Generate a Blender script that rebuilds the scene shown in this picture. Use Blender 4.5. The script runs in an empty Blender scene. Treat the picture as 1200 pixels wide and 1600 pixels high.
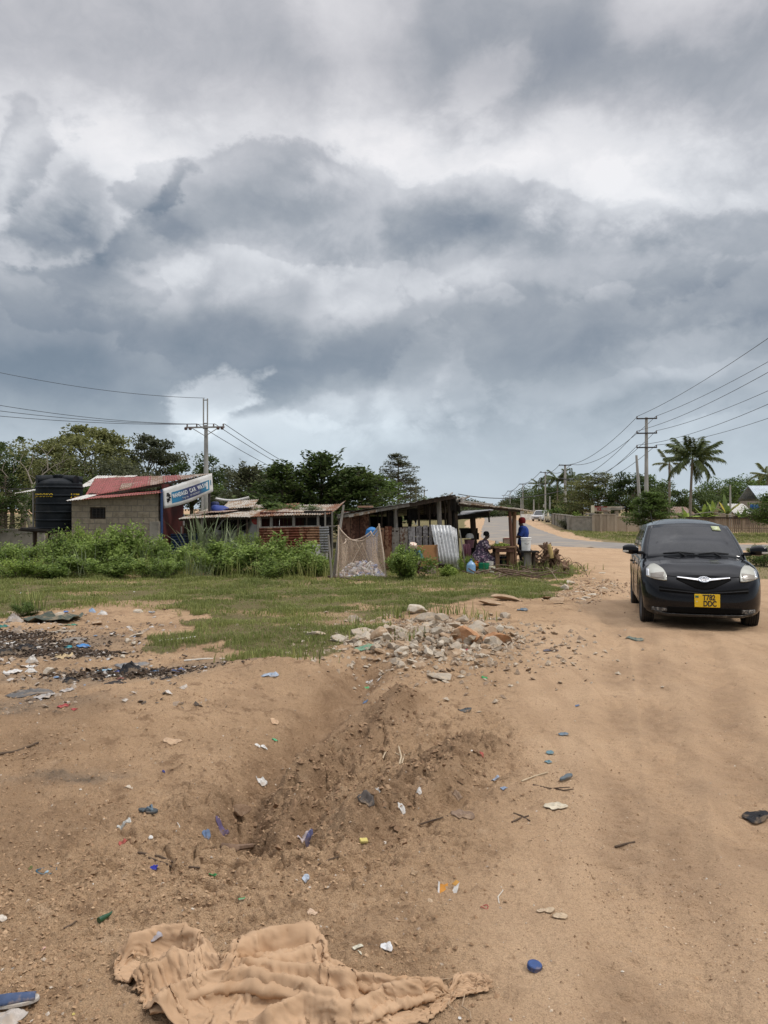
import bpy, bmesh, math, random
import numpy as np
from mathutils import Vector, Matrix
from mathutils.bvhtree import BVHTree

rnd = random.Random(7)
rng = np.random.default_rng(7)
scene = bpy.context.scene
COL = scene.collection
F, CX, HY, CH = 1200.0, 600.0, 795.0, 1.65      # focal length (photo pixels), principal column, horizon row, camera height
R = math.radians

# ------------------------------------------------------------------ noise
def _hash(ix, iy, s):
    h = (ix * 374761393 + iy * 668265263 + s * 974634777) & 0xffffffff
    h = ((h ^ (h >> 13)) * 1274126177) & 0xffffffff
    h = ((h ^ (h >> 16)) * 2246822519) & 0xffffffff
    return ((h ^ (h >> 15)) & 0xffffff) / float(0x1000000)

def perlin(x, y, seed=0):
    x = np.asarray(x, float); y = np.asarray(y, float)
    x0 = np.floor(x).astype(np.int64); y0 = np.floor(y).astype(np.int64)
    fx = x - x0; fy = y - y0
    u = fx*fx*fx*(fx*(fx*6-15)+10); v = fy*fy*fy*(fy*(fy*6-15)+10)
    def g(ix, iy, dx, dy):
        a = _hash(ix, iy, seed) * 2*math.pi
        return np.cos(a)*dx + np.sin(a)*dy
    n00 = g(x0, y0, fx, fy); n10 = g(x0+1, y0, fx-1, fy)
    n01 = g(x0, y0+1, fx, fy-1); n11 = g(x0+1, y0+1, fx-1, fy-1)
    return 1.5*((n00*(1-u)+n10*u)*(1-v) + (n01*(1-u)+n11*u)*v)

def fbm(x, y, octv=4, seed=0, gain=.5, lac=2.03):
    a, s = 1.0, 0.0
    x = np.asarray(x, float); y = np.asarray(y, float)
    for o in range(octv):
        s = s + a*perlin(x, y, seed+o*17); a *= gain
        x, y = x*lac*.94+y*lac*.34+3.1, y*lac*.94-x*lac*.34-1.7
    return s

def sstep(a, b, x):
    t = np.clip((np.asarray(x, float)-a)/(b-a), 0, 1)
    return t*t*(3-2*t)

def polydist(x, y, pts):
    d = np.full(np.shape(x), 1e9)
    for (ax, ay), (bx, by) in zip(pts[:-1], pts[1:]):
        dx, dy = bx-ax, by-ay
        t = np.clip(((x-ax)*dx+(y-ay)*dy)/(dx*dx+dy*dy+1e-12), 0, 1)
        d = np.minimum(d, np.hypot(x-ax-t*dx, y-ay-t*dy))
    return d

def inpoly(x, y, pts):
    c = np.zeros(np.shape(x), bool)
    for (ax, ay), (bx, by) in zip(pts, pts[1:]+pts[:1]):
        if ay == by: continue
        cond = ((ay > y) != (by > y)) & (x < (bx-ax)*(y-ay)/(by-ay)+ax)
        c ^= cond
    return c

# ------------------------------------------------------------------ terrain
def macro(x, y):
    return -0.33*sstep(10.5, 25, y)

def G0(px, py):
    Y = 5.0
    for _ in range(30):
        Y = .5*Y + .5*(CH-float(macro(0, Y)))*F/max(py-HY, .5)
    return ((px-CX)/F*Y, Y)

GP = lambda *a: [G0(px, py) for px, py in a]
gully = GP((575,1035),(560,1065),(520,1110),(450,1160),(412,1205),(392,1255),(380,1290))
gully2 = GP((580,1120),(545,1165),(520,1210),(490,1250),(450,1290))
ridge1 = GP((640,1095),(585,1125),(520,1180),(480,1220),(420,1275))
ridge2 = GP((760,1165),(700,1190),(655,1215),(610,1250),(560,1290))
lobe1 = GP((470,1065),(500,1075),(530,1085))
rut = GP((800,1190),(740,1215),(690,1250),(640,1300),(560,1345))
bankL = GP((60,1150),(200,1115),(330,1085),(400,1060))
rough_c = GP((400,1300),(500,1250),(600,1190),(700,1170))
road_edge = GP((640,1620),(720,1450),(800,1330),(835,1240),(815,1130),(790,1060),(835,985),(905,945),(960,915),(925,890),(885,872))
heap = G0(672, 1003)

def feats(x, y):
    """features larger than clods (metres)"""
    h = np.zeros(np.shape(x))
    w = .10*fbm(x*1.3, y*1.3, 3, 5)
    xx = x+w; yy = y+.10*fbm(x*1.3+9, y*1.3, 3, 6)
    h -= .23*np.exp(-(polydist(xx, yy, gully)/.20)**2)
    h -= .11*np.exp(-(polydist(xx, yy, gully2)/.12)**2)
    r1 = polydist(xx, yy, ridge1); h += .15*np.exp(-(r1/.15)**4)*(.75+.5*perlin(x*3.3, y*3.3, 12))
    r2 = polydist(xx, yy, ridge2); h += .125*np.exp(-(r2/.13)**4)*(.75+.5*perlin(x*3.6, y*3.6, 13))
    h -= .05*np.exp(-(polydist(xx, yy, rut)/.10)**2)
    h += .10*np.exp(-(polydist(xx, yy, lobe1)/.36)**2)
    h += .14*np.exp(-(polydist(xx, yy, bankL)/.70)**2)
    h += .11*np.exp(-(((x-heap[0])/1.15)**2+((y-heap[1])/1.15)**2))
    return h

def roadness(x, y):
    """1 on the worn sandy track, 0 on the waste ground to its left"""
    xs = np.array([p[0] for p in road_edge]); ys = np.array([p[1] for p in road_edge])
    e = np.interp(y, ys, xs)
    return sstep(-.35, .45, x-e+.25*fbm(x*.9, y*.9, 3, 31))

def roughness_map(x, y):
    r = .58 + .75*np.exp(-(polydist(x, y, rough_c)/.75)**2)
    r = r*(1-.78*roadness(x, y)) 
    return r

tracks = [GP((1075,1600),(1055,1300),(1020,1080),(1004,990)), GP((1180,1330),(1130,1080),(1090,990)),
          GP((985,1600),(975,1300),(965,1080),(955,960))]

def H(x, y, fine=True):
    x = np.asarray(x, float); y = np.asarray(y, float)
    h = macro(x, y)
    near = 1-sstep(22, 34, y)
    h = h + near*(feats(x, y) + .028*fbm(x*.55, y*.55, 4, 11)*(1-.4*roadness(x, y)))
    h = h + .10*fbm(x*.03, y*.03, 2, 71)*sstep(45, 90, y)*0
    if fine:
        rm = roughness_map(x, y)*near
        n1 = fbm(x*4.2, y*4.2, 3, 41)
        ero = np.abs(fbm(x*3.1+.3*n1, y*3.1, 3, 47))
        h = h + rm*(.034*n1 - .050*np.exp(-(ero/.07)**2)*sstep(.5, 1.1, rm))
        b = np.abs(fbm(x*13, y*13, 3, 43)); h = h + rm*.030*(b-.3)
        h = h + rm*.012*fbm(x*42, y*42, 2, 44)
        td = np.minimum.reduce([polydist(x, y, t) for t in tracks])
        h = h - .022*np.exp(-(td/.15)**4)*near*(1+.8*perlin(x*9, y*9, 3))+.0045*np.sin(y*88+x*9+1.5*perlin(x*3, y*3, 5))*np.exp(-(td/.10)**4)*near*(y < 9)+.010*np.exp(-((td-.24)/.07)**2)*near
        h = h + near*roadness(x, y)*(.010*fbm(x*1.7, y*1.7, 3, 81)+.005*fbm(x*9, y*9, 3, 82)+.0025*fbm(x*34, y*34, 2, 83))
    return h

def Ha(x, y, fine=True): return H(np.asarray(x, float), np.asarray(y, float), fine)

def Hs(x, y, fine=False):
    return float(H(np.array([x]), np.array([y]), fine)[0])

def G(px, py, fine=False):
    """where the sight line of photo pixel (px, py) meets the terrain"""
    x, Y = G0(px, py)
    for _ in range(14):
        Y2 = (CH-Hs((px-CX)/F*Y, Y, fine))*F/max(py-HY, .5)
        Y = .6*Y+.4*Y2
    x = (px-CX)/F*Y
    return Vector((x, Y, Hs(x, Y, fine)))

def W(px, py, Y):
    return Vector(((px-CX)/F*Y, Y, CH-(py-HY)/F*Y))

# ------------------------------------------------------------------ mesh helpers
def link(name, me, mat=None, parent=None):
    o = bpy.data.objects.new(name, me)
    COL.objects.link(o)
    if mat is not None and me is not None:
        for m in (mat if isinstance(mat, (list, tuple)) else [mat]): me.materials.append(m)
    if parent is not None: o.parent = parent
    return o

def mesh_np(name, V, Fc, attrs=None, smooth=True, mat_idx=None):
    """V (n,3); Fc list of (m,k) int arrays with k = 3 or 4"""
    me = bpy.data.meshes.new(name)
    if not isinstance(Fc, (list, tuple)): Fc = [Fc]
    V = np.asarray(V, np.float32)
    me.vertices.add(len(V)); me.vertices.foreach_set('co', V.ravel())
    loops = np.concatenate([f.ravel() for f in Fc]).astype(np.int32)
    tot = np.concatenate([np.full(len(f), f.shape[1], np.int32) for f in Fc])
    start = np.concatenate([[0], np.cumsum(tot)[:-1]]).astype(np.int32)
    me.loops.add(len(loops)); me.loops.foreach_set('vertex_index', loops)
    me.polygons.add(len(tot)); me.polygons.foreach_set('loop_start', start)
    me.polygons.foreach_set('use_smooth', np.full(len(tot), smooth))
    for k, a in (attrs or {}).items():
        at = me.attributes.new(k, 'FLOAT', 'POINT'); at.data.foreach_set('value', np.asarray(a, np.float32))
    me.update(calc_edges=True)
    return me

def tag(o, label=None, cat=None, group=None, kind=None):
    if label: o['label'] = label
    if cat: o['category'] = cat
    if group: o['group'] = group
    if kind: o['kind'] = kind
    return o

def thing(name, label, cat, loc=(0,0,0), rz=0, group=None):
    o = bpy.data.objects.new(name, None); COL.objects.link(o)
    o.location = loc; o.rotation_euler = (0, 0, rz); o.empty_display_size = .1
    return tag(o, label, cat, group)

def dup(root, loc, rz=0, scale=1, label=None, group=None):
    r = root.copy(); COL.objects.link(r); r.location = loc; r.rotation_euler = (0, 0, rz)
    r.scale = (scale,)*3 if not isinstance(scale, (tuple, list)) else scale
    if label: r['label'] = label
    if group: r['group'] = group
    for ch in list(root.children):
        c = ch.copy(); COL.objects.link(c); c.parent = r
        for g in ch.children:
            d = g.copy(); COL.objects.link(d); d.parent = c
    return r

class MB:
    """collects shapes and links them as one mesh object"""
    def __init__(s): s.v = []; s.f = []
    def add(s, vs, fs):
        n = len(s.v); s.v += [tuple(v) for v in vs]; s.f += [tuple(i+n for i in f) for f in fs]; return s
    def box(s, c, size, rot=None):
        hx, hy, hz = size[0]/2, size[1]/2, size[2]/2
        m = rot or Matrix.Identity(3); c = Vector(c)
        vs = [c+m @ Vector((x*hx, y*hy, z*hz)) for z in (-1,1) for x, y in ((-1,-1),(1,-1),(1,1),(-1,1))]
        return s.add(vs, [(3,2,1,0),(4,5,6,7),(0,1,5,4),(1,2,6,5),(2,3,7,6),(3,0,4,7)])
    def beam(s, a, b, w, h=None):
        a, b = Vector(a), Vector(b); h = h or w
        d = (b-a); L = d.length; d.normalize()
        up = Vector((0,0,1)) if abs(d.z) < .95 else Vector((0,1,0))
        x = d.cross(up).normalized(); y = x.cross(d).normalized()
        m = Matrix((x, d, y)).transposed()
        return s.box((a+b)/2, (w, L, h), m)
    def tube(s, pts, rad, n=8, caps=True):
        pts = [Vector(p) for p in pts]
        if not isinstance(rad, (list, tuple)): rad = [rad]*len(pts)
        rings = []; side = None
        for i, p in enumerate(pts):
            d = (pts[min(i+1, len(pts)-1)]-pts[max(i-1, 0)])
            d = d.normalized() if d.length > 1e-9 else Vector((0,0,1))
            if side is None:
                up = Vector((0,0,1)) if abs(d.z) < .9 else Vector((1,0,0)); side = d.cross(up).normalized()
            side = (side-d*side.dot(d)); side = side.normalized() if side.length > 1e-6 else d.orthogonal().normalized()
            b = d.cross(side)
            rings.append([p+(side*math.cos(2*math.pi*k/n)+b*math.sin(2*math.pi*k/n))*rad[i] for k in range(n)])
        vs = [v for r in rings for v in r]; fs = []
        for i in range(len(rings)-1):
            for k in range(n):
                k2 = (k+1) % n; fs.append((i*n+k, i*n+k2, (i+1)*n+k2, (i+1)*n+k))
        if caps:
            fs.append(tuple(range(n-1, -1, -1))); L = (len(rings)-1)*n; fs.append(tuple(L+k for k in range(n)))
        return s.add(vs, fs)
    def lathe(s, prof, c=(0,0,0), n=24, caps=True, axis='z'):
        c = Vector(c); vs = []
        for r, z in prof:
            for k in range(n):
                a = 2*math.pi*k/n
                p = Vector((r*math.cos(a), r*math.sin(a), z))
                if axis == 'x': p = Vector((z, p.x, p.y))
                if axis == 'y': p = Vector((p.x, z, p.y))
                vs.append(c+p)
        fs = []
        for i in range(len(prof)-1):
            for k in range(n):
                k2 = (k+1) % n; fs.append((i*n+k, i*n+k2, (i+1)*n+k2, (i+1)*n+k))
        if caps:
            fs.append(tuple(range(n-1, -1, -1))); L = (len(prof)-1)*n; fs.append(tuple(L+k for k in range(n)))
        return s.add(vs, fs)
    def grid(s, rows, close=False):
        m = len(rows[0]); vs = [p for r in rows for p in r]; fs = []
        for i in range(len(rows)-1):
            for k in range(m if close else m-1):
                k2 = (k+1) % m; fs.append((i*m+k, i*m+k2, (i+1)*m+k2, (i+1)*m+k))
        return s.add(vs, fs)
    def prism(s, poly, axis_vec):
        n = len(poly); a = Vector(axis_vec); poly = [Vector(p) for p in poly]
        vs = poly+[p+a for p in poly]
        fs = [tuple(range(n-1, -1, -1)), tuple(range(n, 2*n))]+[(i, (i+1) % n, n+(i+1) % n, n+i) for i in range(n)]
        return s.add(vs, fs)
    def build(s, name, mat, parent=None, smooth=True, bevel=0, solid=0, weld=False, angle=35):
        me = bpy.data.meshes.new(name); me.from_pydata([tuple(v) for v in s.v], [], s.f); 
        bm = bmesh.new(); bm.from_mesh(me)
        if weld: bmesh.ops.remove_doubles(bm, verts=bm.verts, dist=.0008)
        bmesh.ops.recalc_face_normals(bm, faces=bm.faces); bm.to_mesh(me); bm.free()
        if smooth:
            me.polygons.foreach_set('use_smooth', [True]*len(me.polygons)); me.set_sharp_from_angle(angle=R(angle))
        o = link(name, me, mat, parent)
        if solid:
            md = o.modifiers.new('solid', 'SOLIDIFY'); md.thickness = solid; md.offset = 0
        if bevel:
            md = o.modifiers.new('bevel', 'BEVEL'); md.width = bevel; md.segments = 2; md.limit_method = 'ANGLE'; md.angle_limit = R(40)
        return o

def corrugated(o, u, v, pitch=.076, amp=.011, ragged=.03, seed=0, nv=4, sag=0):
    """rows of points of a wavy sheet: corner o, edge u across the ridges, edge v along them"""
    o, u, v = Vector(o), Vector(u), Vector(v); n = u.cross(v).normalized(); L = u.length
    k = max(8, int(L/pitch*5)); r = random.Random(seed); rows = []
    jag0 = [r.uniform(-ragged, ragged) for _ in range(int(L/.7)+2)]; jag1 = [r.uniform(-ragged, ragged) for _ in range(int(L/.7)+2)]
    vl = v.length
    for j in range(nv+1):
        t = j/nv; row = []
        for i in range(k+1):
            s_ = i/k; q = int(s_*L/.7)
            tt = t + ((jag0[q] if j == 0 else jag1[q] if j == nv else 0)/vl)
            lift = .006*(q % 2)
            row.append(o+u*s_+v*tt+n*(amp*math.sin(2*math.pi*s_*L/pitch)+lift - sag*math.sin(math.pi*t)))
        rows.append(row)
    return rows

def text(name, body, size, mat, parent, mat4, extrude=.002, bold=0, align='CENTER', sx=1.0):
    cu = bpy.data.curves.new(name, 'FONT'); cu.body = body; cu.size = size; cu.extrude = extrude; cu.offset = bold
    cu.align_x = align; cu.align_y = 'CENTER'
    tmp = bpy.data.objects.new(name+'_curve', cu); COL.objects.link(tmp)
    me = bpy.data.meshes.new_from_object(tmp.evaluated_get(bpy.context.evaluated_depsgraph_get()))
    bpy.data.objects.remove(tmp)
    me.transform(mat4 @ Matrix.Diagonal((sx, 1, 1, 1)))
    me.materials.clear()
    return link(name, me, mat, parent)

# ------------------------------------------------------------------ node helpers
class NT:
    def __init__(s, tree): s.t = tree; s.t.nodes.clear()
    def n(s, typ, ins=(), out=0, **kw):
        nd = s.t.nodes.new('ShaderNode'+typ)
        for k, v in kw.items(): setattr(nd, k, v)
        it = ins.items() if isinstance(ins, dict) else enumerate(ins)
        for k, v in it:
            if v is None: continue
            sk = nd.inputs[k]
            if isinstance(v, bpy.types.NodeSocket): s.t.links.new(v, sk)
            else:
                if sk.type == 'RGBA' and len(v) == 3: v = (*v, 1)
                sk.default_value = v
        return nd.outputs[out] if out is not None else nd
    def m(s, op, a, b=None, c=None): return s.n('Math', [a, b, c], operation=op)
    def mix(s, f, a, b, blend='MIX'):
        nd = s.n('Mix', None and [] or {}, out=None, data_type='RGBA', blend_type=blend, clamp_factor=True)
        for k, v in ((0, f), (6, a), (7, b)):
            if isinstance(v, bpy.types.NodeSocket): s.t.links.new(v, nd.inputs[k])
            else: nd.inputs[k].default_value = (*v, 1) if hasattr(v, '__len__') and len(v) == 3 else v
        return nd.outputs[2]
    def ss(s, x, a, b, lo=0., hi=1.):
        return s.n('MapRange', {0: x, 1: a, 2: b, 3: lo, 4: hi}, interpolation_type='SMOOTHSTEP')
    def ramp(s, f, stops):
        nd = s.n('ValToRGB', [f], out=None); cr = nd.color_ramp
        while len(cr.elements) < len(stops): cr.elements.new(.5)
        for e, (p, c) in zip(cr.elements, stops): e.position = p; e.color = (*c, 1)
        return nd.outputs[0]
    def noise(s, vec, scale, detail=4, rough=.55, dist=0, out=0):
        return s.n('TexNoise', {'Vector': vec, 'Scale': scale, 'Detail': detail, 'Roughness': rough, 'Distortion': dist}, out=out)
    def attr(s, name, out=2): return s.n('Attribute', out=out, attribute_name=name)

def newmat(name):
    m = bpy.data.materials.new(name); m.use_nodes = True
    return m, NT(m.node_tree)

def finish(N, color, rough=.8, bump=None, bstr=.3, bdist=.01, metal=0, spec=.3, extra=None):
    ins = {'Base Color': color, 'Roughness': rough, 'Metallic': metal, 'Specular IOR Level': spec}
    if bump is not None: ins['Normal'] = N.n('Bump', {'Strength': bstr, 'Distance': bdist, 'Height': bump})
    if extra: ins.update(extra)
    p = N.n('BsdfPrincipled', ins)
    N.n('OutputMaterial', [p], out=None)

def M(name, c1, c2=None, scale=6, rough=.8, bump=.3, metal=0, spec=.3, c3=None, bdist=.01, detail=6, stretch=None, thr=(.35, .65), world=True):
    """plain worn surface: two colours mixed by noise, optional third in blotches"""
    m, N = newmat(name)
    v = N.n('NewGeometry') if world else N.n('TexCoord', out=3)
    if stretch: v = N.n('Mapping', {0: v, 3: stretch})
    a = N.noise(v, scale, detail, .62)
    c2 = c2 or tuple(x*.7 for x in c1)
    col = N.mix(N.ss(a, *thr), c1, c2)
    if c3: col = N.mix(N.ss(N.noise(v, scale*.31, 5, .65), .5, .62), col, c3)
    fine = N.noise(v, scale*9, 3, .6)
    col = N.mix(N.ss(fine, .3, .7, 0, .35), col, tuple(x*.75 for x in c1))
    finish(N, col, rough, N.m('ADD', a, N.m('MULTIPLY', fine, .35)) if bump else None, bump, bdist, metal, spec)
    return m

def leafmat(name, c_dark, c_light, trans=.35, rough=.55):
    """leaf colour varies leaf by leaf (attribute tint); thin, so it passes some light"""
    m, N = newmat(name)
    t = N.attr('tint')
    obj = N.n('ObjectInfo', out=5)
    t = N.m('ADD', t, N.m('MULTIPLY', N.m('SUBTRACT', obj, .5), .25))
    col = N.ramp(t, [(0, c_dark), (.55, tuple((a+b)/2 for a, b in zip(c_dark, c_light))), (1, c_light)])
    d = N.n('BsdfPrincipled', {'Base Color': col, 'Roughness': rough, 'Specular IOR Level': .25})
    tr = N.n('BsdfTranslucent', [col])
    N.n('OutputMaterial', [N.n('MixShader', [trans, d, tr])], out=None)
    return m
# ------------------------------------------------------------------ camera, light, sky
EXPO = 0.14
cam = bpy.data.cameras.new('camera'); co = bpy.data.objects.new('camera', cam); COL.objects.link(co)
cam.sensor_fit = 'VERTICAL'; cam.sensor_height = 36; cam.lens = 27.0; cam.shift_y = (HY-800)/1600
cam.clip_start = .05; cam.clip_end = 6000
co.location = (0, 0, CH); co.rotation_euler = (R(90), 0, 0); scene.camera = co
scene.view_settings.view_transform = 'Standard'; scene.view_settings.look = 'None'
scene.view_settings.exposure = EXPO; scene.view_settings.gamma = 1
scene.cycles.max_bounces = 6; scene.cycles.transparent_max_bounces = 24
scene.cycles.diffuse_bounces = 3; scene.cycles.glossy_bounces = 3; scene.cycles.transmission_bounces = 4

SUN_EL, SUN_AZ = 52.0, 104.0     # degrees; azimuth clockwise from +Y: high on the right, where the cloud is thinnest
sl = bpy.data.lights.new('sun', 'SUN'); sl.energy = 1.5; sl.angle = R(10); sl.color = (1, .95, .88)
so = bpy.data.objects.new('sun', sl); COL.objects.link(so)
d = Vector((math.sin(R(SUN_AZ))*math.cos(R(SUN_EL)), math.cos(R(SUN_AZ))*math.cos(R(SUN_EL)), math.sin(R(SUN_EL))))
so.rotation_euler = d.to_track_quat('Z', 'Y').to_euler(); so.location = (0, -20, 40)

def lin(r, g, b):
    f = lambda c: ((c/255+.055)/1.055)**2.4 if c > 10 else c/255/12.92
    return (f(r), f(g), f(b))

def sky():
    w = bpy.data.worlds.new('World'); scene.world = w; w.use_nodes = True
    N = NT(w.node_tree)
    dirv = N.n('TexCoord', out=0)
    sep = N.n('SeparateXYZ', [dirv], out=None); x, y, z = sep.outputs
    az = N.m('ARCTAN2', x, y); el = N.m('ARCSINE', z)
    v = N.n('CombineXYZ', [x, y, N.m('MULTIPLY', z, 1.35)])
    def off(a, d): return N.n('VectorMath', [a, d], operation='ADD')
    def cen(s): return N.m('SUBTRACT', s, .5)
    def mul(a, b_): return N.m('MULTIPLY', a, b_)
    def add(a, b_): return N.m('ADD', a, b_)
    # billows: rounded lumps, broken up by finer noise
    wv = N.noise(v, 5.0, 4, .55, 0, out=1)
    vw = N.n('VectorMath', [v, N.n('VectorMath', {0: N.n('VectorMath', [wv, (.5, .5, .5)], operation='SUBTRACT'), 3: .16}, operation='SCALE')], operation='ADD')
    def billow(vec, sc, rough=.62): return N.m('SUBTRACT', 1, N.n('TexVoronoi', {'Vector': vec, 'Scale': sc, 'Detail': 4.5, 'Roughness': rough, 'Lacunarity': 2.15, 'Randomness': 1}, feature='F1', normalize=True))
    b1 = billow(vw, 9.0); b1s = billow(off(vw, (.014, -.010, -.024)), 9.0)
    n_big = N.noise(v, 3.1, 6, .55); n_mid = N.noise(v, 8.0, 9, .58); n_fine = N.noise(off(v, (4.1, 2.2, 1.3)), 17, 8, .6)
    lump = add(mul(cen(b1), .75), add(mul(cen(n_mid), .8), mul(cen(n_fine), .35)))        # about -.5 .. .5, crisp
    relief = N.m('SUBTRACT', b1, b1s)
    def A(px, py):
        a = math.atan((px-CX)/F); return a, math.atan((HY-py)/F*math.cos(a))
    # lightness by height above the horizon
    stops = [(0, .745), (A(600,745)[1], .735), (A(600,690)[1], .70), (A(600,630)[1], .66), (A(600,560)[1], .60), (A(600,470)[1], .635),
             (A(600,400)[1], .66), (A(600,330)[1], .70), (A(600,270)[1], .76), (A(600,200)[1], .73), (A(600,120)[1], .675), (A(600,0)[1], .68), (.9, .75), (1.57, .8)]
    T = N.ramp(N.m('DIVIDE', add(el, mul(cen(n_big), .10)), 1.57), [(max(0, e/1.57), (g, g, g)) for e, g in stops])
    wp_ = N.n('SeparateXYZ', [N.noise(v, 6.5, 6, .58, 0, out=1)], out=None)
    P = N.n('CombineXYZ', [add(az, mul(cen(wp_.outputs[0]), .17)), add(el, mul(cen(wp_.outputs[1]), .12)), 0])
    # masses: photo position of the centre, half sizes in pixels, tilt, change of lightness, crispness (0 soft, 1 torn edge)
    blobs = [(560,40,60,120,15,.12,0), (800,45,190,70,-8,-.10,.25), (740,122,60,36,20,.13,.5), (1020,150,260,80,-6,-.085,.2), (1065,25,85,45,0,.15,.3),
             (1160,90,120,120,0,-.05,0), (590,135,170,48,-8,-.06,.2), (250,60,200,60,0,-.03,.1), (120,265,130,52,10,.13,.3), (650,262,120,50,0,.12,.3), (930,255,170,55,-12,.14,.3),
             (960,312,80,34,0,.09,.6), (38,258,30,56,-35,-.12,1), (85,325,44,50,-40,-.10,.9), (160,350,110,40,10,-.10,.9), (245,290,46,20,35,-.12,1), (105,385,70,34,0,-.05,.7),
             (200,395,70,28,-20,.08,.8), (30,340,50,60,0,.09,.5), (300,420,110,50,10,.06,.6), (470,300,110,44,5,-.08,.8), (690,350,70,46,0,-.09,.8), (780,330,100,44,-12,-.07,.7),
             (540,330,50,60,0,.05,.8), (850,400,140,40,-6,.05,.7), (650,430,110,34,8,.06,.7), (430,460,90,40,0,.05,.6), (1130,420,150,60,0,.04,.5), (100,545,230,80,0,-.05,.2),
             (330,580,270,52,5,-.06,.6), (560,565,170,44,14,-.06,.8), (1040,520,230,60,0,-.06,.5), (650,590,46,60,-35,.07,.8), (600,650,80,34,-18,.05,.7), (720,590,30,50,12,.05,.8),
             (335,636,52,30,28,.20,.9), (440,690,110,30,-8,.09,.6), (520,660,40,20,0,.06,.8), (810,640,110,80,0,-.05,.2), (960,595,160,30,12,.04,.7), (1130,560,110,26,10,.05,.7), (860,690,200,30,0,.03,.3)]
    for px, py, sx, sy, rot, amp, cr in blobs:
        a, e = A(px, py)
        q = N.n('Mapping', {0: P, 1: (a, e, 0), 2: (0, 0, R(rot)), 3: (sx/F, sy/F, 1)}, vector_type='TEXTURE')
        r = add(N.n('VectorMath', [q], operation='LENGTH', out=1), mul(lump, -(.9+1.9*cr)))
        lo, hi = 1.0-.70*(1-cr)-.32, 1.0+.65*(1-cr)+.16
        T = add(T, N.ss(r, lo, hi, amp, 0))
    # the lumpy upper edge of the big dark bank
    cv = N.n('FloatCurve', {1: N.n('MapRange', {0: az, 1: -.5, 2: .5, 3: 0, 4: 1})}, out=None)
    pts = [(-150,470),(0,450),(120,425),(235,340),(290,280),(450,240),(540,262),(640,280),(700,272),(800,300),(900,325),(1000,345),(1350,352)]
    c = cv.mapping.curves[0]; cp = [(A(px, py)[0]+.5, A(px, py)[1]) for px, py in pts]
    while len(c.points) < len(cp): c.points.new(.5, .5)
    for p, (a, b_) in zip(c.points, cp): p.location = (a, b_)
    cv.mapping.update()
    q = add(N.m('SUBTRACT', cv.outputs[0], el), mul(lump, .105))
    front = mul(N.ss(el, .02, .12), N.ss(el, .75, .5))
    dark = mul(mul(N.ss(q, -.003, .010), N.ss(q, .20, .02)), -.095)
    rim = mul(mul(N.ss(q, .004, -.006), N.ss(q, -.10, -.003)), .05)
    T = add(T, mul(add(dark, rim), front))
    # three thinner decks inside and below it, each a lit lumpy top over a shaded base
    for e0, seed, w_, up, dn in ((A(0,470)[1], 2.7, .13, .045, -.035), (A(0,575)[1], 5.9, .12, .04, -.045), (A(0,655)[1], 9.3, .07, .045, -.03)):
        nn = N.noise(off(v, (seed, seed*.7, 0)), 3.4, 4, .5)
        q2 = add(N.m('SUBTRACT', e0, el), add(mul(cen(nn), w_*3.2), mul(lump, .075)))
        T = add(T, mul(add(mul(mul(N.ss(q2, -.002, .006), N.ss(q2, .055, .006)), up), mul(mul(N.ss(q2, .010, .05), N.ss(q2, .15, .06)), dn)), N.ss(nn, .40, .56)))
    T = add(T, mul(lump, N.ss(el, .02, .15, .04, .125)))
    T = add(T, mul(cen(n_big), .09))
    T = add(T, mul(relief, N.ss(el, .03, .2, .03, .13)))
    T = add(mul(cen(T), .93), .565)
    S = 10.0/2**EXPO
    k = lin
    ramp = N.ramp(T, [(.42, k(112,125,140)), (.52, k(126,138,152)), (.58, k(142,151,163)), (.65, k(162,169,178)), (.75, k(192,196,203)), (.87, k(224,227,232)), (1, k(244,245,248))])
    warm = N.mix(N.ss(el, .32, .54), (1, 1, 1), (1.03, .99, .975))
    cold = N.mix(N.ss(el, .26, .04), (1, 1, 1), (.91, 1.01, 1.06))
    ramp = N.mix(1.0, N.mix(1.0, ramp, warm, 'MULTIPLY'), cold, 'MULTIPLY')
    gain = N.m('MULTIPLY', N.ss(el, .62, 1.1, 1, 2.9), S)          # unseen sky overhead boosted to add ambient light
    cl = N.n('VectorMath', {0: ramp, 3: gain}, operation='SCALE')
    nish = N.n('TexSky', sky_type='NISHITA', sun_disc=False, sun_elevation=R(SUN_EL), sun_rotation=R(SUN_AZ))
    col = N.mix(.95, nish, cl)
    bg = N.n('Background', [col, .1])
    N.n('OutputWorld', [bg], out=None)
sky()

# ------------------------------------------------------------------ ground
grass_poly = GP((-700,1000),(0,972),(60,958),(150,948),(290,958),(330,985),(235,1000),(250,1020),(330,1010),(360,1045),(480,1040),(560,1005),(600,968),(690,945),(760,936),(835,937),(868,925),(880,905),(905,893),(893,880))
grass_poly += [(6.6, 26.5), (4.4, 29), (4.2, 36), (6.9, 60), (12.6, 120), (38, 300), (-400, 300), (-400, 20)]
sand_poly = None
smoky = [(*G0(150, 1060), 1.5, .75), (*G0(40, 1110), 1.2, .6), (*G0(330, 1045), 1.0, .35), (*G0(40, 1010), 1.5, 1.0), (*G0(90, 1220), .45, .14)]
ash_pts = [(*G0(30, 1012), .75, .42), (*G0(205, 1057), .62, .20), (*G0(110, 1022), .45, .18), (*G0(5, 995), .6, .35)]
verge_poly = GP((905,838),(985,858),(1010,850),(1250,848),(1250,834),(1010,832),(930,831),(880,826))
verge2 = GP((1150,905),(1165,868),(1320,862),(1500,885),(1320,905))
shoulderL = [(2.2, 27.5), (4.5, 27), (8, 29)]

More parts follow.
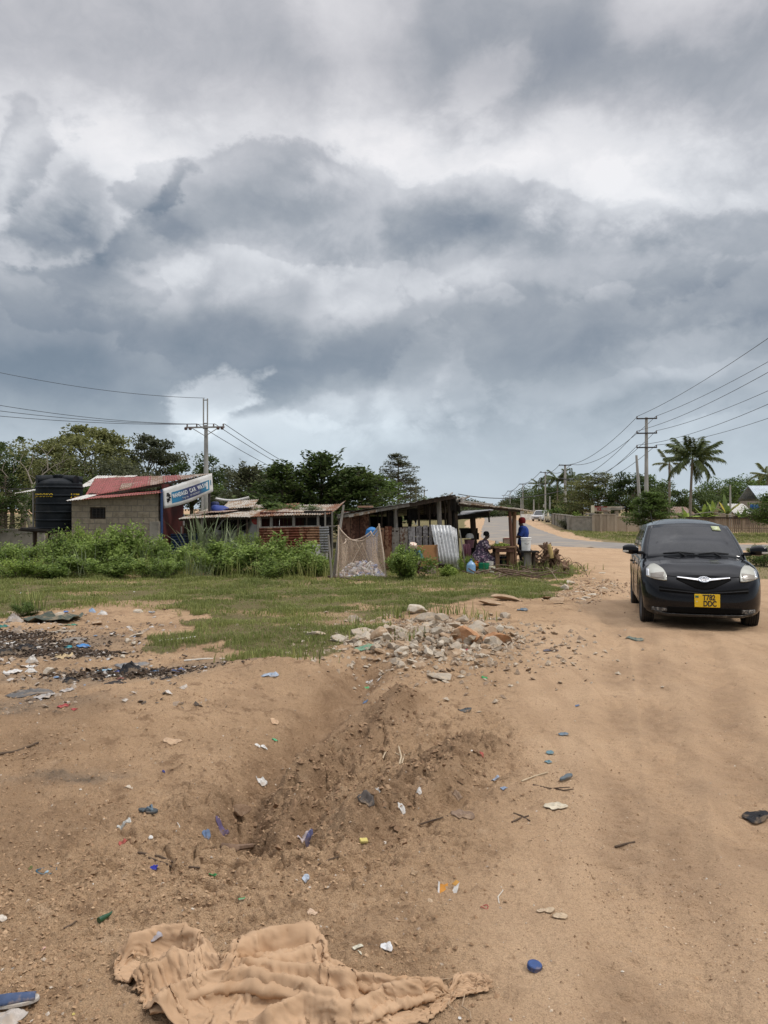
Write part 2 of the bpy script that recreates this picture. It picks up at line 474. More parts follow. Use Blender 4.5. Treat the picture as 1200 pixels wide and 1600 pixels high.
def ground_masks(x, y):
    w = .45*fbm(x*.8, y*.8, 4, 61)+.12*fbm(x*4, y*4, 3, 62)
    w2 = .35*fbm(x*.8+7, y*.8, 4, 63)+.1*fbm(x*4, y*4+5, 3, 64)
    g = inpoly(x+w, y+w2, grass_poly).astype(float)
    bare = sstep(.26, .5, fbm(x*.33, y*.6, 4, 65))              # worn patches
    g *= 1-.75*bare*(y < 26)
    g = np.maximum(g, .85*inpoly(x+.5*w, y+w2*2, verge_poly)); g = np.maximum(g, .8*inpoly(x+w*.6, y+w2*.8, verge2))
    far = (y > 66) | ((x > 45) & (y > 44)) 
    g = np.maximum(g, .7*far*(x > 4+.17*y))
    road = roadness(x, y)
    ash = np.zeros(np.shape(x))
    for ax, ay, sx, sy in ash_pts:
        ash = np.maximum(ash, np.exp(-(((x-ax+.5*w)/sx)**2+((y-ay+.5*w2)/sy)**2)))
    for ax, ay, sx, sy in smoky: ash = np.maximum(ash, .33*np.exp(-(((x-ax+.5*w)/sx)**2+((y-ay+.5*w2)/sy)**2)))
    damp = .75*np.exp(-(polydist(x+.2*w, y, gully)/.22)**2)
    damp = np.maximum(damp, .75*np.exp(-(polydist(x+.3*w, y, ridge1)/.19)**2)); damp = np.maximum(damp, .7*np.exp(-(polydist(x+.3*w, y, ridge2)/.18)**2))
    damp = np.maximum(damp, .5*np.exp(-(polydist(x+.3*w, y, gully2)/.22)**2))
    return g, road, ash, damp

def build_ground():
    # rows close together near the viewer, ever wider apart towards the horizon
    ys = [-30, -14, -7, -3, -1, 0, .8, 1.5, 1.9, 2.15]
    py = np.linspace(1640, 812, 760); ys += list(CH*F/(py-HY)*1.0)
    ys = [v for v in ys if v < 110] ; ys += list(np.geomspace(116, 5200, 40))
    ys = np.array(ys)
    u = np.linspace(-.57, .57, 600); wing = np.geomspace(.012, 3.2, 34)
    u = np.concatenate([-.57-wing[::-1], u, .57+wing])
    sc = np.maximum(ys, 2.2)
    X = u[None, :]*(sc[:, None]+.25); Y = np.repeat(ys[:, None], len(u), 1)
    far = np.abs(u[None, :]) > .6
    Z = H(X, Y)
    g, road, ash, damp = ground_masks(X, Y)
    Z = Z + .015*g*(Y < 25)
    V = np.stack([X, Y, Z], -1).reshape(-1, 3)
    n, m = X.shape
    idx = np.arange(n*m).reshape(n, m)
    Q = np.stack([idx[:-1, :-1], idx[:-1, 1:], idx[1:, 1:], idx[1:, :-1]], -1).reshape(-1, 4)
    # the worn track is a surface of its own, cut from the same sheet
    tr = (road > .5) & (Y < 60) & (g < .3)
    trf = tr.reshape(-1)[Q].all(1)
    td = np.minimum.reduce([polydist(X, Y, t) for t in tracks]); tyre = np.exp(-(td/.17)**2)*(Y < 20)*sstep(-.35, .25, perlin(X*1.3, Y*.7, 17))
    at = dict(tyre=tyre.ravel(), grass=g.ravel(), track=road.ravel(), ash=ash.ravel(), damp=damp.ravel())
    for nm, sel, lab in (('ground', ~trf, 'brown trampled waste ground with clods and a muddy gully'), ('dirt_track', trf, 'pale sandy dirt track with faint tyre marks')):
        q = Q[sel]; used = np.unique(q); remap = np.full(len(V), -1); remap[used] = np.arange(len(used))
        me = mesh_np(nm, V[used], remap[q], {k: a[used] for k, a in at.items()})
        tag(link(nm, me, MAT_GROUND), lab, nm.replace('_', ' '), kind='structure')

def ground_material():
    m, N = newmat('soil')
    p = N.n('NewGeometry')
    g, tr, ash, damp = N.attr('grass'), N.attr('track'), N.attr('ash'), N.attr('damp')
    n1 = N.noise(p, .7, 6, .6); n2 = N.noise(p, 5.5, 8, .65); n3 = N.noise(p, 48, 5, .7); n4 = N.noise(p, 170, 3, .6)
    soil = N.mix(N.ss(n1, .35, .65), (.56, .378, .228), (.47, .312, .184))
    soil = N.mix(N.ss(n2, .52, .68), soil, (.30, .190, .110))
    soil = N.mix(N.ss(n2, .42, .30), soil, (.585, .41, .26))
    moist = N.ss(N.noise(p, .62, 6, .62), .50, .60, 0, .45); soil = N.mix(moist, soil, (.275, .176, .102))
    sand = N.mix(N.ss(n1, .3, .7), (.56, .390, .245), (.49, .330, .200))
    st = N.noise(N.n('Mapping', {0: p, 2: (0, 0, R(17)), 3: (2.2, .22, 1)}), 2.6, 7, .65)
    sand = N.mix(N.ss(st, .50, .66, 0, .6), sand, (.40, .265, .16))
    sand = N.mix(N.ss(n2, .54, .68, 0, .6), sand, (.40, .27, .165))
    c = N.mix(tr, soil, sand)
    pt = N.noise(p, .9, 5, .6); sand = N.mix(N.ss(pt, .50, .60, 0, .3), sand, (.40, .275, .175)); tk = N.attr('tyre'); sand = N.mix(N.m('MULTIPLY', tk, N.ss(n2, .3, .6, .35, .9)), sand, (.35, .235, .145)); c = N.mix(tr, soil, sand)
    c = N.mix(N.m('MULTIPLY', damp, N.ss(n2, .2, .6, .55, 1)), c, (.245, .155, .090))
    gcol = N.mix(N.ss(n2, .35, .65), (.100, .118, .036), (.175, .150, .070)); gcol = N.mix(N.ss(n3, .4, .6), gcol, (.075, .085, .028))
    c = N.mix(N.m('MULTIPLY', g, .9), c, gcol)
    am = N.ss(N.m('ADD', N.m('MULTIPLY', ash, .9), N.m('ADD', N.m('MULTIPLY', N.m('SUBTRACT', n2, .5), 1.9), N.m('MULTIPLY', N.m('SUBTRACT', n3, .5), 1.1))), .40, .62)
    c = N.mix(am, c, N.mix(N.ss(n3, .4, .62), (.030, .026, .023), (.105, .095, .085)))
    grey = N.ss(N.m('ADD', ash, N.m('MULTIPLY', N.m('SUBTRACT', n1, .5), .8)), .05, .45, 0, .8)
    c = N.mix(grey, c, N.mix(N.ss(n2, .35, .65), (.26, .215, .165), (.17, .138, .105)))
    c = N.mix(N.ss(n3, .58, .70, 0, .65), c, (.20, .125, .07))            # dark crumbs
    c = N.mix(N.ss(n3, .40, .26, 0, .6), c, (.62, .47, .32))             # pale grains
    c = N.mix(N.ss(n4, .42, .66, 0, .5), c, (.25, .165, .10))
    hgt = N.m('ADD', N.m('MULTIPLY', n3, .8), N.m('ADD', N.m('MULTIPLY', n4, .35), N.m('MULTIPLY', n2, .9)))
    b = N.n('Bump', {'Strength': N.ss(tr, 0, 1, 1, .8), 'Distance': .035, 'Height': hgt})
    pr = N.n('BsdfPrincipled', {'Base Color': c, 'Roughness': .93, 'Specular IOR Level': .12, 'Normal': b})
    N.n('OutputMaterial', [pr], out=None)
    return m
MAT_GROUND = ground_material()
build_ground()

def build_road():
    cl = [(150,1020),(85,560),(48,310),(30,205),(19.2,125),(13.0,80),(10.4,60),(9.4,51),(10.0,45.5),(12.0,41.5),(15.5,39.6),(22,39.2),(40,39.8),(90,42),(180,46)]
    P = []
    for i in range(len(cl)-1):
        p0 = Vector(cl[max(i-1, 0)]); p1 = Vector(cl[i]); p2 = Vector(cl[i+1]); p3 = Vector(cl[min(i+2, len(cl)-1)])
        for k in range(14):
            t = k/14
            P.append(.5*((2*p1)+(p2-p0)*t+(2*p0-5*p1+4*p2-p3)*t*t+(3*p1-p0-3*p2+p3)*t**3))
    rows = []; rr = random.Random(3)
    for i, p in enumerate(P):
        d = (P[min(i+1, len(P)-1)]-P[max(i-1, 0)]).normalized(); nrm = Vector((d.y, -d.x))
        row = []
        for k, s_ in enumerate((-2.85, -2.6, -1.3, 0, 1.3, 2.6, 2.85)):
            s_ = s_+(rr.uniform(-.12, .12) if abs(s_) > 2 else 0)
            q = p+nrm*s_; row.append((q.x, q.y, Hs(q.x, q.y)+(.03 if abs(s_) < 2.75 else -.02)+.03*(1-(s_/2.85)**2)))
        rows.append(row)
    o = MB().grid(rows).build('road', M('asphalt', (.27,.245,.215), (.22,.20,.18), 1.3, .9, .15, c3=(.34,.28,.21)), angle=60)
    tag(o, 'grey tarmac road curving away past the market stall', 'road', kind='structure')
build_road()
# ------------------------------------------------------------------ plants
BARK = M('bark', (.16,.125,.09), (.09,.07,.05), 9, .95, .6, stretch=(1,1,.25))
BARK_PALE = M('pale_bark', (.27,.235,.19), (.18,.15,.12), 7, .95, .5, stretch=(1,1,.25))
LEAF_DARK = leafmat('dark_leaves', (0.027,0.048,0.014), (0.125,0.169,0.045), .42)
LEAF_MID = leafmat('mid_leaves', (0.046,0.081,0.019), (0.182,0.257,0.068), .42)
LEAF_OLIVE = leafmat('olive_leaves', (0.074,0.087,0.029), (0.276,0.282,0.101), .42)
LEAF_GREY = leafmat('grey_green_leaves', (0.050,0.060,0.031), (0.162,0.170,0.090), .42)
LEAF_BRIGHT = leafmat('bright_leaves', (0.100,0.169,0.027), (0.388,0.488,0.106), .42)
LEAF_SHRUB = leafmat('shrub_leaves', (0.080,0.133,0.028), (0.341,0.442,0.116), .42)
LEAF_PALM = leafmat('palm_leaves', (0.042,0.068,0.023), (0.170,0.198,0.066), .25)
GRASS_MAT = leafmat('grass_blades', (0.091,0.127,0.029), (0.390,0.403,0.137), .42)
CANE_MAT = leafmat('cane_blades', (.10,.13,.06), (.26,.30,.17), .3)

def leaf_quads(C, size, asp=.5, up=.4, seed=0, dirs=None, fold=0):
    g = np.random.default_rng(seed); n = len(C)
    a = g.normal(size=(n, 3)) if dirs is None else dirs + .35*g.normal(size=(n, 3))
    a[:, 2] *= .6; a /= np.linalg.norm(a, axis=1)[:, None]+1e-9
    nr = g.normal(size=(n, 3))*(1-up); nr[:, 2] += up*1.6
    b = np.cross(nr, a); b /= np.linalg.norm(b, axis=1)[:, None]+1e-9
    s = (size*g.uniform(.6, 1.25, n))[:, None]
    V = np.stack([C-a*s*.5, C+b*s*asp*.5+a*s*.05, C+a*s*.5, C-b*s*asp*.5+a*s*.05], 1).reshape(-1, 3)
    Q = np.arange(4*n).reshape(n, 4)
    return V, Q

def crown_mesh(name, C, size, tint, asp=.5, up=.4, seed=0, dirs=None):
    V, Q = leaf_quads(C, size, asp, up, seed, dirs)
    return mesh_np(name, V, Q, {'tint': np.repeat(tint, 4)}, smooth=False)

def limb(mb, a, b, r0, r1, bend, r, n=6, k=5):
    a, b = Vector(a), Vector(b); L = (b-a).length
    off = Vector((r.uniform(-1,1), r.uniform(-1,1), r.uniform(-.2,.9)))*bend*L
    pts = [a.lerp(b, i/k)+off*math.sin(math.pi*i/k)*.5 for i in range(k+1)]
    mb.tube(pts, [r0+(r1-r0)*i/k for i in range(k+1)], n); return pts

def round_tree(name, label, base, height, rx, ry, crown_lo, leaf, nleaf, mat, bark=BARK, k=42, seed=1, group=None, cr=.42, flat=.65, lean=0, cat='tree', tight=1.0):
    """trunk with limbs up to a crown of separate leaf clumps with gaps between them"""
    r = random.Random(seed); g = np.random.default_rng(seed)
    root = thing(name, label, cat, base, 0, group)
    ch = height-crown_lo; cz = crown_lo+ch*.48
    cl = []
    while len(cl) < k:
        p = g.normal(size=3); p /= np.linalg.norm(p); q = p*(g.uniform(.25, 1)**.45)
        if q[2] < -.75: continue
        s = 1+.22*math.sin(3*math.atan2(q[1], q[0])+seed)+.15*g.normal()
        cl.append((q[0]*rx*s*.84+lean*max(q[2],0), q[1]*ry*s*.84, cz+q[2]*ch*.47))
    cl = np.array(cl); mb = MB()
    top = Vector((lean*.2, 0, crown_lo+ch*.25)); tr = .018*height+.05
    limb(mb, (0,0,-.3), top, tr*1.25, tr*.7, .05, r, 8)
    hubs = []
    for i in range(6):
        a = i*math.pi/3+r.uniform(-.4,.4); h = Vector((math.cos(a)*rx*.4, math.sin(a)*ry*.4, crown_lo+ch*r.uniform(.25,.55)))
        limb(mb, top*r.uniform(.75,1), h, tr*.55, tr*.28, .12, r); hubs.append(h)
    for c in cl:
        h = min(hubs, key=lambda q: (q-Vector(c)).length); limb(mb, h, c, tr*.24, tr*.06, .15, r, 5, 4)
    mb.build('trunk', bark, root)
    per = nleaf//k
    rad = cr*(rx+ry)*.5*g.uniform(.55, 1.25, k)
    C = np.repeat(cl, per, 0); d = g.normal(size=(len(C), 3)); d /= np.linalg.norm(d, axis=1)[:, None]
    d *= (g.uniform(0, 1, len(C))**(.42*tight))[:, None]*np.repeat(rad, per)[:, None]; d[:, 2] *= flat
    tint = np.clip(np.repeat(g.uniform(.25, .65, k), per)+.22*g.normal(size=len(C)), 0, 1)
    link('crown', crown_mesh('crown', C+d, leaf, tint, .55, .45, seed), mat, root)
    return root

def layered_tree(name, label, base, height, spread, leaf, mat, arms=90, rise=.35, seed=1, bark=BARK, group=None, lo=.25, top_power=.8, per=60, cat='tree', squash=1.0, wind=0):
    """tiers of nearly flat, slightly rising arms with leaves set along each (almond-like)"""
    r = random.Random(seed); g = np.random.default_rng(seed)
    root = thing(name, label, cat, base, 0, group); mb = MB()
    tr = .014*height+.04
    limb(mb, (0,0,-.3), (0,0,height*.93), tr*1.2, tr*.25, .03, r, 8, 8)
    Cs, Ds, Ts = [], [], []
    for i in range(arms):
        f = r.random()**.85; z = height*(lo+(1-lo)*f*.92); L = spread*((1-f)**top_power*.85+.16)*r.uniform(.6, 1.1)
        a = r.uniform(0, 2*math.pi); dv = Vector((math.cos(a), math.sin(a)*squash, 0))
        tip = Vector((0,0,z))+dv*L+Vector((wind*L*.3, 0, L*rise*r.uniform(.3, 1.5)))
        pts = limb(mb, (0,0,z), tip, tr*.28, tr*.05, .12, r, 5, 5)
        n = int(per*(.4+L/spread)); tt = g.uniform(.25, 1.03, n)
        seg = np.array([[*p] for p in pts]); ii = np.clip(tt*5, 0, 4.999); k0 = ii.astype(int)
        c = seg[k0]+(seg[np.minimum(k0+1, 5)]-seg[k0])*(ii-k0)[:, None]
        wdt = .16*L*(1.15-tt)+leaf*.5
        side = np.array([-dv.y, dv.x, 0]); sg = g.normal(size=n)
        c = c+side*(sg*wdt)[:, None]+np.array([0, 0, 1])*(g.normal(size=n)*leaf*.45)[:, None]
        dd = np.array([*dv])*.6+side*np.sign(sg)[:, None]*.7+np.array([0, 0, .35])
        Cs.append(c); Ds.append(dd); Ts.append(np.clip(r.uniform(.2, .7)+.2*g.normal(size=n), 0, 1))
    mb.build('trunk', bark, root)
    link('crown', crown_mesh('crown', np.concatenate(Cs), leaf, np.concatenate(Ts), .5, .55, seed, np.concatenate(Ds)), mat, root)
    return root

def frond(L, droop, seed, leaflets=46, lw=.030, ll=.66):
    """one palm frond along +x: arched midrib and hanging leaflets; numpy arrays"""
    g = np.random.default_rng(seed); t = np.linspace(0, 1, 9)
    px = L*(t-.18*droop*t**2.2); pz = L*(.30*t-droop*.62*t**2.1)
    mid = np.stack([px, .05*L*g.normal()*t**2, pz], 1)
    V, Q, T = [], [], []
    for i in range(8):                                           # midrib
        w = .035*(1-t[i]*.8); w2 = .035*(1-t[i+1]*.8)
        b = len(V)
        V += [mid[i]+[0, w, 0], mid[i]-[0, w, 0], mid[i+1]-[0, w2, 0], mid[i+1]+[0, w2, 0]]; Q.append([b, b+1, b+2, b+3]); T += [.8]*4
    for s in (-1, 1):
        for k in range(leaflets):
            u = .14+.86*(k+g.uniform(0, .6))/leaflets; i = min(int(u*8), 7); f = u*8-i
            p = mid[i]*(1-f)+mid[i+1]*f; tg = mid[i+1]-mid[i]; tg = tg/np.linalg.norm(tg)
            l = ll*(1-.72*abs(u-.45)**1.3)*g.uniform(.8, 1.1)*L/2.6
            dr = np.array([0, s*.75, 0])+tg*.65+np.array([0, 0, -.55*g.uniform(.5, 1.6)]); dr /= np.linalg.norm(dr)
            tip = p+dr*l+np.array([0, 0, -.25*l*g.uniform(.3, 1.2)]); md = p+dr*l*.5
            wv = tg*lw*L/2.6*1.6; b = len(V)
            V += [p-wv*.5, md-wv, tip, md+wv]; Q.append([b, b+1, b+2, b+3]); T += [float(np.clip(.45+.22*g.normal(), 0, 1))]*4
    return np.array(V), np.array(Q), np.array(T)

def palm(name, label, base, height, L, nf=22, seed=1, lean=(0, 0), parts=True, group=None, mat=LEAF_PALM):
    r = random.Random(seed); root = thing(name, label, 'palm tree', base, 0, group)
    top = Vector((lean[0], lean[1], height))
    pts = [Vector((lean[0]*t**1.6, lean[1]*t**1.6, height*t-.2*(1-t))) for t in np.linspace(0, 1, 14)]
    MB().tube(pts, [(.17-.07*i/13)*(1+.06*(i % 2))*(height/7)**.5 for i in range(14)], 9).build('trunk', BARK_PALE, root)
    VV, QQ, TT, off = [], [], [], 0
    for i in range(nf):
        V, Q, T = frond(L*r.uniform(.85, 1.1), r.uniform(.25, .6) if i % 3 else r.uniform(.8, 1.25), seed*100+i)
        a = i*2.399+r.uniform(-.2, .2); el = r.uniform(-.1, .9) if i % 3 else r.uniform(-.5, .1)
        m = Matrix.Rotation(a, 3, 'Z') @ Matrix.Rotation(-el, 3, 'Y')
        V = V @ np.array(m).T+np.array([*top])
        if parts: link('frond', mesh_np('frond', V, Q, {'tint': T}, False), mat, root)
        else: VV.append(V); QQ.append(Q+off); TT.append(T); off += len(V)
    if not parts: link('crown', mesh_np('crown', np.concatenate(VV), np.concatenate(QQ), {'tint': np.concatenate(TT)}, False), mat, root)
    return root

def shrub_meshes(seed, h=1.0, w=.75, leaf=.075, n=2600, stems=13):
    r = random.Random(seed); g = np.random.default_rng(seed); mb = MB(); tips = []
    for i in range(stems):
        a = r.uniform(0, 6.28); q = r.random()**.6
        tip = Vector((math.cos(a)*w*q, math.sin(a)*w*q, h*(1-.45*q*q)*r.uniform(.72, 1.08)))
        pts = limb(mb, (math.cos(a)*.1*q, math.sin(a)*.1*q, -.1), tip, .013, .004, .15, r, 5, 5)
        tips.append(pts)
        for _ in range(3):
            b = pts[r.randint(2, 4)]; e = b+Vector((r.uniform(-1,1), r.uniform(-1,1), r.uniform(.1,.9)))*h*.26
            tips.append(limb(mb, b, e, .007, .003, .1, r, 4, 5))
    per = n//len(tips); C, T = [], []
    for p in tips:
        seg = np.array([[*q] for q in p]); tt = g.uniform(.12, 1.05, per); ii = np.clip(tt*5, 0, 4.999); k0 = ii.astype(int)
        c = seg[k0]+(seg[np.minimum(k0+1, 5)]-seg[k0])*(ii-k0)[:, None]
        C.append(c+g.normal(size=(per, 3))*h*.062); T.append(np.clip(r.uniform(.2, .75)+.2*g.normal(size=per)+.15*(tt-.5), 0, 1))
    me = crown_mesh('foliage', np.concatenate(C), leaf, np.concatenate(T), .55, .5, seed)
    return mb, me

SHRUB = []
def shrub(kind, label, px, py, h, w, group=None, mat=None, cat='shrub', name='shrub', rz=None, Y=None):
    """kind picks one of the grown shrub shapes, scaled to height h and half-width w"""
    p = G(px, py) if Y is None else Vector(((px-CX)/F*Y, Y, Hs((px-CX)/F*Y, Y)))
    if len(SHRUB) <= kind:
        for k in range(len(SHRUB), kind+1):
            mb, me = shrub_meshes(500+k, leaf=.075 if k == 6 else (.085, .07, .095, .075, .065, .09)[k % 6], n=7000 if k == 6 else (3600, 4000, 3200, 3700)[k % 4], w=.75)
            st = mb.build('stem', BARK); COL.objects.unlink(st); me.materials.append(LEAF_SHRUB); SHRUB.append((st.data, me))
    root = thing(name, label, cat, p-Vector((0,0,.05)), rnd.uniform(0, 6.28) if rz is None else rz, group)
    root.scale = (w/.75, w/.75, h)
    link('stem', SHRUB[kind][0], None, root); f = link('foliage', SHRUB[kind][1], None, root)
    if mat is not None: f.material_slots[0].link = 'OBJECT'; f.material_slots[0].material = mat
    return root

GH = 'leafy shrubs along the far edge of the grass'
hedge = [ # px, base py, top py, half width, kind, label
 (-40,893,838,1.1,0,'shrub partly cut off by the photo edge, below the pale wall'), (22,893,842,.9,1,'low green shrub in front of the pale wall, left of the tank post'),
 (60,888,850,.8,2,'short green shrub under the slanting water tank platform'), (95,896,832,.9,3,'green shrub just below the black water tank'),
 (132,890,818,.75,4,'tall yellowish green shrub by the left corner of the block hut'), (150,899,838,.9,0,'dull green shrub below the hut window'),
 (196,897,816,1.0,5,'tallest dense shrub in front of the block hut wall'), (228,893,828,.8,1,'dense shrub before the right corner of the block hut'),
 (262,897,845,.8,2,'shrub below the lower end of the car wash banner'), (300,890,850,.8,3,'thin shrub in front of the blue corrugated sheets'),
 (335,898,842,1.0,0,'bushy green shrub just below the clump of cane'), (368,893,848,.8,4,'shrub in front of the parked white vehicle'),
 (385,884,824,.5,1,'upright shrub by the pale shed corner post'), (410,900,850,1.0,5,'broad shrub in front of the rusty shed wall, left end'),
 (450,897,834,.95,2,'tall bright shrub in front of the rusty corrugated wall'), (478,900,860,.8,3,'low shrub at the right end of the rusty corrugated wall'),
 (505,898,866,.7,0,'small low shrub beside the net enclosure pole'), (30,905,872,.9,4,'low fresh green shrub at the grass edge, far left'), (175,903,868,.9,2,'low dull shrub at the grass edge below the hut'),
 (95,903,868,.8,5,'low shrub at the grass edge below the tank'), (250,903,868,.8,1,'low grey-green shrub at the grass edge below the banner'), (425,905,872,.7,3,'low bright shrub at the grass edge below the shed')]
for px, pb, pt, w, k, lab in hedge:
    p = G(px, pb); shrub(k, lab, px, pb, (pb-pt)/F*p.y+.1, w, GH, LEAF_BRIGHT if k == 4 and px < 200 else None)

# round basil-like plant by the stall and the two fresher plants at its right
shrub(6, 'dome-shaped leafy plant in front of the crouching person', 640, 905, 1.0, .78, None, None, 'plant', 'leafy_plant')
shrub(1, 'narrow upright yellow-green plant beside the bright corrugated sheet', 727, 896, .70, .26, None, LEAF_BRIGHT, 'plant', 'leafy_plant')
shrub(3, 'low yellow-green plant to the left of the blue bottle', 700, 902, .42, .42, None, LEAF_BRIGHT, 'plant', 'leafy_plant')
shrub(0, 'small green plant growing between the table and the bucket stump', 812, 893, .40, .30, None, LEAF_MID, 'plant', 'leafy_plant')
shrub(4, 'scrubby weed beside the wall behind the car mirror', 1195, 885, .75, .8, None, LEAF_MID, 'weed', 'weed_clump')
shrub(0, 'weed clump at the verge beyond the right car mirror', 1182, 868, .55, .5, None, LEAF_OLIVE, 'weed', 'weed_clump')
shrub(5, 'dry brownish weed at the foot of the nearest gate wall', 975, 829, .9, 1.3, None, LEAF_GREY, 'weed', 'weed_clump')
shrub(4, 'dry weed round the foot of the far concrete pole by the wall', 888, 827, 1.1, 1.4, None, LEAF_GREY, 'weed', 'weed_clump')
shrub(1, 'green tuft on the left edge of the photo beside the rubbish sheet', 40, 962, .32, .25, None, LEAF_MID, 'weed', 'weed_clump')

def grassy(name, label, base, n, L, w, seed, mat, cat, spread=.35, group=None):
    """arching blades from one root"""
    g = np.random.default_rng(seed); V, Q, T = [], [], []
    for i in range(n):
        a = g.uniform(0, 6.28); l = L*g.uniform(.55, 1.1); lean = g.uniform(.08, .75); b0 = np.array([g.normal()*spread*.4, g.normal()*spread*.4, 0])
        d = np.array([math.cos(a), math.sin(a), 0]); s = np.array([-math.sin(a), math.cos(a), 0]); pr = None; tint = float(np.clip(.5+.25*g.normal(), 0, 1))
        for k in range(6):
            t = k/5; c = b0+d*l*lean*t**1.5*.8+np.array([0, 0, l*(t-.55*lean*t**2.4)]); ww = w*(1-t**2)*.5+.002
            q = len(V); V += [c-s*ww, c+s*ww]; T += [tint]*2
            if k: Q.append([q-2, q-1, q+1, q])
    root = thing(name, label, cat, base, 0, group)
    link('leaves', mesh_np('leaves', V, np.array(Q), {'tint': T}, True), mat, root); return root
grassy('cane_clump', 'pale blue-green cane clump in front of the low shed', Vector((*G(322,884).xy, Hs(*G(322,884).xy))), 70, 2.35, .075, 3, CANE_MAT, 'cane', .9)
grassy('cane_clump', 'sparser cane clump leaning before the parked white vehicle', Vector((*G(358,886).xy, Hs(*G(358,886).xy))), 38, 1.7, .06, 4, CANE_MAT, 'cane', .8)
grassy('grass_tuft', 'tall pale grass tuft behind the dark rubbish sheet', G(46,953), 60, .45, .012, 5, GRASS_MAT, 'grass tuft', .3)
grassy('grass_tuft', 'thin tall grass tuft below the car wash banner', G(285,894), 50, 1.0, .03, 6, GRASS_MAT, 'grass tuft', .5)

# ---- trees
def at(px, Y): x = (px-CX)/F*Y; return Vector((x, Y, Hs(x, Y)))
def hgt(py, Y): return CH-(py-HY)/F*Y-Hs(0, Y)
TB = 'trees behind the car wash'
round_tree('acacia_tree', 'large spreading tree with the highest crown behind the water tank', at(128,56), hgt(657,56), 4.9, 3.6, 2.8, .26, 15000, LEAF_OLIVE, seed=11, k=60, group=TB, cr=.27, flat=.5)
round_tree('acacia_tree', 'grey-green rounded tree between the highest crown and the utility pole', at(226,60), hgt(674,60), 3.7, 3.0, 2.2, .25, 11000, LEAF_GREY, seed=12, k=52, group=TB, cr=.28, flat=.5)
round_tree('broadleaf_tree', 'small dark tree directly behind the utility pole', at(300,58), hgt(705,58), 2.3, 2.2, 1.4, .22, 6500, LEAF_DARK, seed=13, k=36, group=TB)
round_tree('broadleaf_tree', 'dark dense tree behind the wall at the far left', at(20,64), hgt(690,64), 3.6, 3.2, 1.2, .26, 9000, LEAF_DARK, seed=14, k=44, group=TB)
round_tree('broadleaf_tree', 'dark tree low behind the block hut roof', at(175,52), hgt(712,52), 3.6, 2.5, .6, .24, 9000, LEAF_GREY, seed=15, k=44, group=TB)
round_tree('broadleaf_tree', 'olive tree behind the white shade roof', at(85,50), hgt(704,50), 2.4, 2.2, .8, .22, 6500, LEAF_OLIVE, seed=16, k=36, group=TB)
round_tree('slender_tree', 'slim upright tree poking above the others at far left', at(36,70), hgt(666,70), .75, .75, 4.0, .24, 1500, LEAF_DARK, seed=17, k=18, group=TB)
round_tree('slender_tree', 'thin dark tree top at the left photo edge', at(4,70), hgt(684,70), 1.0, 1.0, 3.6, .24, 1100, LEAF_DARK, seed=18, k=14, group=TB)
layered_tree('almond_tree', 'near dark green tree hanging over the wall at left photo edge', at(8,38), hgt(735,38), 2.2, .15, LEAF_DARK, 70, .05, 19, group=TB, lo=.15, per=70)
# bare spreading tree in front of those
root = thing('bare_tree', 'half bare spreading tree with pale forked limbs left of the tank', 'tree', at(52,47), 0, TB); mb = MB(); rr = random.Random(5)
def fork(a, d, L, r_, n):
    b = a+d*L; limb(mb, a, b, r_, r_*.68, .12, rr, 6, 4)
    if n: 
        for s in (-1, 1): 
            e = (d+Vector((s*rr.uniform(.35,.8), rr.uniform(-.4,.4), rr.uniform(-.15,.25)))).normalized(); fork(b, e, L*rr.uniform(.62,.85), r_*.62, n-1)
    else: tips_.append(b)
tips_ = []
fork(Vector((0,0,-.2)), Vector((-.25,0,1)).normalized(), 2.2, .14, 4); fork(Vector((.25,0,-.2)), Vector((.35,.1,1)).normalized(), 2.0, .11, 4)
mb.build('trunk', BARK_PALE, root)
g_ = np.random.default_rng(9); tc = np.array([[*t] for t in tips_]); C_ = np.repeat(tc, 26, 0)+g_.normal(size=(len(tc)*26, 3))*np.array([.5, .5, .22])
link('crown', crown_mesh('crown', C_, .15, np.clip(.5+.25*g_.normal(size=len(C_)), 0, 1), .5, .5, 3), LEAF_OLIVE, root)

TM = 'dark trees over the low sheds'
layered_tree('almond_tree', 'dark tree with upswept sprays, tallest of those over the shed', at(503,41), hgt(704,41), 3.4, .25, LEAF_DARK, 120, .50, 21, group=TM, lo=.12, per=75, wind=.4)
layered_tree('almond_tree', 'dark spreading tree at the right, reaching over the shack roof', at(560,40), hgt(728,40), 3.2, .24, LEAF_DARK, 100, .34, 22, group=TM, lo=.10, per=75, wind=.6)
layered_tree('almond_tree', 'dark tree above the middle of the rusty shed roof', at(440,40), hgt(722,40), 3.1, .24, LEAF_DARK, 110, .34, 23, group=TM, lo=.06, per=75)
layered_tree('almond_tree', 'dark dull tree right of the utility pole', at(390,46), hgt(724,46), 3.2, .25, LEAF_GREY, 100, .40, 24, group=TM, lo=.08, per=70)
round_tree('broadleaf_tree', 'bluish dark tree behind the end of the car wash banner', at(352,62), hgt(728,62), 2.4, 2.2, .8, .24, 6000, LEAF_GREY, seed=25, k=34, group=TM)
round_tree('broadleaf_tree', 'low dark foliage mass behind the low shed', at(455,52), hgt(742,52), 4.6, 2.4, .2, .26, 9000, LEAF_DARK, seed=26, k=46, group=TM)
layered_tree('umbrella_tree', 'tall tiered tree against the sky behind the shack', at(622,74), hgt(704,74), 3.2, .20, LEAF_GREY, 80, .10, 27, group=TM, lo=.30, per=80, top_power=.55)
layered_tree('umbrella_tree', 'smaller tiered tree just right of the tall tiered one', at(642,88), hgt(745,88), 2.6, .22, LEAF_GREY, 44, .08, 28, group=TM, lo=.3, per=60)
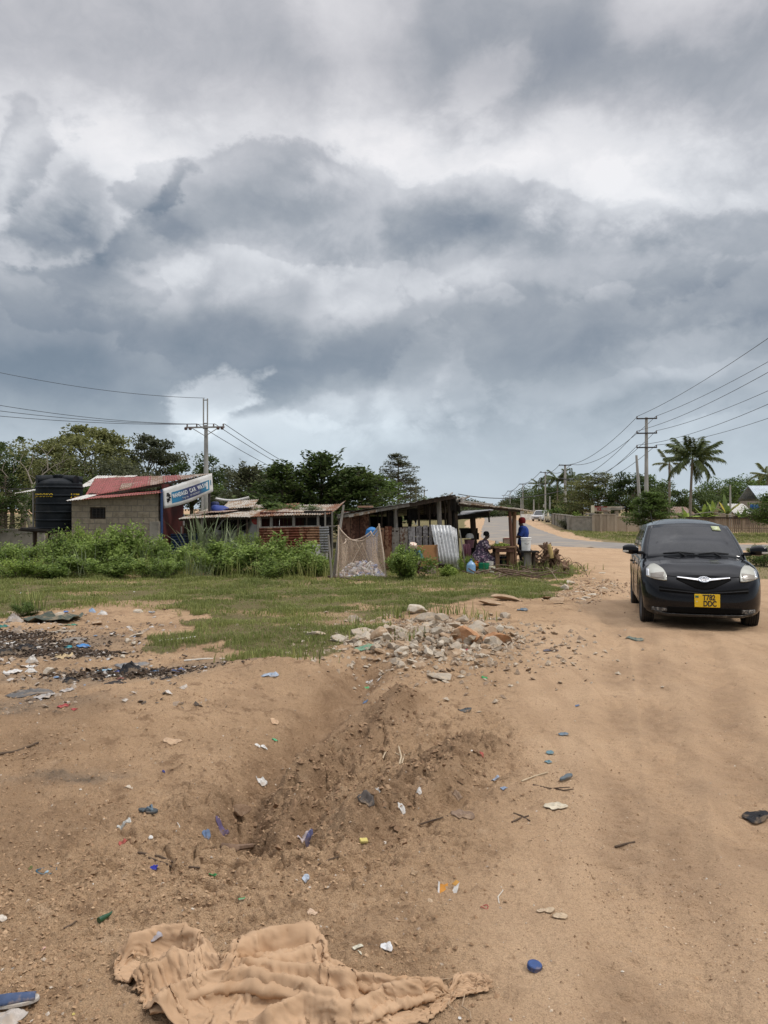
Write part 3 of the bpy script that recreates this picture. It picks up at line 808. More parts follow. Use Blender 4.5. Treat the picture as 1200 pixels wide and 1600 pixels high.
layered_tree('almond_tree', 'dark tree filling the gap above the right end of the rusty shed', at(532,44), hgt(742,44), 3.0, .24, LEAF_DARK, 100, .30, 29, group=TM, lo=.06, per=75)
layered_tree('almond_tree', 'mid green tree top between the upswept tree and the tall tiered one', at(588,50), hgt(738,50), 3.4, .24, LEAF_MID, 90, .25, 30, group=TM, lo=.10, per=75)
round_tree('broadleaf_tree', 'dark bushy tree low behind the left part of the shed roof', at(415,56), hgt(735,56), 3.6, 2.4, .2, .25, 8500, LEAF_MID, seed=43, k=44, group=TM)
round_tree('broadleaf_tree', 'dense dark tree low behind the wall right of the bare tree', at(118,45), hgt(735,45), 3.0, 2.2, .1, .22, 7500, LEAF_DARK, seed=44, k=40, group=TB)
shrub(0, 'creeper foliage lying over the rusty shed roof', 425, 800, .75, 1.6, None, LEAF_MID, 'creeper', 'creeper', 0, 33).location.z = hgt(801, 33)+Hs(0, 33)-.25
shrub(1, 'green creeper on the right half of the rusty shed roof', 478, 800, .55, 1.5, None, LEAF_DARK, 'creeper', 'creeper', 1, 33).location.z = hgt(801, 33)+Hs(0, 33)-.2

TR = 'trees along the far side of the road'
far = [ # kind, name, label, px, Y, top py, rx, lo, leaf, n, mat
 ('l','feathery_tree','light olive feathery tree behind the cream signboard',934,92,735,5.2,.20,.27,LEAF_OLIVE,95,.12),
 ('l','feathery_tree','second light olive feathery tree, left of the signboard',910,98,748,4.2,.10,.27,LEAF_OLIVE,80,.12),
 ('r','broadleaf_tree','dark round tree left of the short leaning post',978,88,737,3.0,1.0,.27,7500,LEAF_DARK),
 ('r','broadleaf_tree','dark tree behind the concrete pole with three crossarms',1012,95,742,3.0,.6,.3,7000,LEAF_MID),
 ('r','broadleaf_tree','dark green tree left of the big palm',1046,92,752,2.6,.4,.27,6500,LEAF_DARK),
 ('r','broadleaf_tree','broad dark tree right behind the big palm',1100,96,762,3.4,.2,.27,7500,LEAF_DARK),
 ('r','broadleaf_tree','flat-topped tree behind the white roofs',1150,105,744,4.2,2.2,.30,7500,LEAF_MID),
 ('r','broadleaf_tree','low tree line mass behind the yellow banana leaf',1130,112,757,4.0,.6,.30,6500,LEAF_OLIVE),
 ('r','broadleaf_tree','dark tree at the right photo edge behind white roofs',1205,112,738,3.2,2.0,.32,6500,LEAF_MID),
 ('r','broadleaf_tree','tall dark tree just behind the nearer far pole',868,170,752,5.6,.4,.34,8500,LEAF_DARK),
 ('r','broadleaf_tree','dark tree under the two small palms',893,172,764,5.0,.4,.34,7500,LEAF_DARK),
 ('r','broadleaf_tree','bluish dark tree beside the second far pole',842,225,757,6.6,.5,.42,8000,LEAF_DARK),
 ('r','broadleaf_tree','mid green low tree behind the parked white vehicle across the road',880,112,786,2.6,.2,.3,5000,LEAF_MID),
 ('r','broadleaf_tree','far rounded tree where the poles recede',822,320,768,9,.5,.55,7000,LEAF_DARK),
 ('r','broadleaf_tree','farthest low tree at the end of the road',806,330,778,9.0,.5,.8,5000,LEAF_GREY),
 ('r','broadleaf_tree','far low tree left of the road end, beyond the awning',742,300,783,8,.5,.75,5000,LEAF_GREY),
 ('r','broadleaf_tree','far low tree seen between shack and awning',700,190,776,5,.5,.5,5000,LEAF_GREY),
 ('r','broadleaf_tree','dark roadside bush closing the view where the road bends, left one',722,150,796,4.2,.0,.4,4500,LEAF_GREY),
 ('r','broadleaf_tree','dark roadside bush where the road bends, second from left',748,172,794,4.6,.0,.42,4500,LEAF_DARK),
 ('r','broadleaf_tree','dull tree in the middle of the view where the road bends',768,190,791,4.6,.0,.45,4500,LEAF_GREY),
 ('r','broadleaf_tree','low dark tree where the road bends, beside the tiny white post',786,205,792,4.4,.0,.45,4500,LEAF_DARK),
 ('r','broadleaf_tree','low tree at the far bend just left of the thin far poles',803,240,788,5.0,.0,.5,4500,LEAF_GREY),
 ('r','broadleaf_tree','far tree seen under the shack roof',668,130,778,4,.5,.35,5000,LEAF_MID)]
for q in far:
    if q[0] == 'l':
        _, nm, lab, px, Y, pt, sp, lo, leaf, mat, arms, rise = q
        layered_tree(nm, lab, at(px, Y), hgt(pt, Y), sp, leaf, mat, arms, rise, px, group=TR, lo=lo, per=75, top_power=.45)
    else:
        _, nm, lab, px, Y, pt, rx, lo, leaf, n, mat = q
        round_tree(nm, lab, at(px, Y), hgt(pt, Y), rx, rx*.9, lo, leaf, n, mat, seed=px, k=40, group=TR, cr=.36)
layered_tree('roadside_tree', 'dense near green tree in front of the gate wall, left of the car roof', at(1018,55), hgt(766,55), 2.3, .17, LEAF_MID, 120, .12, 41, lo=.20, per=85, top_power=.5)
layered_tree('roadside_tree', 'leafy near tree at the right photo edge over the plank fence', at(1206,55), hgt(770,55), 2.4, .17, LEAF_MID, 90, .22, 42, lo=.22, per=80, top_power=.5)
palm('coconut_palm', 'tall coconut palm with drooping fronds against the sky', at(1078,78), hgt(718,78), 3.2, 26, 3, (.25, 0))
palm('coconut_palm', 'small far palm crown left above the dark trees', at(871,165), hgt(748,165), 3.6, 16, 4, (0, 0), False)
palm('coconut_palm', 'small far palm crown right above the dark trees', at(893,162), hgt(750,162), 3.7, 16, 5, (0, 0), False)
palm('coconut_palm', 'far palm top beside the third far pole', at(842,215), hgt(757,215), 3.6, 14, 6, (0, 0), False)
palm('coconut_palm', 'palm at the right photo edge with browning fronds', at(1199,98), hgt(742,98), 2.4, 16, 8, (0, 0), False, mat=LEAF_OLIVE)
palm('coconut_palm', 'half hidden palm with thin fronds left of the tall coconut palm', at(1046,84), hgt(724,84), 2.2, 9, 9, (0, 0), False, mat=LEAF_OLIVE)

def banana(label, base, h, n, seed, mats):
    r = random.Random(seed); root = thing('banana_plant', label, 'banana plant', base, 0, 'banana plants behind the plank fence')
    MB().tube([(0,0,-.1), (0,0,h*.5)], [.11, .07], 8).build('trunk', M('banana_stem%d' % seed, (.13,.15,.06), (.08,.07,.04), 8), root)
    for i in range(n):
        a = i*2.4+r.uniform(-.3,.3); el = r.uniform(.35, 1.3); L = h*r.uniform(.55,.8); V, Q, T = [], [], []
        d = Vector((math.cos(a), math.sin(a), 0)); s = Vector((-d.y, d.x, 0))
        for k in range(9):
            t = k/8; c = Vector((0,0,h*.5))+d*L*math.cos(el)*t+Vector((0,0,L*(math.sin(el)*t-.45*t*t*math.cos(el))))
            w = .2*math.sin(math.pi*min(1, t*.93+.07))**.6; b = len(V)
            V += [c-s*w-Vector((0,0,w*.4)), c, c+s*w-Vector((0,0,w*.4))]; T += [r.uniform(.4,.9)]*3
            if k: Q += [[b-3, b-2, b+1, b], [b-2, b-1, b+2, b+1]]
        link('leaf', mesh_np('leaf', np.array(V), np.array(Q), {'tint': T}, True), mats[i % len(mats)], root)
LEAF_YELLOW = leafmat('yellow_leaf', (.30,.24,.03), (.55,.45,.06))
LEAF_DRY = leafmat('dry_leaf', (.20,.17,.10), (.34,.30,.20))
for i, (px, Y, h, lab) in enumerate([(1136,70,3.0,'banana plant with one upright yellow leaf'), (1100,71,2.3,'banana plant right of the palm trunk with arching leaves'),
        (1072,70,2.1,'banana plant low behind the fence at the palm foot'), (1116,74,2.6,'banana plant with a torn dry leaf beside the yellow-leaved one'), (1160,70,1.9,'small banana plant in front of the white roof')]):
    banana(lab, at(px, Y), h, 9, 60+i, [LEAF_MID, LEAF_YELLOW, LEAF_MID, LEAF_MID] if i == 0 else [LEAF_MID, LEAF_BRIGHT, LEAF_DRY] if i == 3 else [LEAF_MID, LEAF_BRIGHT])

# ---- short grass: nobody could count the blades
def grass():
    g = np.random.default_rng(77); Cs, Hs_ = [], []
    zones = ((-10, 6, 7.4, 9.5, 80000), (-13, 8, 9.5, 13, 150000), (-15, 8, 13, 17, 130000), (-21, 9, 17, 24.8, 170000), (-24, 8, 24.8, 36, 50000))
    P = np.concatenate([np.stack([g.uniform(a, b, n), np.sqrt(g.uniform(c*c, e*e, n))], 1) for a, b, c, e, n in zones])
    v = np.concatenate([np.stack([g.uniform(14, 36, 60000), g.uniform(40, 68, 60000)], 1), np.stack([g.uniform(7, 16, 7000), g.uniform(16, 32, 7000)], 1)])
    P = np.concatenate([P, v])
    P = P[np.abs(P[:, 0]) < .72*P[:, 1]+1.5]
    m, _, _, _ = ground_masks(P[:, 0], P[:, 1]); tall = fbm(P[:, 0]*1.1, P[:, 1]*1.1, 3, 91)
    keep = g.uniform(0, 1, len(P)) < np.clip(m*(.75+.9*tall), 0, 1); P = P[keep]; tall = tall[keep]
    n = len(P); z = H(P[:, 0], P[:, 1], False)+.005
    L = (.030+.055*np.clip(tall+.3, 0, 1.2))*g.uniform(.4, 1.5, n)*(1+.3*(P[:, 1] > 17)+.5*(P[:, 1] > 30))
    a = g.uniform(0, 6.28, n); w = .0038*g.uniform(.7, 1.5, n)*(np.minimum(P[:, 1], 30)/10)
    d = np.stack([np.cos(a), np.sin(a)], 1); ln = g.uniform(.1, .9, n)
    b = np.column_stack([P, z]); s = np.column_stack([-d[:, 1], d[:, 0], np.zeros(n)])*w[:, None]
    mid = b+np.column_stack([d*(ln*L*.35)[:, None], L*.65]); tip = b+np.column_stack([d*(ln*L)[:, None], L*(1-.25*ln)])
    V = np.stack([b-s, b+s, mid+s*.7, tip, mid-s*.7], 1).reshape(-1, 3); i = np.arange(n)[:, None]*5
    Fq = np.concatenate([i+np.array([[0, 1, 2, 4]])]); Ft = np.concatenate([i+np.array([[4, 2, 3]])])
    tint = np.clip(.45+.18*g.normal(size=n)+.25*fbm(P[:, 0]*.5, P[:, 1]*.5, 3, 92), 0, 1)
    me = mesh_np('grass', V, [Fq, Ft], {'tint': np.repeat(tint, 5)}, False)
    tag(link('grass', me, GRASS_MAT), 'short patchy green grass between waste ground and shrubs', 'grass', kind='stuff')
grass()
# ------------------------------------------------------------------ materials of the built things
def blockmat(name, c1, c2, mort, bw, bh):
    m, N = newmat(name)
    o = N.n('TexCoord', out=3)
    sp = N.n('SeparateXYZ', [o], out=None)
    v = N.n('CombineXYZ', [N.m('ADD', sp.outputs[0], sp.outputs[1]), sp.outputs[2], 0])
    v = N.n('VectorMath', [v, N.n('VectorMath', {0: N.noise(o, 2.2, 4, out=1), 3: .085}, operation='SCALE')], operation='ADD')
    br = N.n('TexBrick', {'Vector': v, 'Color1': (*c1, 1), 'Color2': (*c2, 1), 'Mortar': (*mort, 1), 'Scale': 1, 'Mortar Size': .018, 'Mortar Smooth': .3, 'Bias': 0, 'Brick Width': bw, 'Row Height': bh}, out=None)
    n = N.noise(o, 5, 6, .65); n2 = N.noise(o, 22, 4, .65)
    col = N.mix(N.ss(n, .42, .66, 0, .8), br.outputs[0], tuple(q*.55 for q in c1))
    col = N.mix(N.ss(n2, .35, .7, 0, .35), col, tuple(q*.6 for q in c2))
    finish(N, col, .95, N.m('ADD', N.m('MULTIPLY', br.outputs[1], -1.0), N.m('MULTIPLY', n2, .4)), .6, .02, spec=.1)
    return m

def rustmat(name, base, rust, amount=.5, metal=.25, rough=.6, streak=(1, 1, .25), sc=2.2):
    m, N = newmat(name)
    p = N.n('TexCoord', out=3); v = N.n('Mapping', {0: p, 3: streak})
    n = N.noise(v, sc, 7, .65); n2 = N.noise(p, sc*6, 5, .6)
    f = N.ss(N.m('ADD', n, N.m('MULTIPLY', N.m('SUBTRACT', n2, .5), .4)), .66-amount*.4, .74-amount*.4)
    col = N.mix(N.ss(n2, .3, .7), base, tuple(q*.72 for q in base))
    col = N.mix(f, col, N.mix(N.ss(n2, .35, .65), rust, tuple(q*.5 for q in rust)))
    finish(N, col, N.m('ADD', rough, N.m('MULTIPLY', f, .25)), n2, .25, .01, metal=N.m('MULTIPLY', N.m('SUBTRACT', 1, f), metal))
    return m

BLOCK = blockmat('cement_block', (.36,.305,.225), (.29,.25,.19), (.20,.18,.15), .48, .24)
CEMENT = M('cement', (.33,.305,.26), (.25,.23,.19), 2.2, .92, .4, c3=(.18,.165,.14), spec=.1)
CEMENT_TAN = M('tan_plaster', (.44,.375,.29), (.36,.30,.23), 1.5, .92, .25, c3=(.30,.25,.19), stretch=(1,1,.4), spec=.1)
CONCRETE = M('pole_concrete', (.40,.39,.36), (.32,.31,.285), 3, .85, .25, stretch=(1,1,.3), spec=.15)
ROOF_RED = rustmat('red_roof', (.30,.085,.075), (.20,.10,.07), .35, .05, .65)
ROOF_DULL = rustmat('faded_roof', (.36,.27,.225), (.27,.17,.11), .5, .15, .7)
ROOF_WHITE = rustmat('white_roof', (.62,.60,.55), (.36,.31,.26), .30, .15, .6)
ROOF_PALE = rustmat('pale_weathered_roof', (.45,.41,.35), (.33,.22,.14), .45, .1, .75)
ZINC = rustmat('zinc_sheet', (.74,.75,.75), (.50,.48,.46), .15, .3, .5)
ZINC_OLD = rustmat('old_zinc', (.34,.34,.34), (.20,.19,.18), .45, .3, .6)
RUST = rustmat('rusty_sheet', (.27,.15,.085), (.16,.055,.030), .55, .1, .8)
RUST_ROOF = rustmat('rusty_roof', (.36,.30,.25), (.24,.115,.065), .62, .1, .8, (1, .3, 1))
RUST_PANEL = rustmat('brown_panel', (.20,.105,.07), (.10,.045,.03), .5, .05, .85)
BLUE_SHEET = rustmat('blue_sheet', (.035,.07,.17), (.06,.07,.09), .4, .1, .55)
WOOD_GREY = M('grey_wood', (.25,.23,.20), (.15,.135,.115), 5, .95, .5, stretch=(4,4,.4), c3=(.32,.30,.27))
WOOD_DARK = M('dark_wood', (.070,.052,.038), (.035,.026,.02), 6, .95, .5, stretch=(3,3,.4))
WOOD_BROWN = M('brown_wood', (.22,.13,.075), (.13,.075,.042), 5, .9, .5, stretch=(3,3,.4))
WOOD_RED = M('reddish_wood', (.15,.075,.05), (.085,.04,.028), 5, .9, .4, stretch=(3,3,.4))
BLACK_AND_SHADE = M('black_and_shade', (.018,.016,.015), (.035,.030,.026), 4, .95, .3)  # plain black; also stands in for shade inside hut and shack
STEEL = M('dark_steel', (.05,.05,.052), (.08,.065,.055), 8, .6, .2, metal=.5)
WIRE = M('cable', (.05,.05,.055), None, 4, .6, 0)
CERAMIC = M('insulator', (.09,.05,.035), None, 8, .35, 0, spec=.5)
PLASTIC_BLACK = M('tank_plastic', (.008,.011,.014), (.013,.016,.019), 3, .6, .1, spec=.12, c3=(.022,.024,.025))
PAINT_WHITE = M('white_paint', (.72,.72,.70), (.62,.61,.58), 3, .6, .1, c3=(.52,.5,.46))
CREAM = M('cream_paint', (.66,.60,.42), (.55,.50,.36), 3, .7, .1)
RED_PAINT = M('red_paint', (.32,.035,.03), (.24,.03,.025), 6, .6, .1)
def plain(name, c, rough=.5, spec=.4, a=.18, metal=0): return M(name, c, tuple(q*(1-a) for q in c), 9, rough, .1, metal, spec)
YELLOW_INK = plain('yellow_lettering', (.62,.43,.03)); WHITE_INK = plain('white_lettering', (.78,.80,.80)); NAVY = plain('navy_print', (.045,.055,.13)); TEAL = plain('teal_print', (.035,.20,.33)); BLACK_INK = plain('black_print', (.02,.02,.022))
def gz(px, Y): return Hs((px-CX)/F*Y, Y)

# ------------------------------------------------------------------ car wash side (left)
def walls_left():
    for nm, lab, px0, px1, pt, pb, Y, dpt, rail in (('boundary_wall','low cement wall with a pale coping below the tank, far left',-260,64,856,885,33,.18,.12),
            ('boundary_wall','higher dark cement wall behind the low one, far left',-260,70,826,870,38,.18,.10),):
        x0, x1 = (px0-CX)/F*Y, (px1-CX)/F*Y; z1 = W(0, pt, Y).z; z0 = gz(30, Y)-.3
        root = thing(nm, lab, 'wall', ((x0+x1)/2, Y, 0)); w = x1-x0
        MB().box((0, 0, (z0+z1-rail)/2), (w, dpt, z1-rail-z0)).build('block_wall', BLOCK if Y < 35 else CEMENT, root)
        MB().box((0, 0, z1-rail/2), (w, dpt+.06, rail)).build('coping', CEMENT_TAN if Y < 35 else CEMENT, root, bevel=.01)
    # short return wall right of it, behind the tank post
    x0, x1 = W(66, 0, 33).x, W(112, 0, 33).x
    o = MB().box(((x0+x1)/2, 33.4, W(0, 842, 33).z-1), (x1-x0, .18, 2.0)).build('boundary_wall', CEMENT); tag(o, 'plain grey wall piece under the tank between post and hut', 'wall')
walls_left()

def tank():
    Y = 32.2; c = W(93, 0, Y); k = 35/F*Y*1.0
    zb, zt = W(0, 826, Y).z, W(0, 745, Y).z; h = zt-zb
    root = thing('water_tank', 'black ribbed plastic water tank with yellow lettering on a crooked stand', 'water tank', (c.x, Y, zb), R(8))
    prof = [(k*.93, 0), (k, .04)]
    nb = 5
    for i in range(nb):
        z0 = .05+(h*.80-.05)*i/nb; z1 = .05+(h*.80-.05)*(i+1)/nb; d = (z1-z0)
        prof += [(k*.975, z0+d*.06), (k*.985, z0+d*.5), (k*.975, z0+d*.80), (k*1.02, z0+d*.88), (k*1.02, z0+d*.96)]
    prof += [(k*.97, h*.815), (k*.97, h*.86), (k*.90, h*.90), (k*.55, h*.955), (k*.30, h*.975), (k*.30, h*1.0), (k*.02, h*1.0)]
    MB().lathe(prof, n=56).build('tank_body', PLASTIC_BLACK, root, angle=28)
    m = MB()
    for a in (210, 330, 90, 150, 30): m.tube([(math.cos(R(a))*k*.30, math.sin(R(a))*k*.30, h*.955), (math.cos(R(a))*k*.96, math.sin(R(a))*k*.96, h*.93)], [.17, .19], 12)
    m.build('shoulder_lug', PLASTIC_BLACK, root)
    MB().lathe([(k*.33, h), (k*.33, h*1.03), (k*.05, h*1.045)], n=28).build('lid', PLASTIC_BLACK, root)
    def arc(body, a0, size, z):
        sp = size*.82/k
        for i, ch in enumerate(body):
            a = a0+i*sp; p = Vector((math.sin(a)*k*.995, -math.cos(a)*k*.995, z))
            text('lettering', ch, size, YELLOW_INK, root, Matrix.Translation(p) @ Matrix.Rotation(a, 4, 'Z') @ Matrix.Rotation(R(90), 4, 'X'), .006, .006)
    arc('JUMBOKO', R(-62), .19, h*.635); arc('JUM', R(44), .20, h*.635)
    # the stand
    st = thing('tank_stand', 'crooked dark wooden platform carrying the black water tank', 'platform', (c.x, Y, gz(93, Y)))
    zz = zb-gz(93, Y)
    MB().box((0, 0, zz-.06), (2*k+.5, 2*k+.1, .10), Matrix.Rotation(R(3.5), 3, 'Y')).build('deck', BLACK_AND_SHADE, st, bevel=.01)
    for x, y in ((-.75, -.7), (.78, -.75), (-.75, .7), (.75, .7)): MB().tube([(x, y, -.3), (x*.98, y, zz-.1)], .055, 8).build('leg', WOOD_DARK, st)
    MB().beam((-1.3, -.85, zz-.02), (1.1, -.9, zz-.20), .09, .10).build('edge_beam', WOOD_DARK, st)
tank()

def shade_roof():
    Y = 33.2
    root = thing('shade_roof', 'small white corrugated shade roof on thin posts left of the tank', 'shade roof', at(45, Y))
    b = root.location
    r = corrugated(W(22, 771, 32.0)-b, W(60, 766, 32.0)-W(22, 771, 32.0), Vector((.3, 2.6, .35)), .1, .015, .02, 1)
    MB().grid(r).build('roof_sheet', ROOF_WHITE, root, solid=.006)
    MB().beam(W(16, 764, 32.4)-b, W(60, 763.5, 32.4)-b, .05).build('rail', STEEL, root)
    for px, Y2, top in ((52, 32.1, 768), (56, 32.3, 768)): MB().tube([W(px+.5, 905, Y2)-b, W(px, top, Y2)-b], .045, 8).build('post', WOOD_BROWN if px > 53 else WOOD_GREY, root)
    MB().tube([W(83, 900, 31.2)-b, W(83, 838, 31.2)-b], .04, 8).build('post', WOOD_GREY, root)
shade_roof()

def hut():
    Y0, Y1 = 30.0, 33.2
    root = thing('car_wash_hut', 'cement block hut with patched red and white corrugated roofs', 'hut', at(178, Y0)); b = root.location
    def w_(px, py, Y): return W(px, py, Y)-b
    zb = -.3
    # front wall with a window opening, built as four pieces
    x0, x1 = w_(112, 0, Y0).x, w_(247, 0, Y0).x; wx0, wx1 = w_(140, 0, Y0).x, w_(165, 0, Y0).x; wz0, wz1 = w_(0, 811, Y0).z, w_(0, 792.5, Y0).z
    zt0, zt1 = w_(0, 781, Y0).z, w_(0, 768, Y0).z
    m = MB(); T_ = .18
    def piece(xa, xb, za, zb0, zb1):
        m.prism([(xa, 0, za), (xb, 0, za), (xb, 0, zb1), (xa, 0, zb0)], (0, T_, 0))
    top = lambda x: zt0+(zt1-zt0)*(x-x0)/(x1-x0)
    piece(x0, wx0, zb, top(x0), top(wx0)); piece(wx1, x1, zb, top(wx1), top(x1)); piece(wx0, wx1, zb, wz0, wz0); piece(wx0, wx1, wz1, top(wx0), top(wx1))
    # side and rear walls
    m.box((x0+.09, (Y1-Y0)/2+.09, (zb+zt0)/2-.05), (.18, Y1-Y0-.18, zt0-zb-.1)); m.box((x1-.09, (Y1-Y0)/2+.09, (zb+zt1)/2-.03), (.18, Y1-Y0-.18, zt1-zb-.06))
    m.build('wall', BLOCK, root)
    wf = MB(); fr = .05
    wf.box(((wx0+wx1)/2, .10, wz0+fr/2), (wx1-wx0, .06, fr)).box(((wx0+wx1)/2, .10, wz1-fr/2), (wx1-wx0, .06, fr)).box((wx0+fr/2, .10, (wz0+wz1)/2), (fr, .06, wz1-wz0-2*fr)).box((wx1-fr/2, .10, (wz0+wz1)/2), (fr, .06, wz1-wz0-2*fr))
    wn = wf.build('window', WOOD_DARK, root)
    g = MB()
    for i in range(6): g.box(((wx0+wx1)/2, .09, wz0+.09+i*(wz1-wz0-.16)/5), (wx1-wx0-.1, .02, .022))
    for i in range(4): g.box((wx0+.1+i*(wx1-wx0-.2)/3, .065, (wz0+wz1)/2), (.02, .02, wz1-wz0-.1))
    g.build('bars', STEEL, wn)
    MB().box(((wx0+wx1)/2, 1.2, (wz0+wz1)/2), (1.6, .02, 1.6)).build('dark_interior', BLACK_AND_SHADE, root)  # black sheet standing in for the shade inside the room
    # low front roof, tilted to the viewer
    r = corrugated(w_(103, 783, Y0-.35), w_(253, 770, Y0-.35)-w_(103, 783, Y0-.35), w_(262, 764, Y0+1.6)-w_(253, 770, Y0-.35), .1, .014, .04, 2)
    MB().grid(r).build('lean_to_roof', ROOF_RED, root, solid=.006)
    r = corrugated(w_(103, 783, Y0-.38)+Vector((0,0,.012)), w_(127, 780.8, Y0-.38)-w_(103, 783, Y0-.38), w_(138, 773, Y0+1.5)-w_(103, 783, Y0-.38), .1, .014, .03, 3)
    MB().grid(r).build('roof_sheet', ROOF_WHITE, root, solid=.006)
    # main roof: low at the front left, high along the back and at the banner corner
    A, B, C, D = w_(133, 777, Y0+.9), w_(331, 740.5, Y0+.9), w_(322, 741.0, Y0+4.2), w_(150, 747.5, Y0+5.2)
    def qsheet(A, B, C, D, u0, u1, mat, seed, lift=0):
        rr_ = random.Random(seed); k = max(10, int((B-A).length*(u1-u0)/.1*4)); rows = []; j0, j1 = rr_.uniform(-.02, .02), rr_.uniform(-.02, .03)
        for j in range(7):
            t = j/6+(j0 if j == 0 else j1 if j == 6 else 0)
            rows.append([A.lerp(B, u0+(u1-u0)*i/k).lerp(D.lerp(C, u0+(u1-u0)*i/k), t)+Vector((0,0,lift+.014*math.sin(i*math.pi/2+.3))) for i in range(k+1)])
        MB().grid(rows).build('roof_sheet', mat, root, solid=.006)
    for i, mt in enumerate([ROOF_RED, ROOF_RED, ROOF_RED, ROOF_RED, ROOF_DULL, ROOF_RED, ROOF_DULL, ROOF_PALE]):
        qsheet(A, B, C, D, i/8-.01, (i+1)/8+.01, mt, 10+i, .009*(i % 2))
    qsheet(w_(186, 766, Y0+1.2)+Vector((0,0,.03)), w_(262, 757, Y0+1.2)+Vector((0,0,.03)), w_(250, 752.5, Y0+2.6)+Vector((0,0,.03)), w_(190, 757, Y0+2.6)+Vector((0,0,.03)), 0, 1, ROOF_DULL, 25)
    a2, b2, c2, d2 = w_(122, 762.5, 33.9), w_(188, 751, 34.2), w_(214, 743.2, 37), w_(152, 743.6, 37)
    for i, mt in enumerate([ROOF_WHITE, ROOF_WHITE, ROOF_PALE, ROOF_WHITE]): qsheet(a2, b2, c2, d2, i/4-.01, (i+1)/4+.01, mt, 40+i, .009*(i % 2))
    MB().beam(A+Vector((0,.03,-.06)), B+Vector((0,.03,-.06)), .06, .09).build('eaves_beam', WOOD_DARK, root)
    # red painted return wall and open bay at the right
    MB().box((w_(247, 0, Y0).x+.15, 1.6, (zb+zt1)/2+.2), (.08, 3.0, zt1-zb+.2)).build('side_panel', M('red_panel', (.10,.022,.018), (.06,.018,.015), 4, .8), root)
    MB().box((w_(242, 0, Y0).x, .02, (w_(0, 815, Y0).z+zb)/2), (.35, .26, w_(0, 815, Y0).z-zb)).build('pier', CEMENT, root, bevel=.01)
    MB().tube([w_(253, 880, Y0-.2), w_(252.5, 765, Y0-.2)], .05, 8).build('post', BLUE_SHEET, root)
    MB().tube([w_(327, 870, Y0+.9), w_(327, 745, Y0+.9)], .05, 8).build('post', STEEL, root)
    # notice boards in the bay behind, and the blue sheets closing its foot
    for q, (px0, px1, py0, py1, Y) in enumerate(((247, 288, 803, 821, 33.0),)):
        a, c = W(px0, py0, Y), W(px1, py1, Y); rt = thing('notice_board', 'white printed notice board in the open bay below the banner', 'notice board', ((a.x+c.x)/2, Y, c.z))
        w, h = c.x-a.x, a.z-c.z
        MB().box((0, 0, h/2), (w, .04, h)).build('board', PAINT_WHITE, rt)
        mm = MB(); rr_ = random.Random(8)
        for i in range(5): mm.box((rr_.uniform(-.05,.05)*w-.05*w, -.023, h*(.88-i*.13)), (w*rr_.uniform(.5,.8), .004, h*.05))
        mm.build('print_lines', NAVY, rt)
        MB().box((w*.2, -.023, h*.13), (w*.5, .005, h*.18)).build('print_panel', plain('olive_print', (.34,.36,.16)), rt)
        MB().box((w*.44, -.024, h*.86), (w*.09, .005, h*.2)).build('print_panel', NAVY, rt)
    a, c = W(250, 834, 31), W(316, 833, 31)
    r = corrugated(Vector((a.x, 31, a.z-.02)), Vector((0, 0, -1.3)), Vector((c.x-a.x, .5, .03)), .11, .018, .02, 5)
    o = MB().grid(r).build('sheet_fence', BLUE_SHEET, None, solid=.006); tag(o, 'blue corrugated sheets closing the bay beside the hut', 'sheet fence')
    a, c = W(283, 806, 33.5), W(345, 806, 33.5)
    # a pale corner post of the bay
    o = MB().box(((W(285,0,33).x), 32.6, -.2), (.16, .16, 2.2)).build('bay_post', WOOD_GREY); tag(o, 'grey timber post between the notice board and the low shed', 'post')
hut()

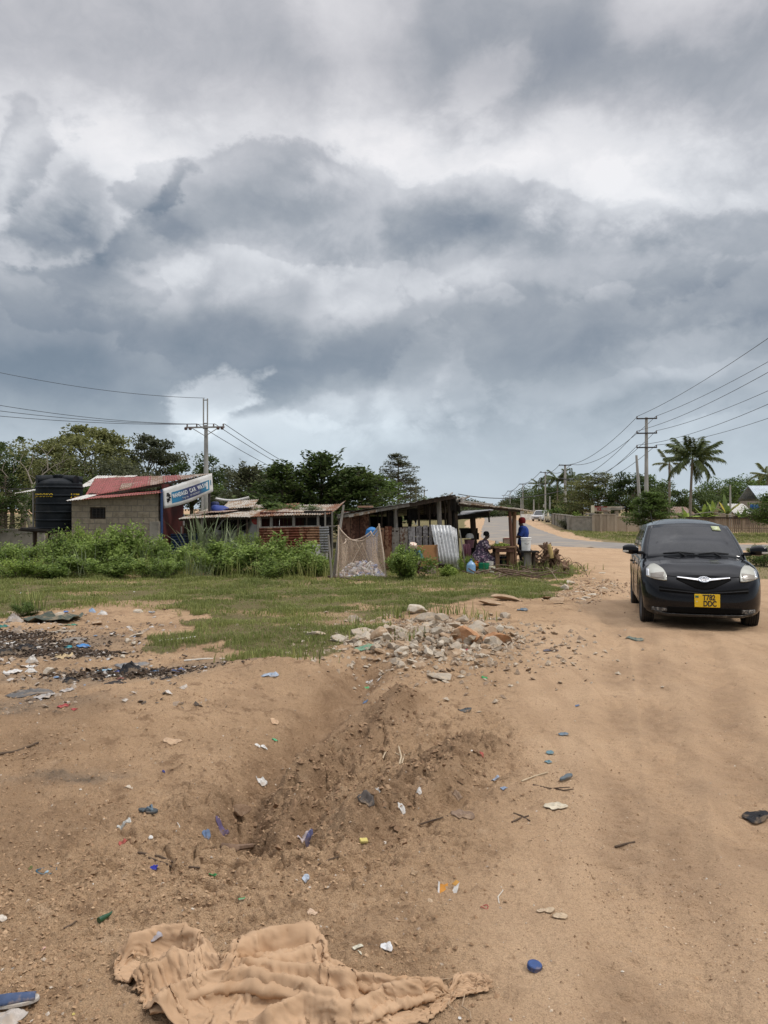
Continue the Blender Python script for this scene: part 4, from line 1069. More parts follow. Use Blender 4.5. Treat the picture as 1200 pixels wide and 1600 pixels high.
def banner():
    Y = 29.9
    TL, TR_, BR, BL = W(254, 764, Y), W(331, 739.5, Y+.9), W(333, 767.5, Y+.9), W(256, 794.5, Y)
    root = thing('banner', 'white car wash banner with blue panel hung below the roof edge', 'banner', BL)
    def P(u, v, off=0):
        top = TL.lerp(TR_, u); bot = BL.lerp(BR, u)
        bot = bot-Vector((0, 0, .10*math.sin(math.pi*u))); p = top.lerp(bot, v)
        return p-Vector((-.23, .97, 0))*off+Vector((0, .02*math.sin(u*7), 0))-BL
    def patch(u0, u1, v0, v1, off, nu=24, nv=6): return [[P(u0+(u1-u0)*i/nu, v0+(v1-v0)*j/nv, off) for i in range(nu+1)] for j in range(nv+1)]
    MB().grid(patch(0, 1, 0, 1, 0)).build('sheet', PAINT_WHITE, root, solid=.008)
    m, N = newmat('banner_print'); o = N.n('TexCoord', out=0); s = N.n('SeparateXYZ', [o], out=None)
    nn = N.noise(N.n('TexCoord', out=3), 3, 3)
    c = N.ramp(N.m('ADD', s.outputs[0], N.m('MULTIPLY', N.m('SUBTRACT', nn, .5), .3)), [(0, (.03,.20,.36)), (.22, (.035,.16,.30)), (.36, (.05,.06,.14)), (.74, (.05,.055,.13)), (.9, (.035,.20,.33)), (1, (.03,.22,.36))])
    finish(N, c, .5)
    pn = MB().grid(patch(.165, .93, .30, .83, .012)).build('printed_panel', m, root)
    # letters set one by one along the slope
    def line(body, u0, u1, v, size, mat, nm, sx):
        n = len(body)
        for i, ch in enumerate(body):
            if ch == ' ': continue
            u = u0+(u1-u0)*(i+.5)/n; p = P(u, v, .020); q = P(u+.01, v, .020); d = (q-p).normalized()
            z = (P(u, v-.05, .02)-p).normalized(); nrm = d.cross(z).normalized(); z = nrm.cross(d)
            mt = Matrix((d, z, nrm)).transposed().to_4x4(); mt.translation = p
            text(nm, ch, size, mat, pn, mt, .003, size*.035, sx=sx)
    line('MANDAGO CAR WASH', .185, .875, .50, .215, WHITE_INK, 'lettering', .50)
    line('Tegeta  0713250256', .38, .74, .715, .09, WHITE_INK, 'lettering', .45)
    # round emblem at the left, small picture and upright strip at the right
    em = MB(); cc = P(.088, .50, .014)
    for k in range(9):
        a = k*.7; em.box(cc+Vector((math.cos(a)*.09, -.004-.001*k, math.sin(a)*.15)), (.08, .004, .07), Matrix.Rotation(a, 3, 'Y'))
    em.lathe([(.045, 0), (.10, 0)], cc-Vector((0,.014,0)), 18, False, 'y'); em.build('emblem', BLACK_INK, root)
    MB().grid(patch(.87, .905, .36, .74, .017, 4, 3)).build('picture_patch', PAINT_WHITE, root)
    MB().grid(patch(.955, .972, .34, .62, .012, 3, 3)).build('printed_strip', TEAL, root)
banner()

def low_shed():
    """long low shed right of the hut: rusty roof on posts, red-brown wall behind, corrugated dado in front"""
    Y0, Y1 = 29.5, 34.5
    root = thing('market_shed', 'long low shed with rusty corrugated roof and half-height rusted wall', 'shed', at(400, Y0)); b = root.location
    w_ = lambda px, py, Y: W(px, py, Y)-b
    edge = [(278, 811), (330, 808.5), (390, 808), (440, 805.5), (500, 804.5), (516, 803), (526, 796)]
    mats = [ROOF_PALE, ROOF_PALE, RUST_ROOF, ROOF_PALE, RUST_ROOF, RUST_ROOF]
    for i in range(len(edge)-1):
        a, c = w_(*edge[i], Y0), w_(*edge[i+1], Y0)
        a = a+Vector((0, 0, .01*(i % 2)))
        backz = [.42, .5, .5, .42, .42, .40][i]
        r = corrugated(a, (c-a)*1.04, Vector((.1, Y1-Y0, backz)), .1, .016, .05, 50+i); MB().grid(r).build('roof_sheet', mats[i], root, solid=.006)
    a, c = w_(345, 800, Y0+1.9), w_(396, 797, Y0+1.9)
    r = corrugated(a+Vector((0,0,.12)), c-a, Vector((-.2, 2.6, .35)), .1, .016, .1, 61); MB().grid(r).build('roof_sheet', ROOF_PALE, root, solid=.006)
    r = corrugated(w_(300, 806, Y0+.8)+Vector((0,0,.10)), Vector((1.3, .1, .05)), Vector((.5, 1.6, .1)), .1, .016, .15, 62); MB().grid(r).build('roof_sheet', ROOF_DULL, root, solid=.006)
    for px, py, mt, rad in ((405, 808, CEMENT, .09), (424, 808, WOOD_GREY, .06), (459, 806, WOOD_GREY, .055), (497, 805, WOOD_GREY, .055), (316, 810, WOOD_GREY, .06), (372, 809, WOOD_DARK, .04), (386, 809, WOOD_DARK, .04), (479, 806, WOOD_DARK, .03), (508, 805, WOOD_DARK, .03)):
        MB().tube([w_(px, 905, Y0+.15), w_(px, py, Y0+.15)], rad, 8).build('post', mt, root)
    MB().beam(w_(280, 812.5, Y0+.15), w_(516, 806, Y0+.15), .06, .08).build('eaves_beam', WOOD_DARK, root)
    # dark red boarding behind the opening
    x0, x1 = w_(405, 0, Y0+.6).x, w_(516, 0, Y0+.6).x
    pn = MB(); k = 18
    for i in range(k): pn.box((x0+(x1-x0)*(i+.5)/k, .75+.01*(i % 2), 0.75), ((x1-x0)/k-.012, .025, 2.2))
    pn.build('back_wall', M('maroon_boards', (.085,.022,.018), (.04,.016,.014), 4, .9), root)
    MB().box((w_(495, 0, Y0).x, .55, .9), (1.1, .03, 2.0)).build('dark_curtain', BLACK_AND_SHADE, root)
    xl = w_(283, 0, Y1).x; xr = w_(405, 0, Y1).x
    MB().box(((xl+xr)/2, 4.9, .7), (xr-xl+1.5, .05, 2.0)).build('back_wall', WOOD_DARK, root)  # dark wall added so the open bay reads as shaded
    # half wall of rusted sheets laid sideways
    a = w_(405, 825, Y0-.02); c = w_(500, 823, Y0-.02)
    r = corrugated(a, Vector((0, -.06, -1.0)), c-a, .10, .020, .05, 63); MB().grid(r).build('half_wall', RUST, root, solid=.006)
    MB().beam(w_(404, 824, Y0), w_(501, 822, Y0), .05, .05).build('top_rail', WOOD_GREY, root)
    r = corrugated(w_(499, 823.5, Y0-.3), Vector((.03, -.05, -.98)), w_(513, 823, Y0-.5)-w_(499, 823.5, Y0-.3), .10, .02, .02, 64); MB().grid(r).build('zinc_panel', ZINC_OLD, root, solid=.006)
    MB().box((w_(494, 0, Y0).x, -.10, w_(0, 862, Y0).z), (.9, .05, .55)).build('cement_panel', PAINT_WHITE, root, bevel=.01)
    MB().beam(w_(510, 822, Y0-.4), w_(524, 822, Y0-.4), .05).build('rail', WOOD_GREY, root)
    for px, mt in ((508, WOOD_GREY), (519, WOOD_GREY)): MB().tube([w_(px, 895, Y0-.4), w_(px, 800, Y0-.4)], .035, 7).build('post', mt, root)
    # things in and on it
    MB_ = MB().box((0,0,0), (.75,.75,.36)); o = MB_.build('tarpaulin_bundle', plain('blue_tarp', (.03,.06,.28), .6), bevel=.16); o.location = W(344, 797, Y0+2.2); o.rotation_euler = (.1,.1,.4); tag(o, 'bright blue tarpaulin bundle lying on the shed roof', 'tarpaulin')
    o = MB().box((0,0,0), (.34,.34,.34)).build('tarpaulin_bundle', plain('navy_tarp', (.02,.03,.10), .6), bevel=.1); o.location = W(336, 790, Y0+2.8); tag(o, 'small dark blue bundle behind the bright blue one on the shed roof', 'tarpaulin')
    pts = [W(337+52*t, 779+4*math.sin(math.pi*t)-2.0*t, 34.8) for t in np.linspace(0, 1, 12)]
    o = MB().tube(pts, .055, 7).build('bent_pole', PAINT_WHITE); tag(o, 'long bent white pole lying behind the shed roof', 'pole')
    q = W(400, 813, Y0+.3); o = MB().lathe([(.02,0),(.17,.0),(.17,.03),(.02,.03)], (0,0,0), 22, True, 'y').build('round_sign', RED_PAINT); o.location = q; tag(o, 'small round red sign hanging by the pale shed post', 'sign')
low_shed()

def simple_vehicle(name, label, loc, rz, L, Wd, Ht, paint, glass, hood=.9, van=False):
    root = thing(name, label, 'vehicle', loc, rz)
    zb = .28; zs = Ht*.56
    prof = [(-L/2, zb+.1), (-L/2+.02, zs*.8), (-L/2+hood*.15, zs*.93), (-L/2+hood, zs), (-L/2+hood+.75, Ht*.97), (-L/2+hood+1.1, Ht), (L/2-.55, Ht), (L/2-.12, zs) if not van else (L/2-.05, Ht*.93), (L/2, zs*.75), (L/2-.02, zb+.05), (L/2-.3, zb), (-L/2+.3, zb)]
    rows = []
    for y, s in ((-Wd/2, .94), (-Wd/2+.06, 1), (0, 1.0), (Wd/2-.06, 1), (Wd/2, .94)):
        rows.append([(x*(.99 if s < 1 else 1), y*(1-.13*sstep(zs, Ht, z)), zb+(z-zb)*(s if z > zs else 1)) for x, z in prof])
    m = MB(); m.grid(rows, True); n = len(prof); m.f.append(tuple(range(n-1, -1, -1))); m.f.append(tuple(4*n+i for i in range(n))); m.build('body', paint, root, bevel=.03)
    x0 = -L/2+hood
    g = MB()
    for s in (-1, 1):
        y = s*(Wd/2*.93); g.add([(x0+.45, y+s*.015, zs+.03), (L/2-.45, y+s*.015, zs+.03), (L/2-.75, y*.93+s*.015, Ht*.93), (x0+.95, y*.93+s*.015, Ht*.93)], [(0,1,2,3)])
    g.build('side_window', glass, root)
    MB().add([(x0+.03, -Wd*.40, zs+.05), (x0+.03, Wd*.40, zs+.05), (x0+.70, Wd*.36, Ht*.94), (x0+.70, -Wd*.36, Ht*.94)], [(0,1,2,3)]).build('windscreen', glass, root).location = (-.03, 0, .02)
    for s in (-1, 1):
        MB().box((-L/2+.03, s*Wd*.34, zs*.78), (.10, .34, .16)).build('headlight', PAINT_WHITE, root, bevel=.03)
        for x in (-L/2+.75, L/2-.75): MB().lathe([(.12,-.1),(.29,-.1),(.31,-.06),(.31,.06),(.29,.1),(.12,.1)], (x, s*(Wd/2-.1), .31), 20, True, 'y').build('wheel', STEEL, root)
    MB().box((-L/2+.0, 0, zs*.55), (.06, Wd*.5, .16)).build('grille', STEEL, root, bevel=.01)
GLASS_DK = M('tinted_glass', (.02,.024,.028), (.03,.034,.038), 2, .08, 0, spec=.6)
CARWHITE = M('white_car_paint', (.62,.62,.62), (.55,.55,.54), 2, .3, 0, spec=.5)
simple_vehicle('parked_van', 'white parked vehicle seen through the open shed behind the cane', (W(378,0,33.6).x, 34.6, gz(378,33.6)), R(70), 4.4, 1.75, 1.75, CARWHITE, GLASS_DK)

# ------------------------------------------------------------------ shack in the middle
def shack():
    Yf, Yb = 24.6, 27.8
    root = thing('shack', 'dark open shack with a sloping sheet roof and patched metal walls', 'shack', at(620, Yf)); b = root.location
    w_ = lambda px, py, Y: W(px, py, Y)-b
    e = [(527, 805), (545, 800), (590, 793), (650, 784), (688, 776.5), (707, 773)]; bk = [(545, 806), (565, 806), (600, 807), (650, 806), (692, 804), (712, 800)]
    rr = random.Random(4); m = MB()
    for i in range(5):
        a, c = w_(*e[i], Yf-.35), w_(*e[i+1], Yf-.35); p, q = w_(*bk[i], Yb+.2), w_(*bk[i+1], Yb+.2)
        lift = Vector((0, 0, .012*(i % 2)))
        rows = [[(a.lerp(c, s/12*1.03)).lerp(p.lerp(q, s/12*1.03), t/5)+lift+Vector((0,0,.012*math.sin(s*2.1)+rr.uniform(-.006,.006))) for s in range(13)] for t in range(6)]
        MB().grid(rows).build('roof_sheet', ZINC_OLD if i in (0, 2) else rustmat('shack_roof%d' % i, (.16,.15,.14), (.09,.07,.055), .5, .1, .85), root, solid=.01)
    MB().beam(w_(527, 808, Yf-.25), w_(655, 786.5, Yf-.25), .05, .09).build('fascia', WOOD_GREY, root)
    MB().beam(w_(640, 789, Yf-.25), w_(712, 775.5, Yf-.25), .06, .12).build('fascia', WOOD_DARK, root)
    MB().beam(w_(545, 806.5, Yf-.28), w_(589, 798.0, Yf-.28), .04, .08).build('loose_board', ROOF_PALE, root)
    MB().box(w_(571, 792, Yf+.4), (.5, .4, .06)).build('brick', M('clay', (.34,.20,.13), None, 8), root, bevel=.01)
    for px, pt, rad in ((619, 792, .075), (687, 781, .085), (703.5, 778, .07), (577, 799, .06), (531, 806, .04), (714, 800, .06)):
        MB().tube([w_(px+1.5, 893, Yf+.1), w_(px+.6, (pt+893)/2, Yf+.12), w_(px-1.5, pt, Yf+.1)], [rad, rad*.95, rad*.85], 8).build('post', WOOD_GREY if px in (619, 687) else WOOD_DARK, root)
    for px in (560, 640, 700): MB().tube([w_(px, 885, Yb), w_(px, 806, Yb)], .06, 8).build('post', WOOD_DARK, root)
    # left room: brown rusted boards in front, black boards added behind to darken the room
    a = w_(533, 801, Yf); c = w_(577, 799, Yf)
    for i in range(3):
        x0 = a.x+(c.x-a.x)*i/3; x1 = a.x+(c.x-a.x)*(i+1)/3-.015
        MB().box(((x0+x1)/2, .012*(i % 2), (a.z-.45-.3)/2+.3), (x1-x0, .03, a.z+.25)).build('wall_board', RUST_PANEL, root)
    xa, xb = w_(533, 0, Yf).x, w_(600, 0, Yf).x
    MB().box(((xa+xb)/2+.2, 2.6, .85), (xb-xa+.9, .04, 1.75)).build('back_wall', BLACK_AND_SHADE, root)
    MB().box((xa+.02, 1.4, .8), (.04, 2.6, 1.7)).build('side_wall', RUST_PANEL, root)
    MB().box((w_(590, 0, Yf).x, 1.5, .9), (.04, 1.9, 1.9)).build('partition', BLACK_AND_SHADE, root)
    # middle bay: rusted sheet then grey planks, waist high
    z0, z1 = -.15, w_(0, 824, Yf).z
    xs = [w_(q, 0, Yf).x for q in (594, 601, 612, 624, 637)]
    for i in range(4): 
        r = corrugated((xs[i]+.01, -.04-.012*(i % 2), z1+.03*math.sin(i*2)), (xs[i+1]-xs[i]-.012, 0, 0), (0, 0, z0-z1), .12, .006, .02, 70+i); MB().grid(r).build('wall_sheet', RUST if i in (0, 1) else rustmat('mossy_sheet', (.27,.24,.20), (.18,.10,.06), .4, .1, .8), root, solid=.006)
    xs = [w_(q, 0, Yf).x for q in (638, 650, 660, 669, 676)]
    for i in range(4): MB().box(((xs[i]+xs[i+1])/2, -.05+.01*(i % 2), (z0+z1)/2+.02*i), (xs[i+1]-xs[i]-.03, .02, z1-z0+.05), Matrix.Rotation(R(-1.5+.8*i), 3, 'Y')).build('wall_plank', rustmat('grey_plank', (.36,.34,.33), (.26,.24,.23), .5, .05, .8), root)
    MB().beam(w_(592, 829, Yf-.02), w_(675, 832, Yf-.02), .05, .05).build('rail', WOOD_DARK, root)
    # bright zinc sheet leaning at the right and a smaller older one behind it
    r = corrugated(w_(673.5, 820, Yf-.25), w_(705, 821, Yf-.3)-w_(673.5, 820, Yf-.25), w_(684, 881, Yf-.45)-w_(673.5, 820, Yf-.25), .105, .020, .03, 81); MB().grid(r).build('zinc_sheet', ZINC, root, solid=.005)
    r = corrugated(w_(702, 821, Yf-.2), w_(713, 827, Yf-.1)-w_(702, 821, Yf-.2), w_(708, 889, Yf-.35)-w_(702, 821, Yf-.2), .105, .018, .02, 82); MB().grid(r).build('zinc_sheet', ZINC, root, solid=.005)
    MB().box(w_(696, 889, Yf-.15), (.45, .06, .28)).build('base_board', M('old_brown_board', (.12,.085,.065), (.07,.05,.04), 5), root)
    # black cloth hanging at the right end under the roof
    xr0, xr1 = w_(704, 0, Yf).x, w_(719, 0, Yf).x
    rows = [[(xr0+(xr1-xr0)*i/8, -.05+.05*math.sin(i*1.3)+.1*j/6, w_(0, 775, Yf).z-.02-(.45+.06*math.sin(i*1.7))*j/6-.012*i) for i in range(9)] for j in range(7)]
    MB().grid(rows).build('hanging_sheet', BLACK_AND_SHADE, root, solid=.01)
    MB().box((xr1-.15, .9, w_(0, 812, Yf).z-.1), (.1, 1.6, .9)).build('side_sheet', BLACK_AND_SHADE, root)
    MB().box((w_(645,0,Yb).x, 3.25, .42), (3.2, .05, 1.1)).build('back_wall', WOOD_DARK, root)  # dark wall added to give the middle bay a shaded interior
    MB().box((w_(672,0,Yb).x, 3.2, w_(0,806,Yb).z-.02), (1.9, .04, .26)).build('dark_backing', BLACK_AND_SHADE, root)  # black board added as the shade under the roof
    MB().box((w_(660,0,Yf).x, 2.9, w_(0, 815, Yb).z-.35), (1.4, .05, .35)).build('dark_backing', WOOD_DARK, root)  # dark board added as shade at the back of the bay
    for px, pt, rad in ((597, 800, .03), (608, 797, .025), (655, 789, .035), (672, 784, .03), (696, 781, .03)): MB().tube([w_(px+1, 870, Yf+.35), w_(px-1, pt, Yf+.3)], rad, 7).build('post', WOOD_DARK, root)
    for (px0, px1, py, hh, mt, sd) in ((604, 622, 799, .5, BLACK_AND_SHADE, 1), (636, 652, 796, .42, BLACK_AND_SHADE, 2), (662, 684, 789, .36, WOOD_DARK, 3)):
        a_, c_ = w_(px0, py, Yf+.5), w_(px1, py-2, Yf+.5); MB().grid([[a_.lerp(c_, i/7)+Vector((0, .04*math.sin(i*1.7+sd), -hh*j/5*(1+.25*math.sin(i*2.1+sd)))) for i in range(8)] for j in range(6)]).build('hanging_rag', mt, root, solid=.008)
    for k, (px, py) in enumerate(((702, 772), (709, 774), (713, 779), (691, 774))): MB().tube([w_(px, py+2, Yf-.3), w_(px+5+3*k, py-2+4*(k % 2), Yf+.2)], .025, 6).build('stick', WOOD_GREY, root)
shack()

def awning():
    Yf, Yb = 24.3, 27.3
    root = thing('awning', 'flat board awning on crooked poles beside the dark shack', 'awning', at(775, Yf)); b = root.location
    w_ = lambda px, py, Y: W(px, py, Y)-b
    a, c = w_(717, 786, Yf), w_(815, 796.0, Yf); p, q = w_(742, 789.5, Yb), w_(834, 799, Yb)
    rows = [[a.lerp(c, s/16).lerp(p.lerp(q, s/16), t/6)+Vector((0,0,.01*math.sin(s*1.9))) for s in range(17)] for t in range(7)]
    MB().grid(rows).build('roof_sheet', ROOF_PALE, root, solid=.05)
    MB().beam(w_(717, 789, Yf+.1), w_(813, 799, Yf+.1), .07, .07).build('front_beam', WOOD_DARK, root)
    for (x0, y0, x1, y1, rad) in ((712, 783, 770, 789, .045), (716, 784, 733, 775.5, .04), (715, 787, 765, 791, .04)): MB().tube([w_(x0, y0, Yf+.3), w_(x1, y1, Yf+.5)], rad, 7).build('roof_pole', WOOD_GREY, root)
    for px0, px1, Y, pt, pb, rad, mt in ((738, 745, Yf+1.2, 803, 885, .095, WOOD_DARK), (796.5, 802, Yf+.2, 799, 888, .055, WOOD_RED), (803.5, 805, Yf+.35, 799, 893, .07, WOOD_BROWN), (764.5, 764.5, Yb, 797, 816, .03, STEEL)):
        MB().tube([w_(px1, pb, Y), w_((px0+px1)/2-.8, (pt+pb)/2, Y), w_(px0, pt, Y)], rad, 8).build('post', mt, root)
    # a second, lower roof sheet behind
    a, c = w_(714, 806, Yf+1.0), w_(764, 800.5, Yf+1.0); p, q = w_(722, 799, Yb+1.5), w_(772, 796, Yb+1.5)
    rows = [[a.lerp(c, s/8).lerp(p.lerp(q, s/8), t/4) for s in range(9)] for t in range(5)]
    MB().grid(rows).build('lower_roof_sheet', ZINC_OLD, root, solid=.03)
    MB().beam(w_(714, 809, Yf+1.0), w_(764, 803, Yf+1.0), .06, .14).build('lower_beam', BLACK_AND_SHADE, root)
    MB().box(w_(732, 833, Yf+1.4), (.62, .05, .34)).build('counter_board', BLACK_AND_SHADE, root)
    MB().box(w_(745.5, 838, Yf+1.6), (.12, .1, .22)).build('bracket', BLACK_AND_SHADE, root)
    MB().beam(w_(718, 828, Yf), w_(728, 888, Yf-.1), .035).build('brace', WOOD_GREY, root)
awning()

def table():
    Y = 24.6; px0, px1 = 770, 803; g = gz(786, Y); root = thing('market_table', 'rough brown wooden table with cross rails under the awning', 'table', ((W(786,0,Y).x), Y, g))
    w = W(px1,0,Y).x-W(px0,0,Y).x; zt = W(0, 853, Y).z-g
    for i in range(4): MB().box((0, -.33+.225*i, zt-.03), (w+.05*(i % 2), .215, .05), Matrix.Rotation(R(.4*i-.6), 3, 'Y')).build('top_board', WOOD_BROWN, root, bevel=.006)
    for x in (-w/2+.11, w/2-.12):
        for y in (-.33, .33): MB().box((x, y, zt/2-.08), (.12, .10, zt+.04)).build('leg', WOOD_BROWN, root, bevel=.01)
    for z in (.2, .42, .6): MB().box((0, .26, zt*z), (w-.3, .04, .05)).build('rail', WOOD_BROWN, root)
    MB().box((0, -.4, zt-.12), (w-.1, .04, .11)).build('apron', WOOD_RED, root)
    z = zt+g
    def put(name, lab, cat, mb, mat, px, y, rz=0, bevel=.006):
        o = mb.build(name, mat, None, bevel=bevel); o.location = (W(px,0,Y).x, Y+y, z); o.rotation_euler[2] = rz; return tag(o, lab, cat)
    cr = thing('wooden_crate', 'small slatted crate on the right end of the market table', 'crate', (W(793,0,Y).x, Y, z)); cm = M('crate_wood', (.40,.29,.22), (.30,.20,.15), 8)
    for i in range(4):
        for yy in (-.12, .12): MB().box((0, yy, .035+i*.06), (.27, .012, .05)).build('slat', cm, cr)
        for xx in (-.13, .13): MB().box((xx, 0, .035+i*.06), (.012, .23, .05)).build('slat', cm, cr)
    MB().box((0,0,.012), (.25,.22,.012)).build('bottom_board', cm, cr); MB().box((0,-.13,.245), (.29,.02,.02)).build('rim', RED_PAINT, cr)
    lv = thing('vegetable_pile', 'flat pile of green leaves on the left end of the market table', 'vegetables', (W(781,0,Y).x, Y-.1, z+.01))
    gq = np.random.default_rng(4); C = gq.normal(size=(420, 3))*np.array([.12, .10, .02])+np.array([0, 0, .035]); C[:, 2] = np.abs(C[:, 2])
    link('leaves', crown_mesh('leaves', C, .07, gq.uniform(.4, 1, 420), .6, .8, 5), LEAF_BRIGHT, lv)
    pan = MB().lathe([(.02,.0),(.12,.0),(.17,.06),(.165,.065),(.115,.008),(.02,.008)], n=24); put('frying_pan', 'dark pan behind the green leaves on the table', 'pan', pan, STEEL, 784.5, .2, bevel=0)
    put('paper_bag', 'crumpled pale paper bag beside the leaves on the table', 'bag', MB().prism([(-.07,-.05,0),(.07,-.05,0),(.05,-.02,.14),(-.03,-.02,.17)], (0,.10,0)), PAINT_WHITE, 777.5, .1, .3, .01)
    bench = thing('bench', 'low dark bench right of the market table, behind the two poles', 'bench', at(808, 25.6)); q = .48
    MB().box((0,0,q), (.55,.26,.05)).build('seat', WOOD_RED, bench, bevel=.006)
    for x in (-.2,.2): MB().box((x,0,q/2-.05), (.06,.22,q+.05), Matrix.Rotation(.12*(1 if x < 0 else -1), 3, 'Y')).build('leg', WOOD_RED, bench)
table()

def bucket(name, label, px, py, Y, r_, h, col, lid=None, handle=True, z=None, cat='bucket', taper=.86, rz=0):
    g = gz(px, Y) if z is None else z
    root = thing(name, label, cat, (W(px,0,Y).x, Y, g), rz); m = plain(name+'_plastic_%d' % px, col, .45, .4)
    MB().lathe([(.02,.004),(r_*taper,.0),(r_*taper,.01),(r_*.97,h*.82),(r_*1.02,h*.83),(r_*1.02,h*.86),(r_*.98,h*.87),(r_,h*.97),(r_*1.03,h*.975),(r_*1.03,h),(r_*.95,h),(r_*.9,h*.9),(r_*.8,h*.02),(.02,.02)], n=32).build('pail', m, root)
    if lid: MB().lathe([(.01,h*.985),(r_*1.05,h*.985),(r_*1.06,h*1.01),(r_*1.0,h*1.03),(r_*.9,h*1.015),(.01,h*1.015)], n=32).build('lid', plain(name+'_lid_%d' % px, lid, .45), root)
    if handle: MB().tube([(-r_*1.03+2.06*r_*t, -r_*1.0*math.sin(math.pi*t)-.004, h*.80-h*.28*math.sin(math.pi*t)) for t in np.linspace(0,1,14)], .005, 6).build('handle', STEEL, root)
    return root
# items standing round the stall
bucket('bucket', 'white lidded bucket on a dark board over a stump', 822, 0, 23.6, .155, .385, (.74,.75,.74), (.80,.81,.80), z=W(0, 860, 23.6).z)
st = thing('stump_stand', 'dark board on a split stump carrying the white lidded bucket', 'stand', at(824, 23.6)); zz = W(0, 860, 23.6).z-at(824, 23.6).z
MB().box((.05, 0, zz-.035), (.56, .38, .05)).build('board', BLACK_AND_SHADE, st, bevel=.008)
MB().tube([(-.02,0,-.15),(.0,0,.2),(.01,0,zz-.06)], [.15,.12,.11], 10).build('stump', WOOD_GREY, st); MB().tube([(.2,.05,-.1),(.2,.05,zz-.06)], .06, 8).build('prop', WOOD_DARK, st)
bucket('bucket', 'bright green bucket on the grass below the seated woman', 756, 0, 23.4, .165, .32, (.008,.22,.10), None, True)
bucket('bucket', 'small white bucket behind the right side of the green one', 765, 0, 23.8, .12, .34, (.66,.62,.56), None, False)
bucket('bucket', 'short white tub just right of the green bucket', 769, 0, 23.2, .095, .22, (.72,.70,.60), (.70,.66,.45), False)
bucket('basin', 'dark blue plastic drum under the market table', 787, 0, 25.1, .19, .42, (.012,.035,.10), None, False, cat='drum')
bucket('basin', 'dark purple pail behind the left table leg', 773.5, 0, 24.9, .14, .36, (.03,.02,.09), None, False, cat='pail')
bucket('basin', 'pink bucket standing on the counter beside the thick dark post', 733.5, 0, 25.3, .17, .27, (.34,.17,.20), (.09,.03,.035), False, z=W(0, 856, 25.3).z, taper=.75)
def jerrycan(label, px, Y, col, w=.2, d_=.28, h=.36):
    root = thing('jerrycan', label, 'jerrycan', at(px, Y), R(20)); m = plain('jerrycan_%d' % px, col, .5)
    MB().box((0,0,h*.42), (w,d_,h*.84)).build('can_body', m, root, bevel=.03); MB().tube([(0,-d_*.3,h*.84),(0,-d_*.3,h*.95),(0,d_*.25,h*.97),(0,d_*.3,h*.84)], .018, 7).build('handle', m, root); MB().lathe([(.03,h*.83),(.03,h*.95),(.01,h*.96)], (0,-d_*.42,0), 12).build('cap', RED_PAINT, root)
jerrycan('orange jerrycan to the left of the green bucket', 744, 23.7, (.50,.20,.02))
bt = thing('water_bottle', 'large pale blue plastic water bottle left of the orange jerrycan', 'bottle', at(736, 23.2))
BLUEPET = M('blue_plastic', (.24,.42,.62), (.16,.30,.52), 7, .25, .1, spec=.5)
MB().lathe([(.02,0),(.135,0),(.14,.03),(.135,.10),(.142,.12),(.135,.14),(.14,.26),(.12,.32),(.05,.38),(.035,.40),(.035,.44)], n=24).build('bottle_body', BLUEPET, bt); MB().lathe([(.04,.435),(.04,.47),(.01,.475)], n=14).build('cap', NAVY, bt)
o = MB().box((0,0,0), (.5,.4,.55)).build('cooking_pot_stand', BLACK_AND_SHADE, bevel=.05); o.location = (W(737,0,25.4).x, 25.6, W(0,868,25.4).z); tag(o, 'dark blackened counter block under the pink bucket', 'counter')
def draped(name, label, cat, px0, py0, px1, py1, Y, mat, fold=.05, seed=0, bulge=.06):
    """a cloth hanging in loose folds"""
    a, c = W(px0,py0,Y), W(px1,py1,Y); rr = random.Random(seed); ph = rr.uniform(0,6); rows = []
    for j in range(12):
        v = j/11; rows.append([(a.x+(c.x-a.x)*(u/14)*(1+.12*v*math.sin(ph+v*3)), Y+fold*math.sin(u*1.5+ph+v)*(.3+v)-bulge*math.sin(math.pi*v), a.z+(c.z-a.z)*(v+.03*math.sin(u*.9+ph))) for u in range(15)])
    o = MB().grid(rows).build(name, mat, None, solid=.012); return tag(o, label, cat)
PINK = M('pink_cloth', (.32,.15,.18), (.22,.09,.12), 5, .9, .2, c3=(.40,.26,.27))
draped('hanging_cloth', 'faded pink cloth hanging below the pink bucket', 'cloth', 722, 850, 735, 875, 24.9, PINK, .05, 1)
o = MB().lathe([(.01,.16),(.08,.15),(.13,.09),(.14,0)], n=18).build('cloth_bundle', PAINT_WHITE); o.location = (W(734.5,0,25.2).x, 25.3, W(0,841,25.2).z); tag(o, 'whitish bundle sticking out of the pink bucket', 'bundle')
def sack(label, px, Y, w, h, col, z=None):
    p = at(px, Y); rows = [[(math.cos(t)*w*f*(1+.08*math.sin(3*t+px)), math.sin(t)*w*f*.8, h*v) for t in np.linspace(0, 6.2832, 19)[:-1]] for v, f in ((0,.75),(.08,.95),(.35,1.05),(.65,.95),(.85,.72),(.95,.35),(1.0,.42),(1.06,.5))]
    o = MB().grid(rows, True).build('sack', M('sack_%d' % px, col, tuple(q*.6 for q in col), 8, .9, .4)); o.location = p; tag(o, label, 'sack')
sack('dirty white sack at the foot of the thick dark post', 741, 25.0, .17, .5, (.42,.38,.32)); sack('brown sack leaning beside the bright zinc sheet', 718, 24.6, .15, .42, (.20,.13,.09)); sack('dark sack under the right end of the market table', 799, 25.3, .15, .38, (.10,.085,.08))
